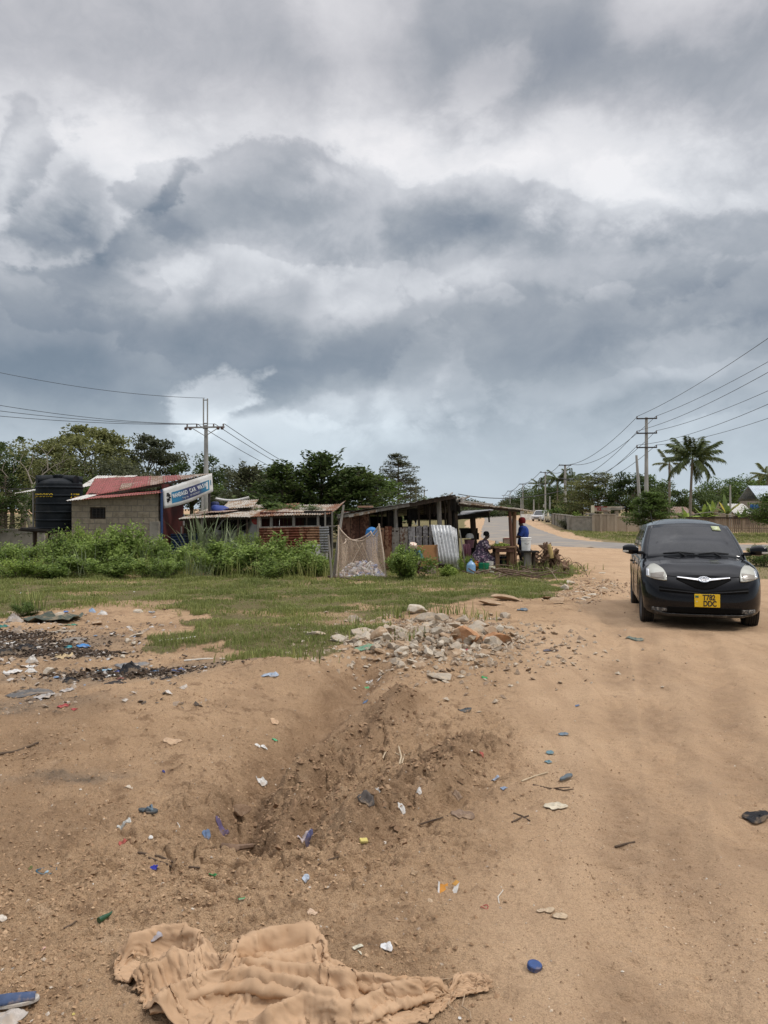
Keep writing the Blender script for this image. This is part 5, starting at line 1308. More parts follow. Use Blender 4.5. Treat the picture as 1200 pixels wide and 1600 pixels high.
# brown board, cement block in front of the planks
root = thing('brown_board', 'brown cupboard-like board leaning on the grey planks', 'board', at(668, 24.0)); b = root.location
MB().prism([W(651,852,24.1)-b, W(682.5,851.5,24.1)-b, W(682,884,23.9)-b, W(655,886,23.9)-b], (0,.05,0)).build('panel', M('orange_brown_board', (.30,.15,.055), (.25,.12,.045), 3, .7, .1), root, bevel=.006)
MB().beam(W(682.5,851,24.08)-b, W(684,902,23.86)-b, .05, .06).build('stile', WOOD_BROWN, root)
o = MB().box((0,0,0), (.32,.2,.5)).build('cement_block', BLOCK, bevel=.015); o.location = W(673, 897, 23.3); tag(o, 'grey cement block standing at the foot of the brown board', 'block')
# upright pole of the net, sticks and the net itself
o = MB().tube([W(521,905,21.6), W(529,840,21.6), W(537,789,21.7)], [.045,.04,.03], 8).build('wooden_pole', WOOD_GREY); tag(o, 'slanting grey pole rising from the left corner of the net', 'pole')
o = MB().tube([W(519,912,21.2), W(513,836,21.4)], [.035,.028], 7).build('wooden_pole', WOOD_GREY); tag(o, 'short bare pole standing left of the net', 'pole')
m_, N_ = newmat('netting')
fine = N_.noise(N_.n('TexCoord', out=3), 9, 4, .6)
dn = N_.n('BsdfPrincipled', {'Base Color': (.56,.44,.33,1), 'Roughness': .9, 'Specular IOR Level': .1}); tl = N_.n('BsdfTranslucent', [(.5,.38,.28,1)])
N_.n('OutputMaterial', [N_.n('MixShader', [N_.ss(fine, .3, .7, .30, .48), N_.n('BsdfTransparent', [(1,1,1,1)]), N_.n('MixShader', [.35, dn, tl])])], out=None)
NET = m_
NETROPE = M('net_hem', (.56,.45,.35), (.45,.35,.27), 20, .9, .2)
def net():
    A, B_, C_, D_ = W(529,823,21.6), W(592,821,21.2), W(580,830,22.8), W(541,842,22.8)   # four hung corners
    root = thing('mosquito_net', 'beige mosquito net hung on poles as a bin for plastic waste', 'net', at(563, 21.8)); b = root.location
    gA, gB, gC, gD = [Vector((p.x, p.y, Hs(p.x, p.y)+.02)) for p in (W(526,0,21.3), W(603,0,20.9), W(590,0,22.9), W(538,0,22.9))]
    def side(p, q, gp, gq, sag, seed, nm, n=26, mrows=14):
        rows = []; hem = []
        for j in range(mrows+1):
            v = j/mrows; row = []
            for i in range(n+1):
                u = i/n; top = p.lerp(q, u)-Vector((0,0,sag*4*u*(1-u))); bot = gp.lerp(gq, u); c = top.lerp(bot, v)
                nrm = Vector((-(q-p).y, (q-p).x, 0)).normalized()
                f = .055*math.sin(u*13+seed+2.2*v)+.035*math.sin(u*29+seed*2)+.07*math.sin(math.pi*u)*math.sin(math.pi*v)
                row.append(c+nrm*f*(.25+.75*math.sin(math.pi*min(v, .75)))-b)
            rows.append(row)
        MB().grid(rows).build(nm, NET, root)
        MB().tube(rows[0], .016, 6).build('hem', NETROPE, root)
    side(A, B_, gA, gB, .42, 1, 'front_panel'); side(B_, C_, gB, gC, .22, 2.4, 'side_panel'); side(C_, D_, gC, gD, .12, 4.1, 'rear_panel'); side(D_, A, gD, gA, .28, 5.5, 'side_panel')
    for p, g_ in ((A, gA), (B_, gB)): MB().tube([p+Vector((0,0,.05))-b, p.lerp(g_, .5)-b+Vector((.02,0,0)), g_-b], .022, 7).build('corner_stick', NETROPE, root)
    for (u0, v0, u1, v1) in ((566,848,541,900),(566,848,585,895),(572,876,556,846),(545,842,536,905)): MB().tube([W(u0,v0,21.5)-b, W((u0+u1)/2-1,(v0+v1)/2,21.35)-b, W(u1,v1,21.3)-b], .010, 5).build('gathered_fold', NETROPE, root)
net()
def plastic_heap():
    g = np.random.default_rng(12); base = [(.80,.78,.75),(.70,.74,.82),(.34,.40,.64),(.80,.77,.72),(.66,.64,.64),(.70,.54,.48)]
    mats = [M('waste_plastic_%d' % i, c, tuple(q*.7 for q in c), 12, .4, .3, spec=.4) for i, c in enumerate(base)]
    me = None; mb = [MB() for _ in mats]; cx, cy = W(565,0,21.8).x, 21.8
    for i in range(330):
        a, q = g.uniform(0,6.28), g.uniform(0,1)**.5; x, y = cx+math.cos(a)*.62*q, cy+math.sin(a)*.66*q
        z = Hs(x, y)+g.uniform(0, 1)*.42*(1-q*q)+.03; d = Vector(g.normal(size=3)); d.z *= .4; d = d.normalized()*g.uniform(.05,.13); r_ = g.uniform(.03,.055)
        c = Vector((x, y, z)); mb[int(g.integers(0, len(mats)))].tube([c-d, c-d*.6, c+d*.4, c+d*.75, c+d*1.05], [r_*.8, r_, r_*.95, r_*.5, r_*.3], 7)
    o = bpy.data.meshes.new('plastic_waste'); vs, fs, mi = [], [], []
    for k, m in enumerate(mb): n = len(vs); vs += m.v; fs += [tuple(i+n for i in f) for f in m.f]; mi += [k]*len(m.f)
    o.from_pydata(vs, [], fs); o.polygons.foreach_set('material_index', mi); o.polygons.foreach_set('use_smooth', [True]*len(fs))
    tag(link('plastic_waste', o, mats), 'heap of crushed plastic bottles and bags inside the net', 'plastic waste', kind='stuff')
plastic_heap()
root = thing('drum', 'tall pale drum with a bright blue cover behind the net', 'drum', at(581, 23.6))
zt = W(0, 824, 23.6).z-root.location.z
MB().lathe([(.02,0),(.17,0),(.18,.04),(.175,zt*.5),(.18,zt*.86)], n=24).build('drum_body', M('lavender_plastic', (.30,.29,.36), (.22,.21,.27), 5, .6, .1), root)
MB().lathe([(.19,zt*.80),(.20,zt*.86),(.17,zt*.95),(.08,zt*1.0),(.01,zt*1.01)], n=24).build('cover', plain('blue_cover', (.015,.16,.42), .5), root)

# ------------------------------------------------------------------ far side of the road
def walls_right():
    Y = 67
    def run(name, lab, pa, pb, ztop, mat, cop, th=.2, panels=0, pm=None, cat='wall'):
        a, c = Vector((pa[0], pa[1], 0)), Vector((pb[0], pb[1], 0)); L = (c-a).length; g = Hs(*((a+c)/2).xy)
        root = thing(name, lab, cat, ((a+c)/2).to_tuple()[:2]+(g,), math.atan2(c.y-a.y, c.x-a.x)); h = ztop-g
        MB().box((0,0,(h-.08)/2-.2), (L, th, h-.08+.4)).build('wall_face', mat, root)
        MB().box((0,0,h-.035), (L+.06, th+.1, .09)).build('coping', cop, root, bevel=.01)
        for i in range(panels+1 if panels else 0): MB().box((-L/2+L*i/panels, -.05, h/2-.05), (.22, th+.12, h-.1)).build('pier', pm or mat, root)
    x = lambda px, Y: (px-CX)/F*Y
    run('boundary_wall', 'grey cement wall with piers, receding behind the pole across the road', (x(864,100),100), (x(893,69),69), W(0,805.5,68).z-.0, CEMENT, CEMENT, .2, 5)
    run('boundary_wall', 'blank grey cement wall left of the tan gate wall', (x(893,69),69), (x(927,67),67), W(0,806.6,67).z, CEMENT, CEMENT)
    run('gate_wall', 'tan rendered gate wall with shallow panels and a dark joint', (x(927.5,66.4),66.4), (x(962,66),66), W(0,803.2,66).z, CEMENT_TAN, CEMENT_TAN, .3, 3, CEMENT_TAN)
    run('gate_wall', 'lower tan wall running right behind the near green tree', (x(962,66.2),66.2), (x(1058,66),66), W(0,806.5,66).z, CEMENT_TAN, CEMENT_TAN, .2, 5, CEMENT_TAN)
    # plank fence to the right
    a, c = (x(1058,66),66), (x(1260,62),62); root = thing('plank_fence', 'weathered upright plank fence with a dark top rail behind the car', 'fence', (a[0], a[1], Hs(*a)), math.atan2(c[1]-a[1], c[0]-a[0])); L = math.hypot(c[0]-a[0], c[1]-a[1]); h = W(0,809,65).z-Hs(*a)
    m = MB(); rr = random.Random(2); n = 62
    for i in range(n): m.box((L*(i+.5)/n, rr.uniform(-.02,.02), h/2-.1), (L/n-.02-rr.random()*.02, .03, h+.1-rr.random()*.08))
    m.build('planks', M('fence_wood', (.33,.26,.19), (.21,.16,.115), 1.6, .95, .3, stretch=(2.5,2.5,.2), c3=(.13,.10,.075)), root)
    MB().box((L/2,-.06,h+.0), (L,.10,.13)).build('top_rail', WOOD_DARK, root); MB().box((L/2,.06,h*.3), (L,.06,.08)).build('back_rail', WOOD_DARK, root)
    # gate pillar lamp house and cream signboard above the wall
    root = thing('gate_pillar', 'tan masonry gate pillar with a small roofed cap above the wall', 'pillar', (x(955.5,66.8),66.8,Hs(20,66))); h = W(0,797,66.8).z-Hs(20,66.8)
    MB().box((-.5,0,h/2-.1),(.30,.3,h+.1)).box((.42,0,h/2-.1),(.30,.3,h+.1)).build('pier', CEMENT_TAN, root); MB().box((0,0,h+.10),(1.6,.7,.2)).build('cap_slab', CEMENT, root, bevel=.01); MB().box((.35,0,h+.26),(1.3,.5,.10)).build('cap_slab', CEMENT_TAN, root, bevel=.01); MB().box((0,.05,h*.45),(.65,.16,h*.8)).build('infill', BLACK_AND_SHADE, root)
    root = thing('signboard', 'cream signboard with dark red letters above the far gate wall', 'signboard', (x(940,70),70,Hs(20,70))); h = W(0,796,70).z-Hs(20,70)
    MB().box((0,0,h+.02),(1.65,.10,.42)).build('board', M('sign_cream', (.50,.40,.32), (.42,.33,.26), 4), root, bevel=.01)
    MB().box((0,-.03,h+.235),(1.70,.12,.06)).build('top_strip', RED_PAINT, root)
    text('lettering', 'KEBI P', .34, RED_PAINT, root, Matrix.Translation((.05,-.06,h)) @ Matrix.Rotation(R(90),4,'X'), .01, .012)
    for s in (-.7,.7): MB().box((s,.09,h/2-.1),(.08,.08,h)).build('leg', STEEL, root)
    o = MB().box((0,0,0),(.26,.26,.66)).build('sign_pillar', CREAM, bevel=.01); o.location = W(926, 795.5, 69.2); tag(o, 'cream block pillar at the left end of the red-lettered signboard', 'pillar')
    o = MB().box((0,0,0),(.80,.5,.12)).box((.1,0,-.3),(.3,.3,.5)).build('stone_slab', CEMENT, bevel=.01); o.location = W(922, 803.0, 68.4); tag(o, 'small grey slab cap on the end of the blank cement wall', 'wall cap')
    MB_ = shrub(2, 'clipped bright green bush showing over the blank cement wall', 908, 0, 1.75, 1.2, None, LEAF_BRIGHT, 'bush', 'bush', 0, 70.5)
    # houses behind the fence
    def house(lab, px0, px1, pe, pr, Y, wallm, roofm, gable=True, wn=2):
        xa, xb = x(px0,Y), x(px1,Y); g = Hs((xa+xb)/2, Y); root = thing('house', lab, 'house', ((xa+xb)/2, Y, g)); w = xb-xa; he = W(0,pe,Y).z-g; hr = W(0,pr,Y).z-g; D = 5
        MB().box((0,D/2,he/2-.1),(w*.94,D,he+.1)).build('wall', wallm, root)
        for s in (0, 1):
            r0 = Vector((-w/2, -.4 if s == 0 else D+.4, he-.08)); r = corrugated(r0, (w,0,0), (0,(D/2+.4)*(1 if s == 0 else -1),hr-he+.08), .25, .03, .05, px0+s); MB().grid(r).build('roof_sheet', roofm, root, solid=.02)
        for i in range(wn): 
            f = MB().box((-w*.3+w*.6*i/max(1,wn-1),-.02,he*.5),(.9,.06,.9)).build('window', WOOD_DARK, root); MB().box((-w*.3+w*.6*i/max(1,wn-1),-.06,he*.5),(.7,.02,.7)).build('pane', GLASS_DK, f)
    house('low house with a bright white metal roof behind the fence', 1146, 1178, 803, 787, 84, CEMENT_TAN, ROOF_WHITE)
    house('house with a pale blue-white roof, highest at the right edge', 1184, 1240, 782, 758, 92, CEMENT_TAN, M('pale_blue_roof', (.50,.57,.62), (.42,.47,.52), 1.5, .6, .1))
    house('small house with a pinkish brown roof left of the palm trunk foot', 1052, 1084, 802, 792, 86, CEMENT_TAN, ROOF_DULL, wn=1)
    house('low grey-roofed house behind the yellow banana leaf', 1118, 1150, 800, 786, 96, CEMENT_TAN, ROOF_PALE)
    o = MB().tube([W(1080,804,66.5), W(1110,800,66.8), W(1150,806,67.2)], .035, 6).build('washing_line_pole', WOOD_GREY); tag(o, 'thin slanting pole lying over the plank fence', 'pole')
    draped('tarpaulin', 'blue tarpaulin lying over the edge of the white metal roof', 'tarpaulin', 1172, 788, 1185, 800, 82, plain('blue_tarp2', (.03,.12,.32)), .15, 3)
walls_right()
simple_vehicle('parked_car', 'white vehicle parked before the wall across the road', (W(845,0,124).x, 124, gz(845,124)), R(60), 4.4, 1.75, 1.75, CARWHITE, GLASS_DK)
simple_vehicle('parked_taxi', 'small cream vehicle nose-on beside the white parked one', (W(860.5,0,112).x, 112, gz(860,112)), R(95), 2.6, 1.15, 1.6, CREAM, GLASS_DK, .35, True)
o = MB().box((0,0,0),(7.5,.25,1.0)).build('low_wall', PAINT_WHITE); o.location = (W(841,0,130).x, 130, gz(841,130)+.6); o.rotation_euler[2] = R(30); tag(o, 'long low white wall beyond the far poles', 'wall')

# ------------------------------------------------------------------ poles and wires
def pole(label, base, h, r0, arms, rz=0, box=False, lean=0, frame=False, name='utility_pole', group='power poles along the road'):
    root = thing(name, label, 'utility pole', base, rz, group); root.rotation_euler[1] = lean
    MB().tube([(0,0,-.4),(0,0,h*.5),(0,0,h)], [r0,r0*.78,r0*.56], 10).build('shaft', CONCRETE, root)
    for z, w in arms:
        c = MB().box((0,-r0*.75,z), (w,.09,.10)).build('crossarm', STEEL if not frame else CONCRETE, root)
        for s in (-.47,-.22,.22,.47) if frame else (-.47,.47): MB().lathe([(.02,.05),(.06,.07),(.035,.11),(.06,.15),(.035,.19),(.02,.22)], (s*w,-r0*.75,z), 10).build('insulator', CERAMIC, c)
        if frame:
            for s in (-1,1): MB().beam((s*w*.36,-r0*.75,z-.02),(0,-r0*.75,z-.55),.04).build('brace', CONCRETE, root)
    if box: MB().box((-.25,-.25,h*.28),(.35,.3,.6)).build('meter_box', CONCRETE, root, bevel=.02)
    return root
Yp = 48.0; pb = at(322, Yp); hp = hgt(668, Yp)
pl = pole('tall grey pole with one wide crossarm and a narrow ladder-like top, left', pb, hp+.15, .20, [(hp, 2.5)], R(-8), frame=True, name='utility_pole', group=None)
for s in (-.13,.13): MB().box((s,-.1,hp+.85),(.06,.08,1.9)).build('top_rail', CONCRETE, pl)
for z in (.25, 1.7): MB().box((0,-.1,hp+z),(.32,.06,.06)).build('top_rung', CONCRETE, pl)
for s in (-.55,-.42,.4,.52): MB().lathe([(.03,-.1),(.10,-.06),(.10,.06),(.03,.1)], (s*2.2,-.28,hp-.08), 10).build('disc_insulator', CERAMIC, pl)
pole('shorter plain pole standing just left of the tall grey one', at(316, 47.6), hgt(775, 47.6), .12, [], name='plain_pole', group=None)
RP = [(1010,62,652),(883,122,726),(852,148,737),(817,215,756),(797,300,767),(787,400,774)]
labs = ['nearest tall concrete pole with three crossarms, beside the palm','second pole from the palm, thick foot before the wall, two crossarms','third pole from the palm, with a box low on its shaft','fourth pole from the palm, rising over far dark trees','fifth pole from the palm, thin and far','farthest tiny pole at the end of the road']
arm_z = []
for i, ((px, Y, pt), lab) in enumerate(zip(RP, labs)):
    h = hgt(pt, Y); zs = [(h-.12, 1.6), (h-1.3, 1.6), (h-2.45, 1.6)] if i == 0 else [(h-.15, 1.9), (h-2.3, 1.9)]
    pole(lab, at(px, Y), h, .20 if i != 1 else .30, zs, R(-10), box=(i == 2)); arm_z.append([z for z, _ in zs])
pole('short plain pole leaning beside the nearest tall one', at(1003, 60), hgt(711, 60), .16, [], 0, lean=R(-4), name='plain_pole', group=None)
for px, Y, pt, lab in ((859,118,775,'low plain post right of the boxed pole'),(834,150,780,'bare lamp post before the far trees'),(814,190,778,'thin post left of the fourth pole'),(790,240,788,'tiny white post far down the road'),(1141,84,758,'grey post standing behind the white roof'),(793,330,777,'tiny second pole beside the farthest ones'),(650,95,750,'thin pole behind the shack, left one'),(663,140,764,'thin pole behind the shack, right one')):
    pole(lab, at(px, Y), hgt(pt, Y), .09+.0006*Y, [(hgt(pt, Y)-.3, 1.2)] if px in (663, 793) else [], name='thin_pole', group=None)
def wire(label, a, c, sag, r_=.013, group='overhead wires'):
    pts = [Vector(a).lerp(Vector(c), t)-Vector((0,0,sag*4*t*(1-t))) for t in np.linspace(0,1,26)]
    rad = [max(r_, .00030*p.y) for p in pts]
    tag(MB().tube(pts, rad, 5, False).build('power_line', WIRE), label, 'power line', group)
def armend(i, k, s):
    px, Y, pt = RP[i]; p = at(px, Y); return Vector((p.x+s*(.75 if i == 0 else .9)*math.cos(R(-10)), p.y-.15, p.z+arm_z[i][min(k, len(arm_z[i])-1)]+.2))
nm = ['topmost','middle','lowest']
for k in range(3):
    for s in (-1, 1):
        a = armend(0, k, s); d_ = Vector((15.2+s*.9, 20.5, a.z+.1)); d_ = a+(d_-a)*1.0
        wire('wire from the %s crossarm of the nearest pole, %s strand, towards the viewer' % (nm[k], 'left' if s < 0 else 'right'), a, (d_.x+.35*k, d_.y, a.z), .45+.12*k)
        wire('wire from the %s crossarm of the nearest pole, %s strand, to the next pole' % (nm[k], 'left' if s < 0 else 'right'), a, armend(1, min(k, 1), s*(1 if k < 2 else .5)), 1.3+.25*k)
for i in range(1, 5):
    for s in (-1, 1): wire('%s far wire between the %s and the next pole' % ('left' if s < 0 else 'right', ['','second','third','fourth','fifth'][i]), armend(i, 0, s), armend(i+1, 0, s), .8, .02)
wire('slack cable bundle strung low across the far road', W(716,772,110), W(880,766,118), .9, .06, None)
L0 = Vector((pb.x, Yp-.3, pb.z+hp+.2))
for k, (sx, py0) in enumerate(((-1.2, 617), (-.5, 633), (.6, 648))):
    a = L0+Vector((sx,0,0)); e = W(-320, [566,590,612][k], 31); wire('left %s wire running from the wide crossarm out of the photo' % ['upper','middle','lower'][k], a, e, [.55,.5,.45][k], .014)
wire('thin faint wire from the ladder-like pole top out to the left', L0+Vector((0,0,1.6)), W(-320, 500, 31), .7, .008)
for k, sx in enumerate((-.5, .6, 1.2)): wire('wire from the wide crossarm descending behind the dark trees, %s one' % ['left','middle','right'][k], L0+Vector((sx,0,0)), W(640+8*k, 757, 150), 3.6, .02)

for o in list(COL.objects):
    if o.parent is None and 'kind' not in o.keys() and o.type in ('MESH', 'EMPTY'): o['kind'] = 'thing'
# ------------------------------------------------------------------ the black car
def carpaint():
    m, N = newmat('black_paint'); o = N.n('TexCoord', out=3); s = N.n('SeparateXYZ', [o], out=None)
    n = N.noise(o, 3.5, 6, .65); nf = N.noise(o, 60, 3, .6)
    dust = N.m('MULTIPLY', N.ss(N.m('ADD', s.outputs[2], N.m('MULTIPLY', N.m('SUBTRACT', n, .5), .35)), .72, .22), N.ss(n, .25, .6, .35, .85))
    side = N.ss(s.outputs[1], -.35, .6, .02, .5)        # road dust lies thicker along the flanks
    dust = N.m('MULTIPLY', dust, side)
    film = N.m('ADD', N.m('MULTIPLY', N.ss(nf, .4, .7), .004), N.m('MULTIPLY', dust, .9))
    col = N.mix(film, (.004, .0045, .0065), (.30, .225, .155))
    finish(N, col, N.m('ADD', .20, N.m('MULTIPLY', dust, .55)), None, spec=.08, extra={'Coat IOR': 1.38, 'Coat Weight': N.m('SUBTRACT', .55, N.m('MULTIPLY', dust, .55)), 'Coat Roughness': .03})
    return m
def car():
    Wm, yF, yR = .835, -.78, 3.12
    root = thing('car', 'black compact hatchback with yellow number plate coming along the sandy track', 'car', (4.545, 11.15, -.045), R(-15)); root.rotation_euler[0] = R(-1.0); root.scale = (.945, 1, 1.03)
    PAINT = carpaint(); BLK = plain('black_trim', (.012,.012,.013), .55, .3); DARKV = plain('black_void', (.006,.006,.006), .9, .1)
    GL = M('car_glass', (.012,.014,.017), (.020,.022,.025), 3, .04, 0, spec=.7)
    WINDG = M('windscreen_glass', (.014,.016,.019), (.020,.022,.026), 2, .04, 0, spec=.30, c3=(.045,.047,.048))
    CHROME = plain('chrome', (.75,.76,.77), .18, .5, .05, 1.0); LAMP = M('headlight_lens', (.50,.50,.44), (.40,.40,.35), 4, .12, 0, spec=.6); LAMP2 = M('headlight_bowl', (.30,.27,.23), (.20,.18,.15), 6, .2, 0, spec=.6)
    RUB = M('tyre_rubber', (.020,.019,.018), (.05,.042,.034), 9, .9, .3); RIM = plain('rim_alloy', (.33,.33,.34), .4, .5, .2, .7)
    lerp = lambda x, xs, ys: float(np.interp(x, xs, ys))
    ztop = lambda y: lerp(y, [-.80,-.70,-.55,-.30,0,.25,.6,1.2,2.9,3.15], [.675,.705,.765,.825,.875,.915,.945,.965,1.0,.98])
    zbot = lambda y: max([.20]+[.30+math.sqrt(max(0, .345**2-(y-w)**2)) for w in (0, 2.55) if abs(y-w) < .345])
    af, n_ = .60, 2.5
    def outline(w, yf, yr, af, ar, nn, N1=18, N2=60, N3=10):
        pts = []
        for i in range(N1):
            ph = math.pi/2*i/N1; pts.append((w*math.sin(ph)**(2/nn), yf+af-af*math.cos(ph)**(2/nn)))
        for i in range(N2): pts.append((w, yf+af+(yr-ar-yf-af)*i/(N2-1)))
        for i in range(1, N3+1):
            ph = math.pi/2*i/N3; pts.append((w*math.cos(ph)**(2/3), yr-ar+ar*math.sin(ph)**(2/3)))
        return pts
    lev = [(0,.07,-.70),(.05,.035,-.735),(.12,.012,-.765),(.3,.0,-.785),(.5,.0,-.78),(.66,.004,-.765),(.78,.012,-.745),(.88,.028,-.72),(.95,.05,-.69),(1.0,.085,-.645)]
    rowsR = []
    for s, ins, yf in lev:
        o = outline(Wm-ins, yf, yR-ins, af, .35, n_); row = []
        for x, y in o:
            zb, zt = zbot(y), ztop(y); z = zb+s*(zt-zb)
            flare = .022*max(0, 1-abs((z-.45)/.3))*max([max(0, 1-abs(y-w)/.5) for w in (0, 2.55)])
            row.append(Vector((x+flare*(x > .5), y, z)))
        rowsR.append(row)
    m = MB(); mir = lambda r: [Vector((-p.x, p.y, p.z)) for p in r]
    full = [list(reversed(mir(r)))+r[1:] for r in rowsR]; m.grid(full)
    top = rowsR[-1]; ih = next(i for i, p in enumerate(top) if p.y > .42); rows = []
    for i in range(0, ih+1):
        p = top[i]; xe = p.x; row = []
        for k in range(21):
            u = -1+2*k/20; cr = lerp(p.y, [-.65,-.4,0,.4], [.015,.05,.062,.055]); bulge = .012*math.exp(-((abs(u)-.62)/.16)**2)*min(1, max(0, (p.y+.6)*3))
            row.append(Vector((xe*u, p.y-.03*(1-u*u)*(p.y < -.2)*(xe/.8), p.z+cr*(1-abs(u)**2.4)+bulge)))
        rows.append(row)
    m.grid(rows)
    # cabin
    def cabin(g):
        w = .790-.160*g+.02*math.sin(math.pi*g); yf = .20+.84*g; yr = 3.08-.22*g; o = outline(w, yf, yr, .30-.06*g, .35, 4.2, 18, 40, 10); r = []
        for x, y in o:
            z0 = ztop(min(y, 2.9))-.035+.07*max(0, 1-(abs(x)/.75)**2)*(y < .6); z1 = 1.405+.035*max(0, 1-(x/.6)**2); r.append(Vector((x, y, z0+(z1-z0)*g)))
        return r
    cr_ = [cabin(g) for g in np.linspace(0, 1, 12)]; m.grid([list(reversed(mir(r)))+r[1:] for r in cr_])
    t = cr_[-1]; rows = []
    for p in t:
        yy = (p.y-1.04)/(2.86-1.04); up = .075*math.sin(math.pi*min(1, max(0, yy*.92)))
        rows.append([Vector((p.x*u, p.y, p.z+up*(1-abs(u)**3.6)+.035*(1-(p.x*u/.6)**2)-.035*max(0, 1-(p.x/.6)**2))) for u in np.linspace(-1, 1, 17)])
    m.grid(rows)
    body = m.build('body', PAINT, root, weld=True, angle=38)
    bvh = BVHTree.FromPolygons([tuple(v.co) for v in body.data.vertices], [tuple(p.vertices) for p in body.data.polygons])
    def hit(x, z, off):
        h = bvh.ray_cast(Vector((x, -3, z)), Vector((0, 1, 0)))
        if h[0] is None: return Vector((x, -.5, z))
        nn = h[1] if h[1].y < 0 else -h[1]; return h[0]+nn*off
    def patch(name, x0, x1, zt, zb, off, mat, parent=root, nx=24, nz=8, solid=.012, angle=50):
        rows = [[hit(x0+(x1-x0)*i/nx, zb(x0+(x1-x0)*i/nx)+(zt(x0+(x1-x0)*i/nx)-zb(x0+(x1-x0)*i/nx))*j/nz, off) for i in range(nx+1)] for j in range(nz+1)]
        return MB().grid(rows).build(name, mat, parent, solid=solid, angle=angle)
    ip = lambda xs, zs: (lambda x: lerp(abs(x), xs, zs))
    # grille, chrome bar with its badge, slot, plate, lower lip
    vtop = ip([0,.06,.37], [.652,.668,.705]); 
    patch('grille', -.37, .37, lambda x: vtop(x)-.0, ip([0,.12,.37], [.565,.580,.690]), .004, DARKV)
    bar = patch('chrome_bar', -.36, .36, ip([0,.05,.10,.36], [.696,.696,.694,.712]), ip([0,.05,.10,.36], [.656,.662,.674,.702]), .018, CHROME, nx=40)
    def ring(a, b_, r_): return [hit(a*math.cos(q), .676+b_*math.sin(q), .036) for q in np.linspace(0, 2*math.pi, 30)]
    em = MB().tube(ring(.075,.030,0), .0055, 6, False).tube(ring(.028,.027,0), .0045, 6, False).tube([hit(.05*math.cos(q), .676+.013+.010*math.sin(q), .036) for q in np.linspace(0, 2*math.pi, 24)], .0045, 6, False).build('emblem', CHROME, bar)
    patch('intake_slot', -.60, .60, ip([0,.1,.6], [.530,.545,.590]), ip([0,.1,.6], [.488,.500,.520]), .003, DARKV, nx=40)
    patch('bumper_bar', -.60, .60, ip([0,.1,.6], [.512,.525,.558]), ip([0,.1,.6], [.502,.514,.546]), .012, BLK, nx=40)
    patch('lower_intake', -.50, .50, ip([0,.5], [.335,.325]), ip([0,.5], [.255,.262]), .003, DARKV, nx=30)
    patch('lower_lip', -.66, .66, ip([0,.5,.66], [.252,.250,.275]), ip([0,.5,.66], [.226,.222,.240]), .022, M('scuffed_lip', (.045,.043,.04), (.20,.19,.17), 14, .7, .4, thr=(.5,.7)), nx=40)
    for s in (-1, 1): 
        patch('scuff_mark', s*.50 if s < 0 else .50, s*.70 if s < 0 else .70, lambda x: .305, lambda x: .262, .004, M('scuff', (.30,.29,.27), (.03,.03,.03), 22, .8, .5, thr=(.42,.55)), nx=12)
    patch('bonnet_seam', -.60, .60, ip([0,.4,.6], [.7155,.7245,.7430]), ip([0,.4,.6], [.7105,.7195,.7380]), .002, DARKV, nx=40, solid=.003)
    # headlights
    for s in (-1, 1):
        hx = [.495,.53,.58,.64,.70,.755]; zt_ = lambda x: lerp(abs(x), hx, [.735,.800,.838,.862,.850,.800]); zb_ = lambda x: lerp(abs(x), hx, [.668,.664,.668,.676,.688,.705])
        h = patch('headlight', s*.495, s*.755, zt_, zb_, .010, LAMP, nx=20, nz=14, solid=.018)
        patch('lamp_bowl', s*.525, s*.70, lambda x: .76-.10*(abs(x)-.525), lambda x: .682+.05*(abs(x)-.525), .022, LAMP2, h, nx=12, solid=.004)
        patch('lamp_trim', s*.72, s*.756, lambda x: .80, lambda x: .705, .021, CHROME, h, nx=6, solid=.004)
    # plate
    pc = hit(.0, .41, 0); pl = MB().box((0,0,0), (.340,.012,.170)).build('number_plate', plain('plate_yellow', (.78,.50,.012), .45, .4, .08), root, bevel=.004); pl.location = (.03, pc.y-.020, .425); pl.rotation_euler[0] = R(-3)
    fr = lambda x, z: Matrix.Translation((x, -.008, z)) @ Matrix.Rotation(R(90), 4, 'X')
    text('lettering', 'T782', .098, BLACK_INK, pl, fr(.022,.040), .001, .0035, sx=.82); text('lettering', 'DDC', .098, BLACK_INK, pl, fr(.034,-.041), .001, .0035, sx=.82)
    MB().box((-.138,-.007,.058), (.045,.003,.014)).build('flag_patch', plain('flag_green', (.03,.22,.07)), pl); MB().box((-.138,-.0075,.044), (.045,.003,.012)).build('flag_patch', NAVY, pl); MB().box((-.138,-.007,-.012), (.016,.003,.012)).build('seal_dot', PAINT_WHITE, pl)
    # glass
    N1 = 18
    def glasspatch(name, i0, i1, g0, g1, off, mat, both=False, parent=root):
        rows = []
        for g in np.linspace(g0, g1, 10):
            r = cabin(g); seg = r[i0:i1+1]; seg = list(reversed(mir(r[1:i1+1])))+r[:i1+1] if both else seg; rows.append(seg)
        rr_ = []
        for row in rows: rr_.append([p+off(p) for p in row])
        return MB().grid(rr_).build(name, mat, parent, solid=.004)
    glasspatch('windscreen', 0, 11, .05, .975, lambda p: Vector((0,-.006,.006)), WINDG, True)
    def wpt(x, g):
        r = cabin(g); p = min((p for p in r[:12]), key=lambda p: abs(p.x-x)); return p+Vector((0,-.014,.014))
    MB().grid([[wpt(x, g) for x in (.34,.42,.48)] for g in (.80,.92)]).build('sticker', M('licence_sticker', (.45,.50,.22), (.62,.66,.50), 30, .5), root, solid=.002)
    def ybands(y0, y1):
        r = cabin(.4); ii = [i for i, p in enumerate(r) if i > 12 and y0 <= p.y <= y1]; return ii[0], ii[-1]
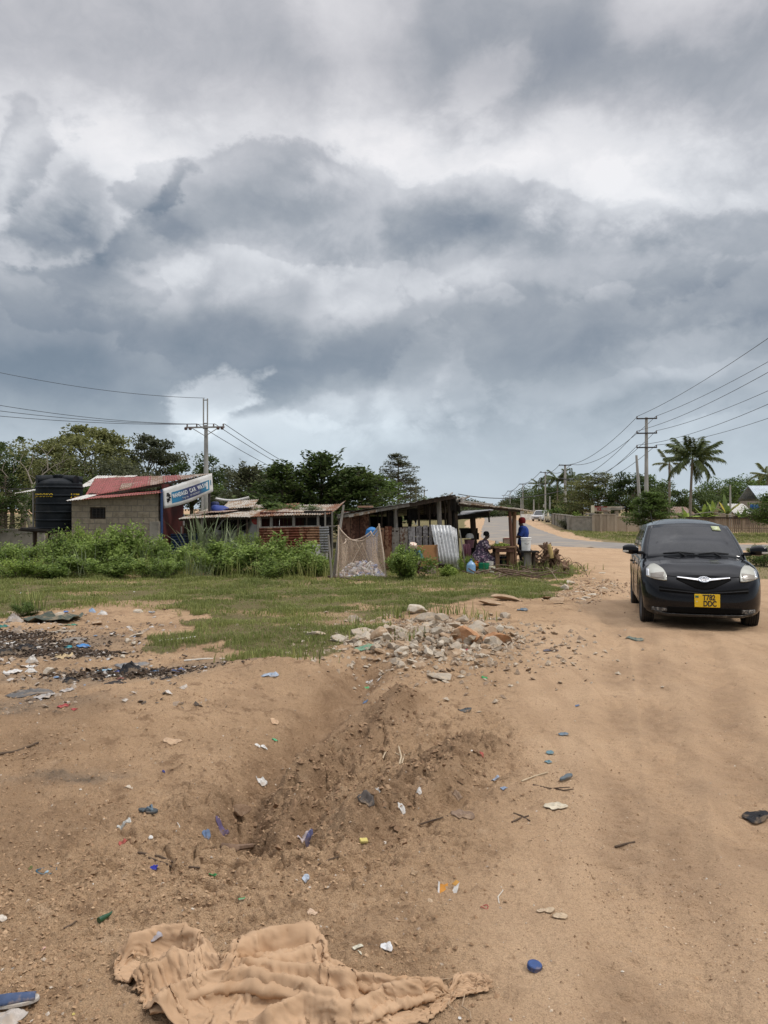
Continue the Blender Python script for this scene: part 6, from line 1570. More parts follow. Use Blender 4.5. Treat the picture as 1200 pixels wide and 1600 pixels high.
    for s in (-1, 1):
        for y0, y1 in ((.88, 1.62), (1.70, 2.52)):
            i0, i1 = ybands(y0, y1); rows = []
            for g in np.linspace(.10, .90, 8): rows.append([Vector((s*(p.x+.006), p.y, p.z)) for p in cabin(g)[i0:i1+1]])
            MB().grid(rows).build('side_window', GL, root, solid=.004)
        i0, i1 = ybands(.50, .84); rows = [[Vector((s*(p.x+.006), p.y+.25*g, p.z)) for p in cabin(g)[i0:i1+1]] for g in np.linspace(.10, .62, 6)]
        MB().grid(rows).build('quarter_window', GL, root, solid=.004)
        # mirror
        mm = MB(); rows = []
        for u in np.linspace(0, 1, 9):
            h_ = .075*math.sin(math.pi*(.12+.80*u))**.5; dpt = .07*math.sin(math.pi*(.15+.7*u))**.5; x = .83+.245*u
            rows.append([Vector((s*x, .42+dpt*math.sin(a)*(1 if math.sin(a) < 0 else .35), 1.045+.012*u+h_*math.cos(a)*abs(math.cos(a))**-.3 if abs(math.cos(a)) > 1e-3 else 1.045)) for a in np.linspace(0, 2*math.pi, 17)[:-1]])
        mm.grid(rows, True); mm.f.append(tuple(range(16))); L = 8*16; mm.f.append(tuple(L+k for k in range(16)))
        mi = mm.build('wing_mirror', PAINT, root, angle=60); MB().box((s*.80,.44,1.0), (.12,.05,.05)).build('mirror_arm', BLK, mi, bevel=.01)
        MB().box((s*1.03,.348,1.022), (.085,.012,.028)).build('indicator', plain('clear_indicator', (.55,.52,.45), .2), mi, bevel=.004)
        # door seams and handle, sill
        for y in (.62, 1.66, 2.52):
            MB().tube([(s*(Wm+.002), y, .30),(s*(Wm+.003), y, .62),(s*(Wm-.02), y, .90)], .004, 4).build('door_seam', DARKV, root)
        for y in (1.45, 2.35): MB().box((s*(Wm+.012), y, .80), (.03,.17,.028)).build('door_handle', PAINT, root, bevel=.008)
        # wheels
        for y in (0, 2.55):
            x = s*.735
            w = MB().lathe([(.20,-.085),(.265,-.095),(.290,-.088),(.302,-.065),(.305,-.03),(.305,.03),(.302,.065),(.290,.088),(.265,.095),(.20,.085)], (0,0,0), 44, False, 'x').build('wheel', RUB, root, angle=25)
            w.location = (x, y, .305); rim = MB().lathe([(.01,.06),(.05,.065),(.06,.05),(.17,.045),(.20,.07),(.21,.085),(.21,-.085)], (0,0,0), 32, False, 'x')
            for k in range(7): a = k*2*math.pi/7; rim.box((.062, .11*math.cos(a), .11*math.sin(a)), (.02,.03,.17), Matrix.Rotation(a-math.pi/2, 3, 'X'))
            o = rim.build('rim', RIM, w); 
            if s < 0: o.rotation_euler[2] = math.pi
            gr = MB()
            for q in (-.045,-.015,.015,.045): gr.lathe([(.3035,-.004),(.3062,-.003),(.3062,.003),(.3035,.004)], (q,0,0), 44, False, 'x')
            gr.build('tread_groove', DARKV, w)
    # wipers, aerial, floor, cowl
    for x0, x1, y0, y1 in ((-.46,.0,.30,.27),(.06,.50,.27,.33)):
        a = hit(x0, .985, .02); c = hit(x1, .985, .02); MB().tube([a+Vector((0,0,.0)), a.lerp(c,.5)+Vector((0,-.012,.02)), c+Vector((0,0,.004))], [.010,.013,.008], 6).tube([a.lerp(c,.5)+Vector((0,-.012,.02)), Vector(((x0+x1)/2+.1, .21, .965))], .011, 6).build('wiper', BLK, root)
    MB().box((0,1.25,.34), (1.36,3.6,.16)).build('underbody', DARKV, root, bevel=.05)
    MB().box((0,1.25,.56), (1.46,3.3,.30)).build('inner_dark_box', DARKV, root)  # black box inside the body, keeps the wheel wells dark
    MB().tube([(-.55,1.25,1.44),(-.57,1.36,1.60)], [.008,.003], 6).build('aerial', BLK, root)
    lnk = glasspatch('roof_seal', 0, 11, .968, .992, lambda p: Vector((0,-.005,.004)), BLK, True)
car()
# ------------------------------------------------------------------ people
SKIN = M('dark_skin', (.075,.042,.028), (.060,.034,.023), 6, .55, .1, spec=.4)
HAIR = plain('black_hair', (.010,.009,.008), .8, .2)
def body(root, J, E, mat, name='figure'):
    """J: name -> (point, radius); E: pairs. One continuous skin grown over the joints"""
    keys = list(J); me = bpy.data.meshes.new(name)
    me.from_pydata([J[k][0] for k in keys], [(keys.index(a), keys.index(b)) for a, b in E], [])
    o = link(name, me, mat, root); md = o.modifiers.new('skin', 'SKIN'); md.use_smooth_shade = True
    lay = me.skin_vertices[0] if len(me.skin_vertices) else None
    for i, k in enumerate(keys):
        r = J[k][1]; lay.data[i].radius = (r, r) if not isinstance(r, tuple) else r; lay.data[i].use_root = (i == 0)
    sb = o.modifiers.new('smooth', 'SUBSURF'); sb.levels = sb.render_levels = 2
    # freeze so that it is one plain surface
    ev = o.evaluated_get(bpy.context.evaluated_depsgraph_get()); m2 = bpy.data.meshes.new_from_object(ev)
    o.modifiers.clear(); o.data = m2; m2.materials.clear(); m2.materials.append(mat)
    m2.polygons.foreach_set('use_smooth', [True]*len(m2.polygons)); return o
def hand(J, E, wrist, d, side, up, tag_):
    """palm, four unequal bent fingers, thumb from the side of the palm"""
    d, side, up = Vector(d).normalized(), Vector(side).normalized(), Vector(up).normalized(); w = Vector(J[wrist][0])
    J[tag_+'palm'] = (w+d*.055, .026); J[tag_+'kn'] = (w+d*.092, .026); E += [(wrist, tag_+'palm'), (tag_+'palm', tag_+'kn')]
    for i, (o_, l) in enumerate(((-.030,.060),(-.010,.072),(.010,.068),(.030,.052))):
        a = w+d*.10+side*o_; b = a+d*l*.5-up*l*.12; c = b+d*l*.35-up*l*.35
        for nm, p, r in (('a',a,.0095),('b',b,.0088),('c',c,.0075)): J[f'{tag_}f{i}{nm}'] = (p, r)
        E += [(tag_+'kn', f'{tag_}f{i}a'), (f'{tag_}f{i}a', f'{tag_}f{i}b'), (f'{tag_}f{i}b', f'{tag_}f{i}c')]
    a = w+d*.045-side*.036; b = a+d*.030-side*.016-up*.008; J[tag_+'t0'] = (a, .011); J[tag_+'t1'] = (b, .009); E += [(tag_+'palm', tag_+'t0'), (tag_+'t0', tag_+'t1')]
def head(J, E, neck, c, face, tag_='h'):
    """skull, jaw, nose, ears and brow as part of the same surface; face = looking direction"""
    c, f = Vector(c), Vector(face).normalized(); s = f.cross(Vector((0,0,1))).normalized()
    J[tag_+'jaw'] = (c+f*.028-Vector((0,0,.065)), .058); J[tag_+'mid'] = (c-f*.004, .082); J[tag_+'top'] = (c-f*.012+Vector((0,0,.062)), .070)
    J[tag_+'chin'] = (c+f*.072-Vector((0,0,.088)), .024); J[tag_+'nose'] = (c+f*.100-Vector((0,0,.020)), .012)
    E += [(neck, tag_+'jaw'), (tag_+'jaw', tag_+'mid'), (tag_+'mid', tag_+'top'), (tag_+'jaw', tag_+'chin'), (tag_+'mid', tag_+'nose')]
    for q in (-1, 1): J[f'{tag_}ear{q}'] = (c+s*q*.088-f*.01-Vector((0,0,.015)), .014); E += [(tag_+'mid', f'{tag_}ear{q}')]
def facial(root, c, face):
    c, f = Vector(c), Vector(face).normalized(); s = f.cross(Vector((0,0,1))).normalized(); white = plain('eye_white', (.5,.47,.44), .3)
    for q in (-1, 1):
        e = MB().lathe([(.001,-.012),(.008,-.009),(.012,0),(.008,.009),(.001,.012)], c+f*.074+s*q*.032+Vector((0,0,.004)), 10).build('eye', white, root)
        MB().lathe([(.001,-.006),(.006,0),(.001,.006)], c+f*.0845+s*q*.032+Vector((0,0,.004)), 8).build('pupil', HAIR, e)
    MB().tube([c+f*.086+s*-.024-Vector((0,0,.055)), c+f*.094-Vector((0,0,.053)), c+f*.086+s*.024-Vector((0,0,.055))], [.003,.007,.003], 6).build('lips', plain('lips', (.10,.04,.035), .5), root)

def cloth_shell(root, name, rings, mat, n=28, fold=.0, seed=0, solid=.006, parent=None):
    """rings: (centre, rx, ry) from top to bottom, slightly pleated"""
    rr = random.Random(seed); ph = [rr.uniform(0, 6.28) for _ in range(4)]; rows = []
    for j, (c, rx, ry) in enumerate(rings):
        t = j/(len(rings)-1); row = []
        for k in range(n):
            a = 2*math.pi*k/n; w = 1+fold*t*(math.sin(5*a+ph[0]+t)+.6*math.sin(9*a+ph[1])+.4*math.sin(14*a+ph[2]))
            row.append((c[0]+rx*w*math.cos(a), c[1]+ry*w*math.sin(a), c[2]+.012*math.sin(4*a+ph[3])*t))
        rows.append(row)
    return MB().grid(rows, True).build(name, mat, parent or root, solid=solid, angle=80)

def floralmat():
    m, N = newmat('floral_cloth'); o = N.n('TexCoord', out=3)
    v = N.n('TexVoronoi', {'Vector': o, 'Scale': 13, 'Randomness': 1}, out=None); n = N.noise(o, 20, 3, .6)
    f = N.ss(N.m('ADD', v.outputs[0], N.m('MULTIPLY', n, .25)), .42, .55)
    c = N.mix(f, (.36,.30,.33), (.055,.042,.065)); c = N.mix(N.ss(N.noise(o, 9, 3), .56, .62), c, (.20,.12,.17)); c = N.mix(N.ss(n, .62, .68), c, (.48,.45,.46))
    finish(N, c, .9, n, .2, spec=.1); return m

def woman():
    Y = 24.7; g = gz(757, Y); root = thing('person', 'seated person in a pale floral dress bending to the market table', 'person', (W(755,0,Y).x, Y, g))
    # sits on a low stool facing +x, trunk leaning to the table, forearms on its edge
    J = {'pelvis': ((-.10,0,.42), .155), 'waist': ((-.06,0,.60), .130), 'chest': ((0.00,0,.82), .150), 'neckb': ((.055,0,.97), .065), 'neck': ((.085,0,1.03), .052)}
    E = [('pelvis','waist'),('waist','chest'),('chest','neckb'),('neckb','neck')]
    hc = (.115,0,1.135); fd = (.93,-.25,-.28); head(J, E, 'neck', hc, fd)
    for s, t in ((-1,'r'),(1,'l')):
        J[t+'sh'] = ((.02,s*.17,.90), .062); J[t+'el'] = ((.16,s*.24,.68), .046); J[t+'wr'] = ((.36,s*.13,.76), .028); E += [('chest',t+'sh'),(t+'sh',t+'el'),(t+'el',t+'wr')]
        hand(J, E, t+'wr', (.9,-s*.25,-.1), (0,1,0), (0,0,1), t)
        J[t+'hip'] = ((-.04,s*.12,.40), .115); J[t+'kn'] = ((.36,s*.17,.44), .072); J[t+'an'] = ((.30,s*.16,.08), .042); J[t+'toe'] = ((.44,s*.18,.035), .035); E += [('pelvis',t+'hip'),(t+'hip',t+'kn'),(t+'kn',t+'an'),(t+'an',t+'toe')]
    body(root, J, E, SKIN); facial(root, hc, fd)
    fl = floralmat()
    cloth_shell(root, 'dress', [((.045,0,.965),.09,.12),((.02,0,.93),.15,.20),((-.005,0,.82),.20,.225),((-.05,0,.64),.205,.215),((-.05,0,.52),.27,.27),((.03,0,.44),.43,.33),((.07,0,.33),.46,.36),((.08,0,.16),.45,.37),((.09,0,.06),.44,.38)], fl, 40, .035, 2)
    for s in (-1,1): MB().tube([(.015,s*.13,.925),(.07,s*.20,.80),(.15,s*.235,.70)], [.085,.088,.085], 14).build('sleeve', fl, root)
    c = Vector(hc); MB().lathe([(.093,-.035),(.098,.01),(.094,.055),(.070,.092),(.03,.108),(.002,.11)], c-Vector(fd).normalized()*.018, 20).build('hair', HAIR, root)
    st = thing('stool', 'low wooden stool under the seated person in the floral dress', 'stool', (root.location.x-.12, Y, g)); MB().box((0,0,.27),(.34,.3,.04)).build('seat', WOOD_BROWN, st, bevel=.006)
    for x in (-.13,.13):
        for y in (-.11,.11): MB().box((x,y,.10),(.04,.04,.32)).build('leg', WOOD_BROWN, st)
woman()

def man():
    Y = 25.0; g = W(0, 889, Y).z; g = gz(817, Y); k = (W(0,811,Y).z-g)/1.60
    root = thing('person', 'standing person in a blue shirt and dark red knitted cap behind the white bucket', 'person', (W(817,0,Y).x, Y, g)); root.scale = (k,)*3
    # faces -x (towards the table), one arm stretched along it
    J = {'pelvis': ((0,0,.86), .125), 'waist': ((0.01,0,1.00), .118), 'chest': ((0.02,0,1.20), .145), 'neckb': ((0.0,0,1.35), .065), 'neck': ((-.02,0,1.41), .052)}
    E = [('pelvis','waist'),('waist','chest'),('chest','neckb'),('neckb','neck')]
    hc = (-.045,0,1.50); fd = (-.93,.10,-.32); head(J, E, 'neck', hc, fd)
    pts = {'r': ((0.0,-.185,1.28),(-.13,-.21,1.06),(-.36,-.15,.985)), 'l': ((0.0,.185,1.28),(-.10,.23,1.05),(-.30,.17,.96))}
    for s, t in ((-1,'r'),(1,'l')):
        a, b_, c = pts[t]; J[t+'sh'] = (a, .062); J[t+'el'] = (b_, .045); J[t+'wr'] = (c, .028); E += [('chest',t+'sh'),(t+'sh',t+'el'),(t+'el',t+'wr')]
        hand(J, E, t+'wr', (-1,0,-.25), (0,s,0), (0,0,1), t)
        J[t+'hip'] = ((0.0,s*.095,.80), .095); J[t+'kn'] = ((-.03,s*.10,.46), .062); J[t+'an'] = ((0.02,s*.10,.08), .042); J[t+'toe'] = ((-.13,s*.11,.035), .036); E += [('pelvis',t+'hip'),(t+'hip',t+'kn'),(t+'kn',t+'an'),(t+'an',t+'toe')]
    body(root, J, E, SKIN); facial(root, hc, fd)
    blue = M('blue_shirt', (.018,.055,.26), (.012,.035,.17), 5, .85, .25); dark = M('dark_trousers', (.016,.016,.02), (.03,.028,.03), 6, .9, .2)
    cloth_shell(root, 'shirt', [((0,0,1.385),.075,.085),((.005,0,1.345),.12,.17),((.015,0,1.28),.155,.215),((.02,0,1.15),.165,.205),((.01,0,1.0),.150,.180),((.0,0,.88),.158,.185),((.0,0,.78),.165,.19)], blue, 36, .03, 5)
    for s, t in ((-1,'r'),(1,'l')):
        a, b_, _ = [Vector(q) for q in pts[t]]; MB().tube([a+Vector((.01,-s*.03,.02)), a.lerp(b_,.5), a.lerp(b_,.95)], [.082,.072,.066], 14).build('sleeve', blue, root)
        MB().tube([(0,s*.09,.86),(0,s*.095,.78),(-.025,s*.10,.46),(.015,s*.10,.10)], [.11,.115,.085,.070], 14).build('trouser_leg', dark, root)
        MB().box((-.05,s*.105,.035),(.25,.095,.07)).build('shoe', HAIR, root, bevel=.025)
    c = Vector(hc)+Vector((.020,0,.0)); MB().lathe([(.100,-.035),(.112,.02),(.116,.07),(.105,.115),(.07,.150),(.03,.162),(.002,.164)], c, 22).build('cap', M('maroon_knit', (.16,.012,.014), (.09,.008,.010), 30, .95, .6), root)
man()

def croucher():
    Y = 23.4; g = gz(641, Y); root = thing('person', 'person in a pale patterned round cap and blue top crouching behind the dome-shaped plant', 'person', (W(645,0,Y).x, Y, g))
    # squats with the back to the planks, head bowed to the viewer
    J = {'pelvis': ((0,.16,.26), .14), 'waist': ((0,.12,.42), .130), 'chest': ((0,.02,.60), .140), 'neckb': ((0,-.07,.72), .066), 'neck': ((0,-.11,.76), .055)}
    E = [('pelvis','waist'),('waist','chest'),('chest','neckb'),('neckb','neck')]
    hc = (0.0,-.19,.80); fd = (.1,-.72,-.69); head(J, E, 'neck', hc, fd)
    for s, t in ((-1,'r'),(1,'l')):
        J[t+'sh'] = ((s*.185,.0,.66), .062); J[t+'el'] = ((s*.27,-.12,.44), .045); J[t+'wr'] = ((s*.15,-.32,.34), .028); E += [('chest',t+'sh'),(t+'sh',t+'el'),(t+'el',t+'wr')]
        hand(J, E, t+'wr', (-s*.3,-.9,-.3), (s,0,0), (0,0,1), t)
        J[t+'hip'] = ((s*.11,.12,.26), .10); J[t+'kn'] = ((s*.22,-.22,.46), .068); J[t+'an'] = ((s*.16,.04,.09), .042); J[t+'toe'] = ((s*.18,-.14,.035), .036); E += [('pelvis',t+'hip'),(t+'hip',t+'kn'),(t+'kn',t+'an'),(t+'an',t+'toe')]
    body(root, J, E, SKIN); facial(root, hc, fd)
    blue = M('navy_top', (.025,.05,.18), (.018,.03,.11), 6, .9, .2); teal = M('teal_sleeve', (.06,.17,.19), (.04,.11,.13), 6, .9, .2)
    cloth_shell(root, 'top', [((0,-.085,.735),.075,.08),((0,-.04,.71),.17,.12),((0,.02,.62),.225,.165),((0,.10,.45),.20,.175),((0,.15,.26),.215,.19),((0,.16,.16),.22,.20)], blue, 32, .03, 6)
    for s, mt in ((-1, blue), (1, teal)): MB().tube([(s*.15,.0,.675),(s*.225,-.05,.56),(s*.268,-.11,.45)], [.088,.078,.070], 14).build('sleeve', mt, root)
    m, N = newmat('cap_print'); o = N.n('TexCoord', out=3); v = N.n('TexVoronoi', {'Vector': o, 'Scale': 24}, out=None)
    finish(N, N.mix(N.ss(v.outputs[0], .30, .42), (.42,.13,.10), (.66,.58,.47)), .9)
    cp = MB().lathe([(.112,-.04),(.122,.02),(.122,.085),(.112,.105),(.06,.118),(.002,.12)], (0,0,0), 26).build('cap', m, root); cp.location = Vector(hc)+Vector((0,.01,.03)); cp.rotation_euler = (R(22), R(12), 0)
croucher()
# ------------------------------------------------------------------ stones, wood and rubbish
def rockmesh(name, seed, mat, flat=.7, long=1.0, cuts=10, sub=2):
    g = np.random.default_rng(seed); bm = bmesh.new(); bmesh.ops.create_icosphere(bm, subdivisions=sub+1, radius=1)
    pl = g.normal(size=(cuts, 3)); pl /= np.linalg.norm(pl, axis=1)[:, None]; dd = g.uniform(.34, .74, cuts)
    for v in bm.verts:
        p = np.array(v.co)
        for n, d in zip(pl, dd):
            e = p @ n-d
            if e > 0: p = p-n*e
        p = p+.018*g.normal(size=3); v.co = (p[0]*long, p[1], p[2]*flat)
    me = bpy.data.meshes.new(name); bm.to_mesh(me); bm.free(); me.polygons.foreach_set('use_smooth', [True]*len(me.polygons)); me.set_sharp_from_angle(angle=R(20)); me.materials.append(mat); return me
def stonemat(nm, a, b, c): return M(nm, a, b, 5, .95, .6, c3=c, world=False, spec=.1)
ST_GREY = stonemat('grey_stone', (.44,.375,.295), (.32,.27,.21), (.46,.36,.25)); ST_BROWN = stonemat('brown_stone', (.25,.165,.105), (.19,.12,.075), (.30,.21,.14)); ST_OCHRE = stonemat('ochre_stone', (.40,.285,.185), (.30,.205,.13), (.44,.34,.24)); ST_RED = stonemat('orange_stone', (.44,.235,.12), (.32,.17,.09), (.45,.33,.22)); ST_PALE = stonemat('pale_stone', (.54,.48,.39), (.43,.37,.29), (.40,.32,.23))
ROCKS = [rockmesh('stone', 900+i, ST_GREY if i < 7 else ST_PALE if i < 10 else ST_OCHRE, (.62,.8,.7)[i % 3], (1.0,1.3,1.5)[i % 3]) for i in range(13)]
def stone(px, py, r_, k, label, group, name='stone', mat=None, lift=.25, sx=1, tilt=.5, xy=None):
    fz = .34 if ('flat' in label or 'slab' in label) else 1; r_ = r_*(.8 if xy is None else 1)
    p = G(px, py) if xy is None else Vector((xy[0], xy[1], Hs(*xy)))
    o = link(name, ROCKS[k % len(ROCKS)]); o.location = p+Vector((0,0,r_*lift*(.35 if fz < 1 else 1))); o.scale = (r_*sx, r_, r_*fz)
    o.rotation_euler = (rnd.uniform(-tilt, tilt), rnd.uniform(-tilt, tilt), rnd.uniform(0, 6.28))
    if mat: o.material_slots[0].link = 'OBJECT'; o.material_slots[0].material = mat
    return tag(o, label, 'stone', group, 'thing')
def rubble():
    g = np.random.default_rng(5); lab = 'rough greyish stone in the rubble heap beside the sandy track'; n = 0; spots = []
    while n < 298:
        px = 672+g.normal()*76; py = 1002+g.normal()*20
        if not (548 < px < 800 and 962 < py < 1044): continue
        p = G(px, py); d = math.hypot((p.x-heap[0])/1.15, (p.y-heap[1])/1.5); r_ = (.032+.066*g.random()**1.6)*(1.15 if d < .8 else .85)*(1.4 if g.random() < .10 else 1)
        if any((p.x-a)**2+(p.y-b)**2 < (.62*(r_+c))**2 for a, b, c in spots): 
            if g.random() < .78: continue
            stone(0, 0, r_*.8, n, lab, 'stones of the rubble heap', lift=.9+.6*g.random(), xy=(p.x, p.y)); n += 1; continue
        spots.append((p.x, p.y, r_)); stone(0, 0, r_, int(g.integers(0, 13)), lab, 'stones of the rubble heap', lift=.08, xy=(p.x, p.y)); n += 1
    for px, py, r_, k, m, lab in ((731,1000,.24,1,ST_RED,'long orange-brown stone lying at the right side of the rubble heap'),(783,1006,.19,2,ST_RED,'rounded orange stone, rightmost of the rubble heap'),(652,958,.20,8,ST_PALE,'big pale stone standing behind the rubble heap in the grass'),
            (667,972,.17,4,None,'large rounded grey stone on the back of the rubble heap'),(562,992,.16,5,None,'grey stone at the left end of the rubble heap'),(492,995,.17,3,ST_GREY,'grey stone lying alone left of the rubble heap'),(484,990,.11,9,ST_PALE,'flat pale stone on top of the lone grey one'),
            (528,1004,.14,8,ST_PALE,'pale stone between the lone grey one and the heap'),(880,921,.17,8,ST_PALE,'smooth whitish stone at the corner of the grass by the track'),(890,913,.16,9,ST_PALE,'pale upright stone just behind the smooth whitish one'),
            (872,938,.22,2,ST_OCHRE,'long flat pale slab at the grass corner, nearest the track'),(800,938,.30,2,ST_OCHRE,'broad flat ochre slab on the grass edge'),(770,944,.26,1,ST_OCHRE,'flat ochre stone at the left of the broad slab'),(858,936,.20,5,ST_OCHRE,'flat ochre stone right of the broad slab'),
            (690,1057,.16,2,ST_GREY,'flat grey slab lying in front of the rubble heap'),(376,1270,.062,4,ST_BROWN,'brownish stone half sunk in the bottom of the gully')):
        stone(px, py, r_, k, lab, None, mat=m, lift=.22, tilt=.25, sx=1.25)
    lab = 'broken flat ochre stone strewn at the corner between grass and track'
    for i in range(62):
        px = 872+g.uniform(0, 1)**1.2*95; py = 936-(px-872)*.30+g.normal()*9
        if 885 < py < 946: stone(px, py, g.uniform(.05, .14), i, lab, 'stones strewn at the track corner', mat=ST_OCHRE if i % 3 else ST_PALE, lift=.12, tilt=.2, sx=1.3)
    for px, py, r_, lab in ((172,1030,.07,'small white stone above the burnt pile'),(190,1029,.06,'small white stone right of the other white one above the burnt pile'),(199,1003,.06,'white pebble in the grass right of the blue plastic'),(210,1006,.05,'tiny white pebble next to the larger one in the grass'),
            (88,963,.12,'pale stone behind the dark green sheet'),(218,957,.10,'pale stone at the front edge of the grass, above the rubbish'),(276,946,.06,'pale stone in the middle of the grass'),(150,976,.10,'brown stone at the right end of the dark green sheet'),(80,1050,.08,'brown brick-like stone among the white litter'),
            (216,993,.13,'flat ochre stone in the grass above the thin white stick')):
        stone(px, py, r_, int(px), lab, None, mat=ST_PALE if 'white' in lab or 'pale' in lab else ST_OCHRE, lift=.2, tilt=.3)
rubble()

def firewood():
    g = np.random.default_rng(15); m = [M('stick_a', (.15,.10,.07), (.09,.06,.042), 6, .95, .4), M('stick_b', (.22,.165,.12), (.14,.10,.07), 6, .95, .4)]
    lab = 'thin crooked branch in the low firewood heap before the stall'
    for i in range(64):
        px = g.uniform(742, 872); py = 899+g.normal()*4.5-(px-742)*.012; p = G(px, min(py, 909)); L = g.uniform(.5, 1.5); a = g.normal()*.30+(.1 if g.random() < .8 else 1.2); z = .02+.20*g.random()**1.5
        d = Vector((math.cos(a), math.sin(a), g.normal()*.07)); s = Vector((-d.y, d.x, 0)); r_ = g.uniform(.010, .028)
        pts = [d*(t-.5)*L+s*.08*L*math.sin(t*3.1+i)+Vector((0,0,.06*L*math.sin(t*4+i))) for t in np.linspace(0, 1, 7)]
        o = MB().tube(pts, [r_*(1-.5*t) for t in np.linspace(0, 1, 7)], 6).build('branch', m[i % 2]); o.location = p+Vector((0,0,z)); tag(o, lab, 'branch', 'branches of the firewood heap', 'thing')
    lab = 'bare curved twig tangled in the weeds right of the firewood'
    for i in range(34):
        px = g.uniform(800, 902); py = 889+g.normal()*6+(px-850)*.02; p = G(px, py); L = g.uniform(.5, 1.1); a = g.uniform(0, 6.28); d = Vector((math.cos(a), math.sin(a)*.6, 0)); h = g.uniform(.08, .42)
        pts = [d*(t-.5)*L+Vector((0,0,h*4*t*(1-t))) for t in np.linspace(0, 1, 9)]
        o = MB().tube(pts, [.013*(1-.5*t) for t in np.linspace(0, 1, 9)], 5).build('twig', m[1]); o.location = p; tag(o, lab, 'twig', 'twigs in the weeds by the firewood', 'thing')
    rm = M('root_bark', (.20,.12,.075), (.095,.055,.038), 9, .95, .9, world=False, c3=(.27,.185,.12)); shapes = []
    for s_ in range(5):
        r = random.Random(200+s_); mb = MB()
        for k in range(13):
            d = Vector((r.gauss(0,1), r.gauss(0,1), r.gauss(0,1))).normalized(); L = r.uniform(.7, 1.5); rr_ = r.uniform(.22, .42); b_ = d.orthogonal()*r.uniform(-.25,.25)
            mb.tube([d*-.15, d*L*.35+b_*.3, d*L*.7+b_, d*L+b_*1.6], [rr_*1.2, rr_, rr_*.62, rr_*.22], 7)
        o = mb.build('root_stump', rm); shapes.append(o.data); bpy.data.objects.remove(o)
    lab = 'gnarled brown root stump in the pile behind the weeds'; base = at(849, 24.0)
    for i in range(26):
        o = link('root_stump', shapes[i % 5]); q = g.uniform(-1, 1); o.location = base+Vector((q*.62, g.uniform(-.25, .25), .08+.72*(1-abs(q)**2)*g.random())); s = g.uniform(.14, .25); o.scale = (s*1.1, s, s); o.rotation_euler = tuple(g.uniform(0, 6.28, 3)); tag(o, lab, 'stump', 'root stumps piled behind the weeds', 'thing')
    for i in range(14):
        a = g.uniform(-.3, 3.4); L = g.uniform(.3, .6); b0 = base+Vector((g.uniform(-.5, .5), g.uniform(-.2, .2), .35)); d = Vector((math.cos(a), g.normal()*.3, abs(math.sin(a))*.8+.1)).normalized()
        o = MB().tube([d*L*t+Vector((.05*math.sin(5*t+i),0,.04*math.cos(4*t))) for t in np.linspace(0, 1, 6)], [.035*(1-.75*t) for t in np.linspace(0, 1, 6)], 7).build('root_limb', rm); o.location = b0; tag(o, 'short root limb sticking out of the stump pile', 'root limb', 'root limbs of the stump pile', 'thing')
    o = MB().tube([(0,0,0),(-.03,0,.2),(-.08,0,.42)], [.075,.07,.055], 9).build('split_log', M('fresh_wood', (.52,.40,.17), (.42,.31,.13), 6, .9, .2)); o.location = W(862, 872, 23.7); tag(o, 'pale yellow split log leaning on the stump pile', 'log', None, 'thing')
    for px, py, n_, h in ((822,893,60,.5),(845,896,70,.45),(868,891,70,.42),(880,897,60,.38),(800,897,50,.38),(895,890,40,.3)):
        grassy('grass_tuft', 'green weedy tuft %s' % {822:'beside the bucket stump',845:'under the stump pile',868:'at the right foot of the stump pile',880:'in front of the tangled twigs, right side',800:'behind the firewood heap',895:'nearest the strewn ochre stones'}[px], G(px, py), n_, h, .022, px, GRASS_MAT, 'grass tuft', .9)
firewood()
for px, py, n_, h, lab in ((60,901,40,.75,'tall thin grass below the tank platform'),(118,902,46,.95,'tall dry grass left of the block hut corner'),(215,900,40,.85,'tall grass stems before the hut wall, right part'),(245,899,50,1.1,'tallest pale grass stems under the low end of the banner'),
        (305,902,44,.9,'tall grass left of the cane clump'),(350,903,30,.7,'thin grass between the cane and the white vehicle'),(392,903,40,.85,'tall grass before the pale shed post'),(440,904,34,.7,'grass stems before the rusty half wall, middle'),(492,904,40,.75,'grass stems at the cement panel of the shed'),(15,902,44,.8,'tall grass below the pale wall at the left edge')):
    grassy('tall_grass', lab, G(px, py), n_, h, .016, px+3, CANE_MAT if n_ > 42 else GRASS_MAT, 'tall grass', .9, 'tall grass among the hedge shrubs')
for px, py, n_, h, lab in ((556,984,34,.22,'grass tuft at the left end of the rubble heap'),(620,966,40,.25,'grass tuft behind the rubble heap, left of the pale stone'),(700,960,44,.25,'grass tuft behind the middle of the rubble heap'),(748,968,34,.2,'grass tuft behind the right part of the rubble heap'),(512,1006,30,.18,'grass tuft between the lone grey stone and the heap'),(640,1000,22,.2,'weed growing out of the middle of the rubble heap'),(470,1034,34,.16,'grass tuft at the front edge of the grass patch'),(402,1030,34,.16,'grass tuft at the lower left end of the grass patch')):
    grassy('grass_tuft', lab, G(px, py), n_, h, .010, px+9, GRASS_MAT, 'grass tuft', .35)

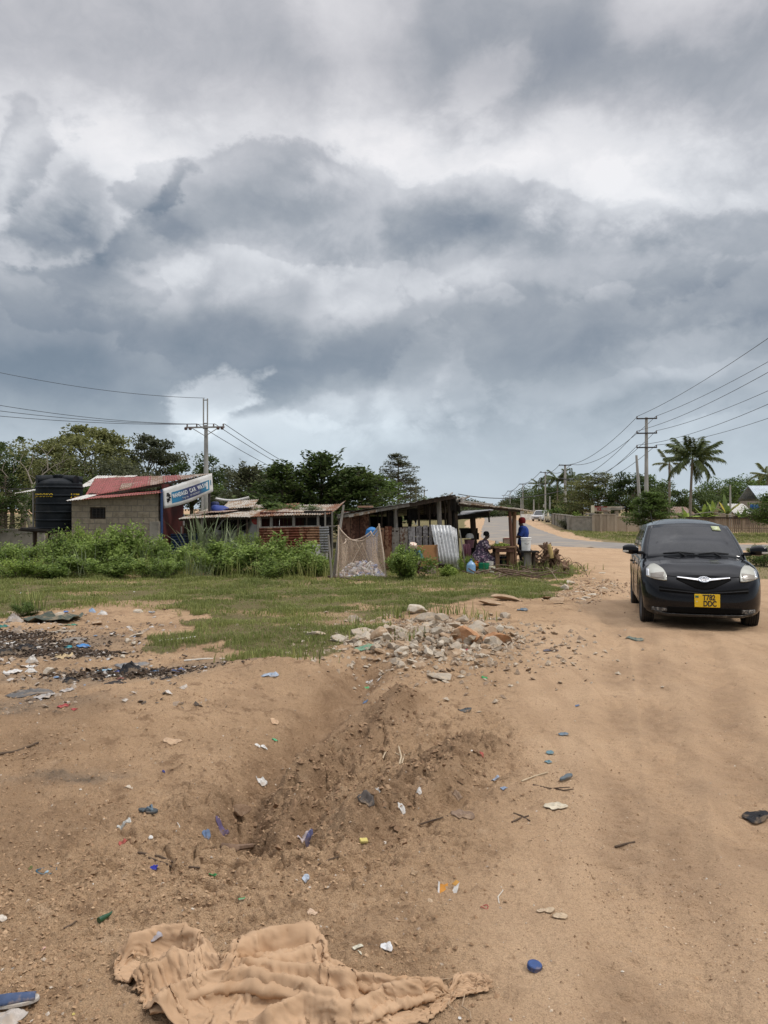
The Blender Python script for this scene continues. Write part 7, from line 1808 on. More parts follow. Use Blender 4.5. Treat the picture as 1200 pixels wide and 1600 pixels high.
# ---- small things on the ground. Sizes come from the photo: width and depth in photo pixels
LIT = {}
def lmat(c, rough=.7):
    k = tuple(round(q, 3) for q in c)
    if k not in LIT: LIT[k] = M('litter_%d' % len(LIT), c, tuple(q*.72 for q in c), 30, rough, .25, spec=.25, c3=tuple(q*.55+w*.45 for q, w in zip(c, (.36,.25,.15))), world=False)
    return LIT[k]
def spot(px, py):
    p = G(px, py, True); return p, p.y/F, p.y*p.y/(F*CH)
def scrap(name, label, cat, px, py, wp, hp, col, crumple=.25, seed=None, rz=None, corners=7, thick=.0025, lift=.004, group=None):
    """a torn, creased sheet lying on the ground"""
    p, sx, sy = spot(px, py); w, h = wp*sx/2, min(hp*sy/2, wp*sx*.36); seed = seed or int(px*7+py); r = random.Random(seed); n, m_ = 22, 7
    ang = sorted(r.uniform(0, 6.28) for _ in range(corners)); rad = [r.uniform(.72, 1.1) for _ in ang]; rows = []; s_ = (w+h)/2
    A_ = np.linspace(0, 2*math.pi, n, endpoint=False)[None]; q = np.linspace(0, 1, m_+1)[:, None]; gg = np.random.default_rng(seed)
    rr = np.interp(A_, ang, rad, period=2*math.pi)*(1+.05*gg.uniform(-1, 1, (m_+1, n))); X = np.cos(A_)*rr*w*q; Y_ = np.sin(A_)*rr*h*q
    Z = crumple*s_*(.55*np.abs(perlin(X/s_*1.3+seed, Y_/s_*1.3))+.35*np.abs(perlin(X/s_*3.1, Y_/s_*3.1+seed)))*(1.15-.6*q)+crumple*s_*.25*np.maximum(0, q-.7)*gg.uniform(0, 1, (m_+1, n))
    if crumple > .25: fx = gg.uniform(-.5, .5); Z = Z+crumple*s_*.28*np.maximum(0, X/w-fx)*(1 if gg.random() < .5 else .2); X = np.where(X/w > fx, fx*w+(X-fx*w)*.72, X)
    Z = Z+Ha(p.x+X, p.y+Y_)-p.z+lift; rows = [[(X[j, k], Y_[j, k], Z[j, k]) for k in range(n)] for j in range(m_+1)]
    o = MB().grid(rows, True).build(name, lmat(col), None, solid=thick, angle=28); o.location = p; return tag(o, label, cat, group, 'thing')
def bag(name, label, cat, px, py, wp, hp, col, seed=None, tall=.5, lay=1):
    """a crumpled, puffed-up bag or rag lump"""
    p, sx, sy = spot(px, py); w = wp*sx/2; h = w*.75; seed = seed or int(px*5+py); rows = []; n = 30
    for j in range(11):
        q = j/10; row = []
        for k in range(n):
            a = 2*math.pi*k/n; nz = float(fbm(math.cos(a)*1.4*q+seed, math.sin(a)*1.4*q-seed, 3, seed % 97)); rr = (q*(1+.22*nz)+.05*float(perlin(a*2.2, q*4, seed)))
            row.append((math.cos(a)*rr*w, math.sin(a)*rr*h, max(-.01, w*tall*2*(1-q**2.2)*(.6+.55*abs(nz)))))
        rows.append(row)
    o = MB().grid(rows, True).build(name, lmat(col), None, angle=26); o.location = p-Vector((0,0,.004)); return tag(o, label, cat, None, 'thing')
def rod(name, label, cat, pts, r_, mat, lift=None, group=None, bend=0):
    P = [G(a, b, True)+Vector((0,0,r_ if lift is None else lift)) for a, b in pts]; c = P[0].copy()
    o = MB().tube([q-c for q in P], [r_*(1-.35*i/len(P)) for i in range(len(P))], 7).build(name, mat); o.location = c; return tag(o, label, cat, group, 'thing')
WHT, CRM, PCH, BLU, TEA, GRN, RED, YEL, GRY, DGR, BLK, ORG, GBL = (.66,.64,.60), (.55,.48,.36), (.52,.36,.23), (.14,.20,.31), (.15,.25,.28), (.08,.24,.14), (.42,.10,.08), (.54,.44,.14), (.30,.29,.27), (.075,.085,.09), (.018,.018,.02), (.55,.24,.05), (.15,.20,.24)
S = [('paper','flat peach-coloured scrap on the smooth left bank',268,1157,33,10,PCH,.1),('plastic_piece','pale grey translucent plastic piece below the flip-flop sole',192,1297,25,14,(.48,.47,.43),.15),
 ('plastic_strip','small blue plastic strip on the left bank above the thick clod',322,1306,14,16,BLU,.15),('plastic_strip','red scrap just below the pale grey plastic piece',196,1316,20,6,RED,.3),('plastic_bit','royal blue crumpled bit near the dry twigs',241,1359,13,9,(.03,.04,.30),.6),
 ('cup_piece','white and red broken cup piece on the far left foreground',68,1484,11,15,(.58,.36,.30),.6),('plastic_bit','yellow square bit left of the big cloth',115,1588,7,6,YEL,.3),('dry_leaf','pale dry leaf in the middle foreground',487,1426,18,12,(.55,.40,.28),.2),
 ('paper','blue and white paper bit in the middle foreground',479,1375,15,10,(.46,.52,.60),.7),('wrapper','whitish crumpled wrapper below the gully',478,1313,30,12,(.52,.45,.44),.6),('wrapper','small blue-violet wrapper under the whitish one',484,1325,18,8,(.14,.14,.26),.5),
 ('shard','larger white shard in the gully',414,1168,13,17,WHT,.3),('shard','thin white shard left of the larger one in the gully',403,1165,11,10,WHT,.3),('plastic_bit','green plastic flake above the white shards in the gully',431,1158,14,9,(.10,.40,.20),.3),('paper','peach torn paper at the upper part of the gully',431,1129,21,12,(.56,.38,.24),.4),
 ('paper','white paper at the gully bottom, left of the green sliver',411,1222,22,10,WHT,.5),('plastic_bit','dark green sliver at the gully bottom',464,1223,14,6,(.03,.20,.10),.3),('bone','white flake beside the dark mud ridge',656,1239,14,12,WHT,.4),('paper','white torn paper below the dark mud ridge',628,1267,17,12,WHT,.5),('paper','white flake lying left of the mud ridge, above the dark slab',591,1241,11,8,WHT,.3),
 ('board_piece','flat brown board piece at the edge of the mud',724,1272,40,18,(.24,.165,.115),.05),('board_piece','small brown flat piece above the other board piece',715,1247,20,8,(.27,.19,.13),.05),('slate','dark slab sunk in the mud between the ridges',570,1252,30,9,(.10,.085,.075),.05),('slate','dark slate fragment on the sand above the mud',727,1110,23,9,DGR,.06),
 ('card','cream card with torn edges behind the cloth',560,1482,22,9,(.60,.56,.44),.3),('card','small cream card piece next to the torn one',563,1491,9,7,(.60,.56,.44),.3),('paper','white folded paper behind the cloth, right one',606,1481,23,20,(.66,.66,.66),.6),('plastic_bit','tan scrap right of the orange carton',848,1424,22,6,(.50,.38,.26),.4),
 ('paper','tan crumpled scrap pair, upper one, on the track',860,1424,24,9,(.52,.40,.27),.3),('paper','tan crumpled scrap pair, lower one, on the track',877,1432,28,14,(.52,.40,.27),.4),('plastic_bag','cream empty bag lying flat on the sandy track',873,1261,46,22,(.60,.53,.40),.35),('cloth_strip','blue rag strip trampled into the sand',861,1178,17,16,TEA,.5),('cloth_strip','lower knot of blue rag beside the twigs',857,1192,16,9,TEA,.6),
 ('plastic_bit','bluish scrap on the track above the blue rag',882,1148,21,7,GBL,.4),('plastic_bit','tiny blue bit on the track, farthest of the blue scraps',903,1103,9,6,BLU,.4),('paper','blue-white wrapper at the edge of the mud',775,1217,15,11,(.36,.42,.52),.6),('wrapper','small grey-blue wrapper right of the blue-white one',788,1234,12,12,(.26,.32,.42),.7),
 ('rag','black torn rag lying at the right photo edge',1185,1279,50,20,BLK,.5),('plastic_bit','small red bit beside the mud',753,1178,8,7,RED,.4),('rag','grey-green rag lying in front of the car',993,1000,38,9,(.14,.17,.14),.35),('plastic_bit','blue-grey scrap beside the grass corner',818,953,26,8,GBL,.5),('plastic_bag','flattened blue and white bag at the head of the gully',423,1057,32,15,(.36,.42,.50),.35),
 ('paper','white bit at the head of the gully, left one',578,1066,13,9,WHT,.5),('paper','white bit at the head of the gully, right one',593,1062,12,8,WHT,.6),('plastic_bit','green bit beside the white bits at the gully head',574,1076,9,6,(.10,.38,.16),.3),('plastic_bit','blue bit where the gully starts',571,1098,9,6,BLU,.4),('plastic_bag','pinkish red rag at the front of the rubble heap',722,1019,24,13,(.52,.13,.16),.6),
 ('plastic_bag','green translucent bag left of the rubble heap',573,1013,36,14,(.16,.30,.20),.5),('plastic_bit','yellow bit among the rubble stones',672,990,14,9,(.50,.44,.14),.4),('plastic_bit','small green bit right of the rubble heap',757,1060,10,5,(.05,.30,.10),.2),('wrapper','small dark scrap on the sand right of the rubble',862,1017,26,5,(.12,.11,.13),.2),
 ('paper','white scrap at the far left below the cup',5,1436,16,14,(.60,.54,.46),.5),('plastic_sheet','greyish plastic sheet in the lower left corner',18,1584,60,34,(.50,.45,.40),.22),('plastic_bit','purple thread bit right of the blue strip',348,1296,26,10,(.12,.09,.17),.2),('paper','white curl left of the blue strip',236,1310,10,6,WHT,.5),('paper','pale flake above the flip-flop sole',201,1230,12,5,(.58,.50,.40),.2),('plastic_bit','tiny dark blue bit high on the left bank',256,1206,6,4,(.04,.05,.20),.3),
 ('dry_leaf','brown leaf on the mud near the sponge',648,1365,14,10,(.40,.28,.17),.4),('dry_leaf','pale leaf left of the red ring',672,1410,10,7,(.48,.36,.24),.3),('dry_leaf','small brown leaf in the middle foreground',629,1406,8,7,(.26,.17,.10),.4)]
D_ = [('plastic_sheet','dark green crumpled sheet lying on the rubbish, left',92,969,104,15,(.075,.09,.07),.55),('plastic_sheet','bright green corner of sheet under the dark green one',112,977,28,9,(.03,.20,.13),.3),('rag','peach and grey rags left of the dark green sheet',38,960,62,16,(.42,.30,.22),.35),('rag','teal rag at left photo edge under the peach rags',5,980,22,9,(.02,.16,.13),.3),
 ('plastic_bag','bright blue plastic sheet right of the burnt patch',132,1010,30,14,(.07,.24,.52),.5),('plastic_bag','teal scrap left of the bright blue plastic',108,1012,16,10,(.04,.26,.30),.5),('plastic_bit','blue scrap behind the dark green sheet',104,957,13,8,(.06,.20,.50),.6),('slab','long dark oval slab lying in front of the burnt pile',45,1083,84,14,(.13,.125,.12),.03),('slab','grey flat slab right of the burnt patch',118,1000,44,9,(.24,.215,.185),.04),('slab','pale flat slab below the dark green sheet',100,986,42,9,(.38,.33,.26),.04),
 ('slab','grey board on the back of the burnt pile',208,1041,60,14,(.20,.20,.20),.05),('paper','white torn plastic in front of the burnt patch, left',22,1052,34,12,WHT,.4),('paper','white torn plastic by the front of the burnt patch, right',48,1043,24,13,WHT,.4),('rag','cream scrap right of the burnt patch',103,1028,34,15,(.50,.38,.22),.4),('plastic_bag','pale rag in front of the dark oval slab',72,1090,44,13,(.42,.39,.36),.45),('plastic_bag','pale strip above the pale rag',106,1079,28,7,(.46,.43,.40),.3),
 ('rag','red rag lying on the grey ground',100,1104,26,8,(.36,.06,.06),.3),('rag','small red rag right of the larger red rag',116,1110,12,6,(.36,.06,.06),.3),('plastic_bag','light blue plastic in the burnt pile',165,1050,26,14,(.26,.40,.50),.6),('plastic_bag','white plastic in the burnt pile',172,1058,22,11,WHT,.6),('plastic_bag','dark blue scrap in the burnt pile',185,1052,14,10,(.07,.10,.32),.6),('plastic_bag','blue plastic at the right of the burnt pile',241,1051,18,12,(.09,.20,.36),.6),('plastic_bag','white plastic beside the blue one at the right of the pile',230,1054,16,9,WHT,.6),
 ('plastic_bag','blue scrap lying apart, right of the burnt pile',277,1049,28,9,(.07,.14,.34),.4),('rag','dark red lump in the burnt pile',190,1062,16,10,(.24,.09,.07),.6),('plastic_bit','white scrap in the grass behind the rubbish',86,925,13,7,WHT,.5),('plastic_bit','pale green scrap in the grass at left',35,927,10,9,(.40,.46,.40),.6),('plastic_bit','white scrap in the middle of the grass',210,926,8,5,WHT,.5),('plastic_bag','grey scrap in the grass above the rubbish, right',238,958,16,8,(.36,.38,.40),.5),
 ('paper','white scrap among ash at the left photo edge',18,1006,20,8,WHT,.4),('paper','whitish scrap among ash beside the grey slab',85,982+25,16,7,WHT,.4),('paper','whitish bits in front of the burnt patch',60,1012,14,7,(.5,.48,.45),.5),('plastic_bit','white scrap on the grass right of the heap',566,917+20,8,5,WHT,.5)]
for nm, lab, px, py, w, h, c, cr in S+D_: scrap(nm, lab, nm.replace('_', ' '), px, py, w, h, c, cr)
for nm, lab, px, py, w, c, tl in (('plastic_bag','white lumpy bag at the right end of the dark green sheet',160,960,15,WHT,.6),('plastic_bag','blue and white lumpy bag behind the dark green sheet',144,956,12,(.30,.42,.58),.7),('plastic_bag','grey lumpy bag left of the dark green sheet',22,972,28,(.40,.36,.32),.5),('plastic_bag','tan lumpy bag below the grey one at left',26,990,24,(.40,.32,.25),.5),
        ('charred_lump','largest black charred lump in the burnt pile',204,1049,38,BLK,.45),('charred_lump','small black charred lump left of the burnt pile',110,1066,26,BLK,.35),('charred_lump','black charred lump at the right end of the burnt pile',262,1062,24,BLK,.25),('charred_lump','black charred lump on the far burnt patch',38,1015,34,BLK,.3),('charred_lump','black charred rag at the left photo edge',6,1022,40,(.03,.028,.026),.25),('charred_lump','dark lump in front of the largest charred one',180,1070,40,(.035,.03,.028),.22),
        ('plastic_bag','white puffy scrap in front of the burnt patch',48,1060-12,18,WHT,.4),('plastic_bag','white boxy scrap right of the white torn plastic',50,1034,20,(.58,.55,.50),.5)):
    bag(nm, lab, nm.replace('_', ' '), px, py, w, c, None, tl) if False else bag(nm, lab, nm.replace('_', ' '), px, py, w, w, c, None, tl)
TW = M('twig_bark', (.13,.09,.06), (.08,.055,.04), 20, .95, .3); TWP = M('pale_stick', (.52,.42,.29), (.42,.33,.22), 20, .9, .3); WSTK = plain('white_stick', (.66,.62,.54), .7)
for lab, pts, r_, mt in (('dark dry twig, upper one of the pair on the left bank',((216,1334),(250,1340),(285,1350),(312,1356)),.006,TW),('dark dry twig, lower one of the pair on the left bank',((232,1340),(262,1352),(290,1360)),.005,TW),('long dark twig at the left photo edge',((0,1180),(25,1176),(60,1163)),.009,TW),
        ('thick brown stick half buried beside the mud',((346,1329),(370,1330),(394,1327)),.017,M('rotten_wood', (.22,.14,.09), (.14,.09,.06), 14)),('thin twig below the sponge',((497,1352),(515,1344),(540,1337)),.004,TW),('thin twig on the sandy track, lower right',((961,1325),(975,1321),(992,1317)),.006,TW),('long thin twig lying at the mud edge near the cream bag',((833,1227),(860,1233),(890,1231)),.004,TW),
        ('pale stick at the mud edge, leaning to the blue rag',((815,1222),(835,1214),(856,1208)),.005,TWP),('pale root left of the pair on the mud, bent',((598,1186),(602,1176),(618,1178),(626,1182)),.006,TWP),('pale upright stick of the small bundle on the mud',((624,1196),(627,1184),(623,1170)),.007,TWP),('second pale stick of the small bundle on the mud',((628,1194),(632,1180),(640,1181)),.005,TWP),('dark twig cluster branch near the orange carton',((655,1290),(680,1282),(700,1276)),.005,TW),
        ('white thin stick lying in the grass left',((248,1004),(275,1001),(306,997)),.014,WSTK),('white thin stick beyond the burnt pile',((288,1034),(320,1031),(352,1030)),.011,WSTK),('dry reddish twig by the mud edge on the right',((802,1272),(815,1276),(828,1284)),.005,TW),('dry twig crossing the reddish one by the mud edge',((800,1286),(812,1280),(826,1276)),.005,TW),('brown fallen branch lying in the grass below the net',((512,902),(560,908),(600,906)),.03,TW),('short dark twig on the sand at right',((868,1233),(880,1236),(896,1234)),.004,TW),('pale thin string curling near the red ring',((780,1412),(778,1402),(786,1392),(783,1386)),.0022,WSTK),
        ('white curl of string right of the pale plastic piece',((275,1300),(281,1292),(277,1286)),.0025,WSTK),('dark twig at left above the cup piece',((100,1452),(112,1446),(120,1440)),.004,TW)):
    rod('twig' if 'stick' not in lab and 'string' not in lab else 'stick' if 'stick' in lab else 'string', lab, 'string' if 'string' in lab else 'twig', pts, r_, mt)
# particular objects
def sole(label, px, py, L, rz, col, strap=None):
    p = G(px, py, True); root = thing('flip_flop', label, 'flip-flop', p+Vector((0,0,.012)), rz); pts = []
    for k in range(28):
        a = 2*math.pi*k/28; x = math.cos(a); w = .19+.055*x-.07*math.exp(-((x+.15)/.35)**2); pts.append((x*L/2, math.sin(a)*w*L, .006*x))
    MB().prism(pts, (0,0,.014)).build('sole', lmat(col), root, bevel=.003); root.rotation_euler[0] = .10
    if strap:
        for s in (-1,1): MB().tube([(L*.26,0,.014),(L*.12,s*L*.10,.035),(-L*.08,s*L*.16,.012)], .006, 6).build('strap', lmat(strap), root)
sole('dark grey flip-flop sole lying on the left bank', 231, 1272, .135, -.5, DGR, GBL); sole('blue-grey flip-flop sole on the sandy track', 884, 1219, .105, .6, (.12,.145,.16))
p = G(835,1514,True); cp = thing('plastic_disc', 'round dark blue plastic screw cap on the sand', 'bottle cap', p+Vector((0,0,.004))); cp.rotation_euler = (.12,.1,0)
CB = lmat((.045,.085,.22), .45); m = MB().lathe([(.001,.017),(.021,.017),(.0245,.0145),(.0255,.002),(.0255,0)], n=40)
for k in range(40): a = 2*math.pi*k/40; m.box((.0255*math.cos(a),.0255*math.sin(a),.0075), (.0016,.0016,.012), Matrix.Rotation(a,3,'Z'))
m.build('cap_shell', CB, cp); MB().lathe([(.0265,0),(.0265,.0022),(.0255,.003)], n=40).build('tamper_ring', CB, cp)
def ring(name, label, px, py, wp, r_, col, cat, broken=0):
    p, sx, sy = spot(px, py); w = wp*sx/2; o = MB().tube([(math.cos(a)*w*(1+.1*math.sin(3*a)), math.sin(a)*w*.8, r_+.004*math.sin(2*a)) for a in np.linspace(0, 6.28-broken, 36)], r_, 7).build(name, lmat(col)); o.location = p; tag(o, label, cat, None, 'thing')
p = G(568,1315,True); o = MB().box((0,0,.007),(.040,.032,.016)).build('sponge', lmat((.60,.50,.16)), None, bevel=.004); o.location = p; o.rotation_euler = (.15,.1,.3); tag(o, 'yellow square sponge in the mud', 'sponge', None, 'thing')
ring('plastic_ring', 'small red plastic ring on the sand', 757, 1418, 11, .0022, RED, 'ring'); ring('wire_loop', 'loop of blue strapping lying on the left foreground', 72, 1361, 30, .003, (.05,.13,.19), 'strap', .6)
scrap('plastic_bit', 'pale blue bit inside the blue strapping loop', 'plastic bit', 73, 1363, 9, 6, (.34,.48,.56), .5); scrap('dry_leaf', 'olive leaf left of the blue strapping loop', 'leaf', 48, 1357, 8, 12, (.14,.15,.05), .5)
p = G(331,1367,True); h = thing('plastic_handle', 'bright green slotted plastic handle near the dry twigs', 'handle', p+Vector((0,0,.004)), -.55); gm = lmat((.02,.32,.10), .4)  # slotted green handle
MB().box((0,.0062,0),(.056,.0035,.006)).box((0,-.0062,0),(.056,.0035,.006)).box((.028,0,0),(.010,.016,.006)).box((-.028,0,0),(.010,.013,.006)).box((.0,0,0),(.006,.010,.005)).build('frame', gm, h, bevel=.0012); MB().box((-.040,0,0),(.018,.008,.005)).build('tip', gm, h, bevel=.001)
p = G(379,1406,True); h = thing('plastic_clip', 'green plastic clip in the middle left foreground', 'clip', p+Vector((0,0,.004)), .2); MB().box((0,0,0),(.034,.009,.006)).box((.012,.008,0),(.012,.010,.006)).build('clip_body', gm, h, bevel=.0015); MB().box((-.004,-.007,.002),(.022,.004,.004)).build('clip_spring', lmat((.40,.46,.34)), h)
p = G(165,1436,True); h = thing('bottle_neck', 'dark green broken bottle neck left of the cloth', 'bottle neck', p+Vector((0,0,.010)), 1.05); gb = M('green_glass', (.012,.055,.022), (.02,.07,.03), 8, .15, 0, spec=.6)
MB().lathe([(.012,-.034),(.011,-.01),(.0075,.018),(.0075,.040),(.0095,.041),(.0095,.050),(.006,.050)], (0,0,0), 22, True, 'x').build('glass_neck', gb, h)
# torn orange and white carton
p = G(701,1396,True); h = thing('torn_carton', 'torn orange and white drink carton lying open on the mud', 'carton', p, .1); h.rotation_euler[0] = -.75; q = p.y/F
MB().prism([(-17*q,0,0),(-2*q,4*q,0),(1*q,4*q,16*q),(-6*q,1*q,13*q),(-14*q,-1*q,15*q)], (.001,-.002,.001)).build('printed_flap', lmat((.60,.27,.05)), h); MB().prism([(3*q,3*q,0),(13*q,0,0),(19*q,-2*q,15*q),(14*q,-1*q,18*q),(8*q,2*q,6*q)], (.0005,-.0015,.001)).build('torn_side', lmat((.68,.65,.60)), h); MB().prism([(12*q,-1*q,10*q),(19*q,-2.3*q,15*q),(14*q,-1.3*q,18.5*q),(7*q,1.6*q,14*q)], (.0004,-.0025,.001)).build('printed_corner', lmat((.60,.32,.08)), h)
MB().prism([(-18*q,-1*q,0),(-15*q,-1.6*q,0),(-12*q,-1.6*q,17*q),(-14.5*q,-1.1*q,18*q)], (.0005,-.002,0)).build('torn_side', lmat((.68,.65,.60)), h); MB().box((-13*q,4*q,4*q),(.02,.012,.02)).build('carton_inside', lmat((.12,.09,.06)), h)
# worn canvas shoe in the lower left corner
p = G(14,1570,True); h = thing('shoe', 'worn shoe with blue top and white sole at the lower left', 'shoe', p, .30); h.scale = (.72,)*3
pts = [(math.cos(a)*.13, math.sin(a)*(.035+.012*math.cos(a)), 0) for a in np.linspace(0, 6.28, 29)[:-1]]; MB().prism(pts, (0,0,.020)).build('shoe_sole', lmat((.55,.53,.49)), h, bevel=.004)
rows = [[(x*.12, y*.034*(1-.15*x), .020+.030*max(0, 1-y*y)*(1-.45*max(0, x))) for y in np.linspace(-1,1,11)] for x in np.linspace(-.95,.95,14)]
MB().grid(rows).build('shoe_upper', lmat((.06,.09,.17)), h, solid=.003)

# ---- crumbs of earth, gravel and ash flakes: far too many to count
def crumbs(name, label, n, sampler, smin, smax, mat, seed, tintf=None, flat=.7, pw=3.0):
    g = np.random.default_rng(seed); P = sampler(g, n); n = len(P); z = H(P[:, 0], P[:, 1]); s = smin+(smax-smin)*g.uniform(0, 1, n)**pw
    base = np.array([[1,0,0],[0,1,0],[-1,0,0],[0,-1,0],[0,0,1],[0,0,-.6]], float)
    V = np.repeat(base[None], n, 0)*g.uniform(.55, 1.25, (n, 6, 1)); a = g.uniform(0, 6.28, n); c, s_ = np.cos(a), np.sin(a); x = V[:, :, 0]*c[:, None]-V[:, :, 1]*s_[:, None]; y = V[:, :, 0]*s_[:, None]+V[:, :, 1]*c[:, None]; tl = g.normal(size=(n, 2))*.35
    zz = V[:, :, 2]*flat+x*tl[:, :1]+y*tl[:, 1:]; V = np.stack([x, y, zz], -1)*s[:, None, None]; V += np.stack([P[:, 0], P[:, 1], z+s*.25], -1)[:, None, :]
    tri = np.array([[0,1,4],[1,2,4],[2,3,4],[3,0,4],[1,0,5],[2,1,5],[3,2,5],[0,3,5]]); T = (np.arange(n)[:, None, None]*6+tri).reshape(-1, 3)
    me = mesh_np(name, V.reshape(-1, 3), T, {'tint': np.repeat(np.clip(g.uniform(0, 1, n), 0, 1), 6)}, False); tag(link(name, me, mat), label, name.replace('_', ' '), kind='stuff')
def soilmat(nm, stops):
    m, N = newmat(nm); c = N.ramp(N.attr('tint'), stops); finish(N, N.mix(N.ss(N.noise(N.n('NewGeometry'), 60, 3), .35, .65, 0, .5), c, (.17,.11,.07)), .95, spec=.1); return m
CLOTH = [tuple(G(*q).xy) for q in [(172,1512),(196,1485),(255,1470),(315,1482),(345,1522),(415,1472),(470,1466),(505,1494),(600,1530),(700,1540),(722,1522),(775,1536),(712,1566),(668,1606),(540,1630),(330,1630),(231,1600),(205,1545)]]
def s_soil(g, n):
    Y = 2.3*np.exp(g.uniform(0, 1, n*6)*math.log(11/2.3)); x = g.uniform(-.56, .56, n*6)*Y; r = roughness_map(x, Y)*(.35+1.3*np.clip(fbm(x*1.1, Y*1.1, 3, 301)+.25, 0, 1.2)); gr, rd, _, _ = ground_masks(x, Y); k = (g.uniform(0, 1, n*6) < r*.75*(1-.85*rd))&(gr < .3)&~inpoly(x, Y, CLOTH); return np.stack([x, Y], 1)[k][:n]
crumbs('earth_crumbs', 'loose brown crumbs of earth over the trampled ground', 34000, s_soil, .0015, .0125, soilmat('crumb_soil', [(0,(.27,.172,.098)),(.5,(.41,.268,.158)),(1,(.53,.37,.23))]), 21, pw=4.5)
def s_track(g, n):
    Y = 2.3*np.exp(g.uniform(0, 1, n*3)*math.log(12/2.3)); x = g.uniform(-.2, .56, n*3)*Y; rd = roadness(x, Y); gr, _, _, _ = ground_masks(x, Y); cl = np.clip(.25+1.2*fbm(x*1.4, Y*.8, 3, 311), .05, 1); return np.stack([x, Y], 1)[(g.uniform(0, 1, n*3) < rd*cl)&(gr < .2)][:n]
crumbs('track_grit', 'coarse sand grains and grit loose on the track', 16000, s_track, .0012, .0065, soilmat('grit', [(0,(.24,.155,.092)),(.45,(.42,.285,.175)),(.8,(.58,.42,.28)),(1,(.70,.58,.44))]), 28, pw=3.0)
def s_clod(g, n):
    P = s_soil(g, n*4); d = np.minimum(polydist(P[:, 0], P[:, 1], ridge1), np.minimum(polydist(P[:, 0], P[:, 1], ridge2), polydist(P[:, 0], P[:, 1], gully2))); return P[(d < .34)&(g.uniform(0, 1, len(P)) < np.exp(-(d/.2)**2))][:n]
crumbs('mud_clods', 'dark mud clods along the churned ridges', 2600, s_clod, .004, .026, soilmat('clod_soil', [(0,(.19,.12,.07)),(.6,(.29,.187,.112)),(1,(.38,.255,.155))]), 22, pw=2.2, flat=.8)
def s_grav(g, n):
    Y = 2.3*np.exp(g.uniform(0, 1, n*2)*math.log(13/2.3)); x = g.uniform(-.56, .56, n*2)*Y; gr, rd, _, _ = ground_masks(x, Y); k = (gr < .3)&~inpoly(x, Y, CLOTH)&(g.uniform(0, 1, n*2) < .25+.75*(1-rd)); return np.stack([x, Y], 1)[k][:n]
crumbs('gravel', 'tiny pale pebbles and shell bits scattered over the ground', 1500, s_grav, .002, .011, soilmat('pebble', [(0,(.38,.29,.21)),(.6,(.58,.50,.40)),(1,(.70,.66,.58))]), 23, pw=3)
def s_chip(g, n):
    P = np.stack([heap[0]+g.normal(size=n)*.80, heap[1]+g.normal(size=n)*1.0], 1); return P
crumbs('stone_chips', 'small broken stone chips and fines round the rubble heap', 4200, s_chip, .005, .045, soilmat('chip', [(0,(.27,.20,.14)),(.5,(.42,.34,.25)),(1,(.54,.47,.37))]), 26, pw=2.4)
def s_corner(g, n):
    t = g.uniform(0, 1, n); P = np.array([G0(875+80*q, 936-28*q) for q in t])+g.normal(size=(n, 2))*np.array([.45, .9]); return P
crumbs('stone_chips', 'small ochre stone chips at the corner of grass and track', 900, s_corner, .006, .05, soilmat('chip_ochre', [(0,(.30,.20,.13)),(.6,(.46,.34,.23)),(1,(.56,.45,.33))]), 27, pw=2.2)
def s_dump(g, n):
    c = np.array([[a, b, sx, sy] for a, b, sx, sy in ash_pts]); i = g.integers(0, len(c), n); P = c[i, :2]+g.normal(size=(n, 2))*c[i, 2:]*.62; return P[P[:, 1] < 14]
crumbs('ash_flakes', 'black ash, char and small burnt scraps on the dump', 9500, s_dump, .004, .032, soilmat('char', [(0,(.010,.009,.008)),(.80,(.028,.025,.022)),(.88,(.10,.09,.08)),(.95,(.30,.28,.26)),(1,(.55,.53,.50))]), 24, flat=.45, pw=2.2)
def s_dump2(g, n):
    P = np.stack([g.uniform(-6.5, -1.2, n), g.uniform(6.0, 12.6, n)], 1); d = fbm(P[:, 0]*.7, P[:, 1]*1.1, 3, 333); gr, _, _, _ = ground_masks(P[:, 0], P[:, 1]); return P[(g.uniform(0, 1, n) < np.clip(d+.35, 0, 1)*(P[:, 0] < -.35*P[:, 1]+.9+.0*P[:, 0]))&(gr < .5)]
crumbs('small_rubbish', 'trampled small rubbish, shells and paper bits round the dump', 6500, s_dump2, .006, .045, soilmat('rubbish_bits', [(0,(.06,.055,.05)),(.35,(.20,.16,.12)),(.6,(.38,.31,.24)),(.85,(.52,.47,.41)),(.93,(.60,.58,.55)),(1,(.12,.24,.40))]), 25, flat=.35, pw=2.6)

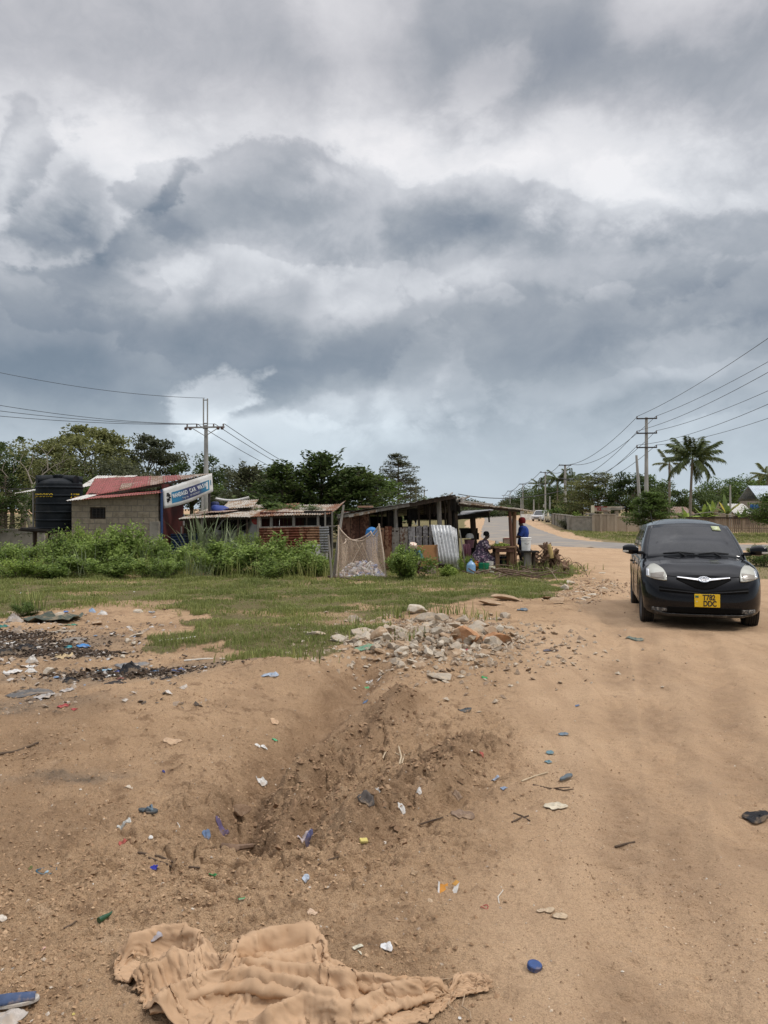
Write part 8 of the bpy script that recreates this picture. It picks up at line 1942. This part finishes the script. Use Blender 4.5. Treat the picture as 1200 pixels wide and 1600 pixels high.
# ---- the big crumpled cloth: settled by a little particle simulation
def big_cloth():
    top = [(178,1512),(196,1490),(222,1479),(255,1475),(292,1474),(312,1486),(325,1516),(345,1528),(358,1518),(376,1496),(415,1478),(470,1471),(496,1476),(505,1498),(545,1518),(600,1536),(650,1542),(700,1547),(722,1528),(752,1524),(768,1538)]
    bot = [(178,1532),(205,1538),(222,1556),(231,1590),(262,1606),(330,1616),(430,1624),(540,1622),(620,1616),(668,1602),(690,1580),(712,1560),(740,1556),(768,1548)]
    nu, nv = 190, 80
    tx = np.array([[*G(*q).xy] for q in top]); bx = np.array([[*G(*q).xy] for q in bot])
    def arc(P, n):
        d = np.r_[0, np.cumsum(np.linalg.norm(np.diff(P, axis=0), axis=1))]; t = np.linspace(0, d[-1], n); return np.stack([np.interp(t, d, P[:, 0]), np.interp(t, d, P[:, 1])], 1)
    T, B = arc(tx, nu), arc(bx, nu); v = np.linspace(0, 1, nv)[None, :, None]
    g = np.random.default_rng(31); P = np.zeros((nu, nv, 3)); P[..., :2] = T[:, None]*(1-v)+B[:, None]*v
    gx, gy = np.meshgrid(np.arange(nu), np.arange(nv), indexing='ij')
    folds = [([(205,1496),(240,1484),(285,1481),(316,1494),(322,1512),(300,1526),(268,1520)], .030, .080), ([(215,1545),(262,1530),(330,1524),(395,1536),(470,1543),(540,1556)], .026, .075), ([(250,1590),(300,1562),(380,1548),(450,1562),(520,1588)], .028, .078),
             ([(372,1512),(400,1492),(450,1482),(488,1482)], .045, .085), ([(372,1530),(430,1520),(480,1506),(500,1500)], .028, .055), ([(505,1530),(560,1548),(620,1552),(680,1558)], .024, .05), ([(560,1600),(600,1570),(650,1564)], .024, .06), ([(240,1600),(285,1570),(315,1540)], .022, .06), ([(420,1610),(470,1582),(540,1600)], .024, .065), ([(715,1540),(760,1536)], .02, .022)]
    folds = [([tuple(G(*q).xy) for q in pl], w_, h_) for pl, w_, h_ in folds]
    base_ = H(P[..., 0], P[..., 1], False)
    def ground(Q):
        e = H(Q[..., 0], Q[..., 1], False)+.006
        for pl, w_, h_ in folds: e = np.maximum(e, e*0+base_+.006+h_*np.exp(-(polydist(Q[..., 0]+.012*perlin(Q[..., 0]*16, Q[..., 1]*16, 3), Q[..., 1]+.012*perlin(Q[..., 0]*16, Q[..., 1]*16, 4), pl)/w_)**2))
        return e
    L0 = [np.linalg.norm(np.diff(P, axis=0), axis=2), np.linalg.norm(np.diff(P, axis=1), axis=2)]
    ex = 1.20+.12*fbm(gx*.035, gy*.05, 2, 5); ey = 1.34+.22*fbm(gx*.03+9, gy*.05, 2, 6)
    r0 = L0[0]*ex[:-1]; r1 = L0[1]*ey[:, :-1]
    rd = np.sqrt(((r0[:, :-1]+r0[:, 1:])*.5)**2+((r1[:-1]+r1[1:])*.5)**2)
    P[..., 2] = ground(P)+.03+.035*fbm(gx*.03, gy*.06, 3, 7)+.018*fbm(gx*.14+gy*.10, gy*.16-gx*.05, 4, 8)
    edge = np.minimum.reduce([gx, nu-1-gx, gy, nv-1-gy]); P[..., 0] += .018*fbm(gx*.045, gy*.06, 3, 71)*np.minimum(1, edge/2+.45); P[..., 1] += .022*fbm(gx*.045+8, gy*.06, 3, 72)*np.minimum(1, edge/2+.45); home = P[..., :2].copy(); old = P.copy()
    def proj(A, Bv, rest, k):
        d = Bv-A; l = np.linalg.norm(d, axis=-1, keepdims=True)+1e-9; c = d*(.5*k*(1-rest[..., None]/l)); return c
    for it in range(90):
        vel = (P-old)*.93; old = P.copy(); P = P+vel; P[..., 2] -= .00045
        for _ in range(5):
            for s in (0, 1):
                c = proj(P[s:-1:2], P[s+1::2], r0[s::2], .9); P[s:-1:2][:c.shape[0]] += c; P[s+1::2][:c.shape[0]] -= c
                c = proj(P[:, s:-1:2], P[:, s+1::2], r1[:, s::2], .9); P[:, s:-1:2][:, :c.shape[1]] += c; P[:, s+1::2][:, :c.shape[1]] -= c
            c = proj(P[:-1, :-1], P[1:, 1:], rd, .12); P[:-1, :-1] += c; P[1:, 1:] -= c
            c = proj(P[1:, :-1], P[:-1, 1:], rd, .12); P[1:, :-1] += c; P[:-1, 1:] -= c
            w = (r0[:-1]+r0[1:])*.90; c = proj(P[:-2], P[2:], w, .10); c = np.where(np.linalg.norm(P[2:]-P[:-2], axis=-1, keepdims=True) < w[..., None], c, 0); P[:-2] += c; P[2:] -= c
            w = (r1[:, :-1]+r1[:, 1:])*.90; c = proj(P[:, :-2], P[:, 2:], w, .10); c = np.where(np.linalg.norm(P[:, 2:]-P[:, :-2], axis=-1, keepdims=True) < w[..., None], c, 0); P[:, :-2] += c; P[:, 2:] -= c
        pull = np.where(edge[..., None] < 2, .20, .012); P[..., :2] += (home-P[..., :2])*pull
        gz_ = ground(P); hit = P[..., 2] < gz_; P[..., 2] = np.where(hit, gz_, P[..., 2]); old[..., :2] = np.where(hit[..., None], P[..., :2], old[..., :2])
        P[..., 2] = np.minimum(P[..., 2], gz_+.095)
    nx_ = np.cross(np.gradient(P, axis=0), np.gradient(P, axis=1)); nx_ /= np.linalg.norm(nx_, axis=-1, keepdims=True)+1e-9; nx_ *= np.sign(nx_[..., 2:3]+1e-6)
    wu = gx*.055+.9*fbm(gx*.02, gy*.03, 2, 61); wv_ = gy*.085+.9*fbm(gx*.02+4, gy*.03, 2, 62)
    cr1 = np.exp(-(np.abs(fbm(wu*.8+wv_*.5, wv_*.9, 2, 63))/.055)); cr2 = np.exp(-(np.abs(fbm(wu*1.9-wv_*.8, wv_*2.1+wu*.6, 2, 64))/.06)); fl = fbm(gx*.05, gy*.07, 3, 65)
    P = P+nx_*((.0085*cr1+.0048*cr2+.007*fl)*np.minimum(1, edge/3)[..., None] if False else (.011*cr1+.006*cr2+.008*fl)[..., None])
    P[..., 2] = np.maximum(P[..., 2], base_+.004)
    idx = np.arange(nu*nv).reshape(nu, nv); Q = np.stack([idx[:-1, :-1], idx[1:, :-1], idx[1:, 1:], idx[:-1, 1:]], -1).reshape(-1, 4)
    VV, QQ = [P.reshape(-1, 3)], [Q]; cnt = nu*nv
    prof = np.array([(-.42,-.25),(-.62,.10),(-.66,.45),(-.52,.80),(-.28,.98),(.0,1.0),(.32,.80),(.62,.48),(.95,.18),(1.25,-.10)])
    bands = [([(206,1506),(214,1490),(245,1481),(285,1479),(313,1490),(324,1509),(308,1526),(278,1531),(255,1521),(258,1505),(280,1498)], .036, .042), ([(212,1560),(240,1541),(275,1528),(325,1523),(380,1531),(440,1543),(500,1549),(545,1558)], .062, .036),
             ([(232,1592),(268,1578),(310,1560),(365,1550),(430,1556),(490,1574),(540,1596)], .075, .036), ([(366,1522),(400,1512),(445,1508),(485,1496),(500,1482)], .040, .034), ([(520,1540),(565,1552),(620,1558),(668,1566)], .040, .022), ([(560,1612),(600,1586),(650,1572),(690,1562)], .045, .022)]
    for bi, (pl, w_, h_) in enumerate(bands):
        c2 = arc(np.array([[*G(*q).xy] for q in pl]), 70)
        for _ in range(5): c2[1:-1] = (c2[:-2]+2*c2[1:-1]+c2[2:])/4
        tg = np.gradient(c2, axis=0); tg /= np.linalg.norm(tg, axis=1)[:, None]; nr = np.stack([-tg[:, 1], tg[:, 0]], 1); t = np.linspace(0, 1, 70); taper = np.sin(np.pi*np.clip(t*.94+.03, 0, 1))**.45
        ii, jj = np.meshgrid(np.arange(70), np.arange(len(prof)), indexing='ij'); wob = 1+.30*fbm(ii*.11+bi*9, jj*.12, 3, 81+bi); wr = .007*fbm(ii*.22+jj*.35, jj*.45-ii*.16+bi, 3, 91+bi)-.007*np.exp(-np.abs(fbm(ii*.13+jj*.22, jj*.25-ii*.09+bi, 2, 97+bi))/.06)
        xy = c2[:, None]+nr[:, None]*(prof[None, :, 0]*w_*taper[:, None]*wob)[..., None]
        zb = H(c2[:, 0], c2[:, 1], False)+.012
        z = zb[:, None]+prof[None, :, 1]*h_*taper[:, None]*wob+wr+.5*h_*.55
        VV.append(np.concatenate([xy, z[..., None]], -1).reshape(-1, 3)); k = np.arange(70*len(prof)).reshape(70, -1)+cnt; QQ.append(np.stack([k[:-1, :-1], k[1:, :-1], k[1:, 1:], k[:-1, 1:]], -1).reshape(-1, 4)); cnt += 70*len(prof)
    VV = np.concatenate(VV); QQ = np.concatenate(QQ)
    m, N = newmat('canvas'); o = N.n('NewGeometry'); n = N.noise(o, 6, 6, .6); n2 = N.noise(o, 3, 4, .5); wv = N.noise(o, 420, 2, .5)
    c = N.mix(N.ss(n, .35, .65), (.47,.315,.195), (.40,.262,.158)); c = N.mix(N.ss(n2, .54, .70, 0, .8), c, (.36,.205,.105)); c = N.mix(N.ss(n, .66, .74, 0, .7), c, (.24,.14,.075))
    finish(N, c, .92, N.m('ADD', wv, N.m('MULTIPLY', n, 2)), .15, .004, spec=.1)
    cen = np.array([-.35, 2.75, 0]); me = mesh_np('cloth', VV-cen, QQ); o = link('cloth', me, m); o.location = cen; sd = o.modifiers.new('solid', 'SOLIDIFY'); sd.thickness = .0015
    tag(o, 'large crumpled tan canvas cloth lying in the foreground', 'cloth', None, 'thing')
    # label and drawstring
    k = P[22, 14]; q = MB().grid([[(x*.022, y*.016, .004*math.sin(x*3)) for x in np.linspace(-1,1,6)] for y in np.linspace(-1,1,5)]).build('cloth_label', lmat((.34,.33,.36)), o, solid=.001); q.location = Vector(k)-Vector(cen)+Vector((0,0,.012)); q.rotation_euler = (.3,-.2,.5)
    def cord(pts, lab): 
        P_ = [G(*p, True)+Vector((0,0,.012)) for p in pts]; c0 = P_[0].copy(); tag(MB().tube([p-c0 for p in P_], .0022, 6).build('cord', lmat((.40,.29,.19))), lab, 'cord', None, 'thing').location = c0
    cord([(664,1570),(668,1548),(690,1536),(712,1534),(716,1546),(706,1560),(700,1575),(708,1583)], 'thin drawstring looping over the right end of the cloth'); cord([(722,1546),(726,1560),(722,1578),(734,1586),(736,1598)], 'thin loose cord end lying right of the cloth'); 
    scrap('plastic_bit', 'white toggle at the end of the loose cord', 'toggle', 719, 1593, 8, 5, WHT, .6)
big_cloth()
for o in list(COL.objects):
    if o.parent is None and 'kind' not in o.keys() and o.type in ('MESH', 'EMPTY'): o['kind'] = 'thing'
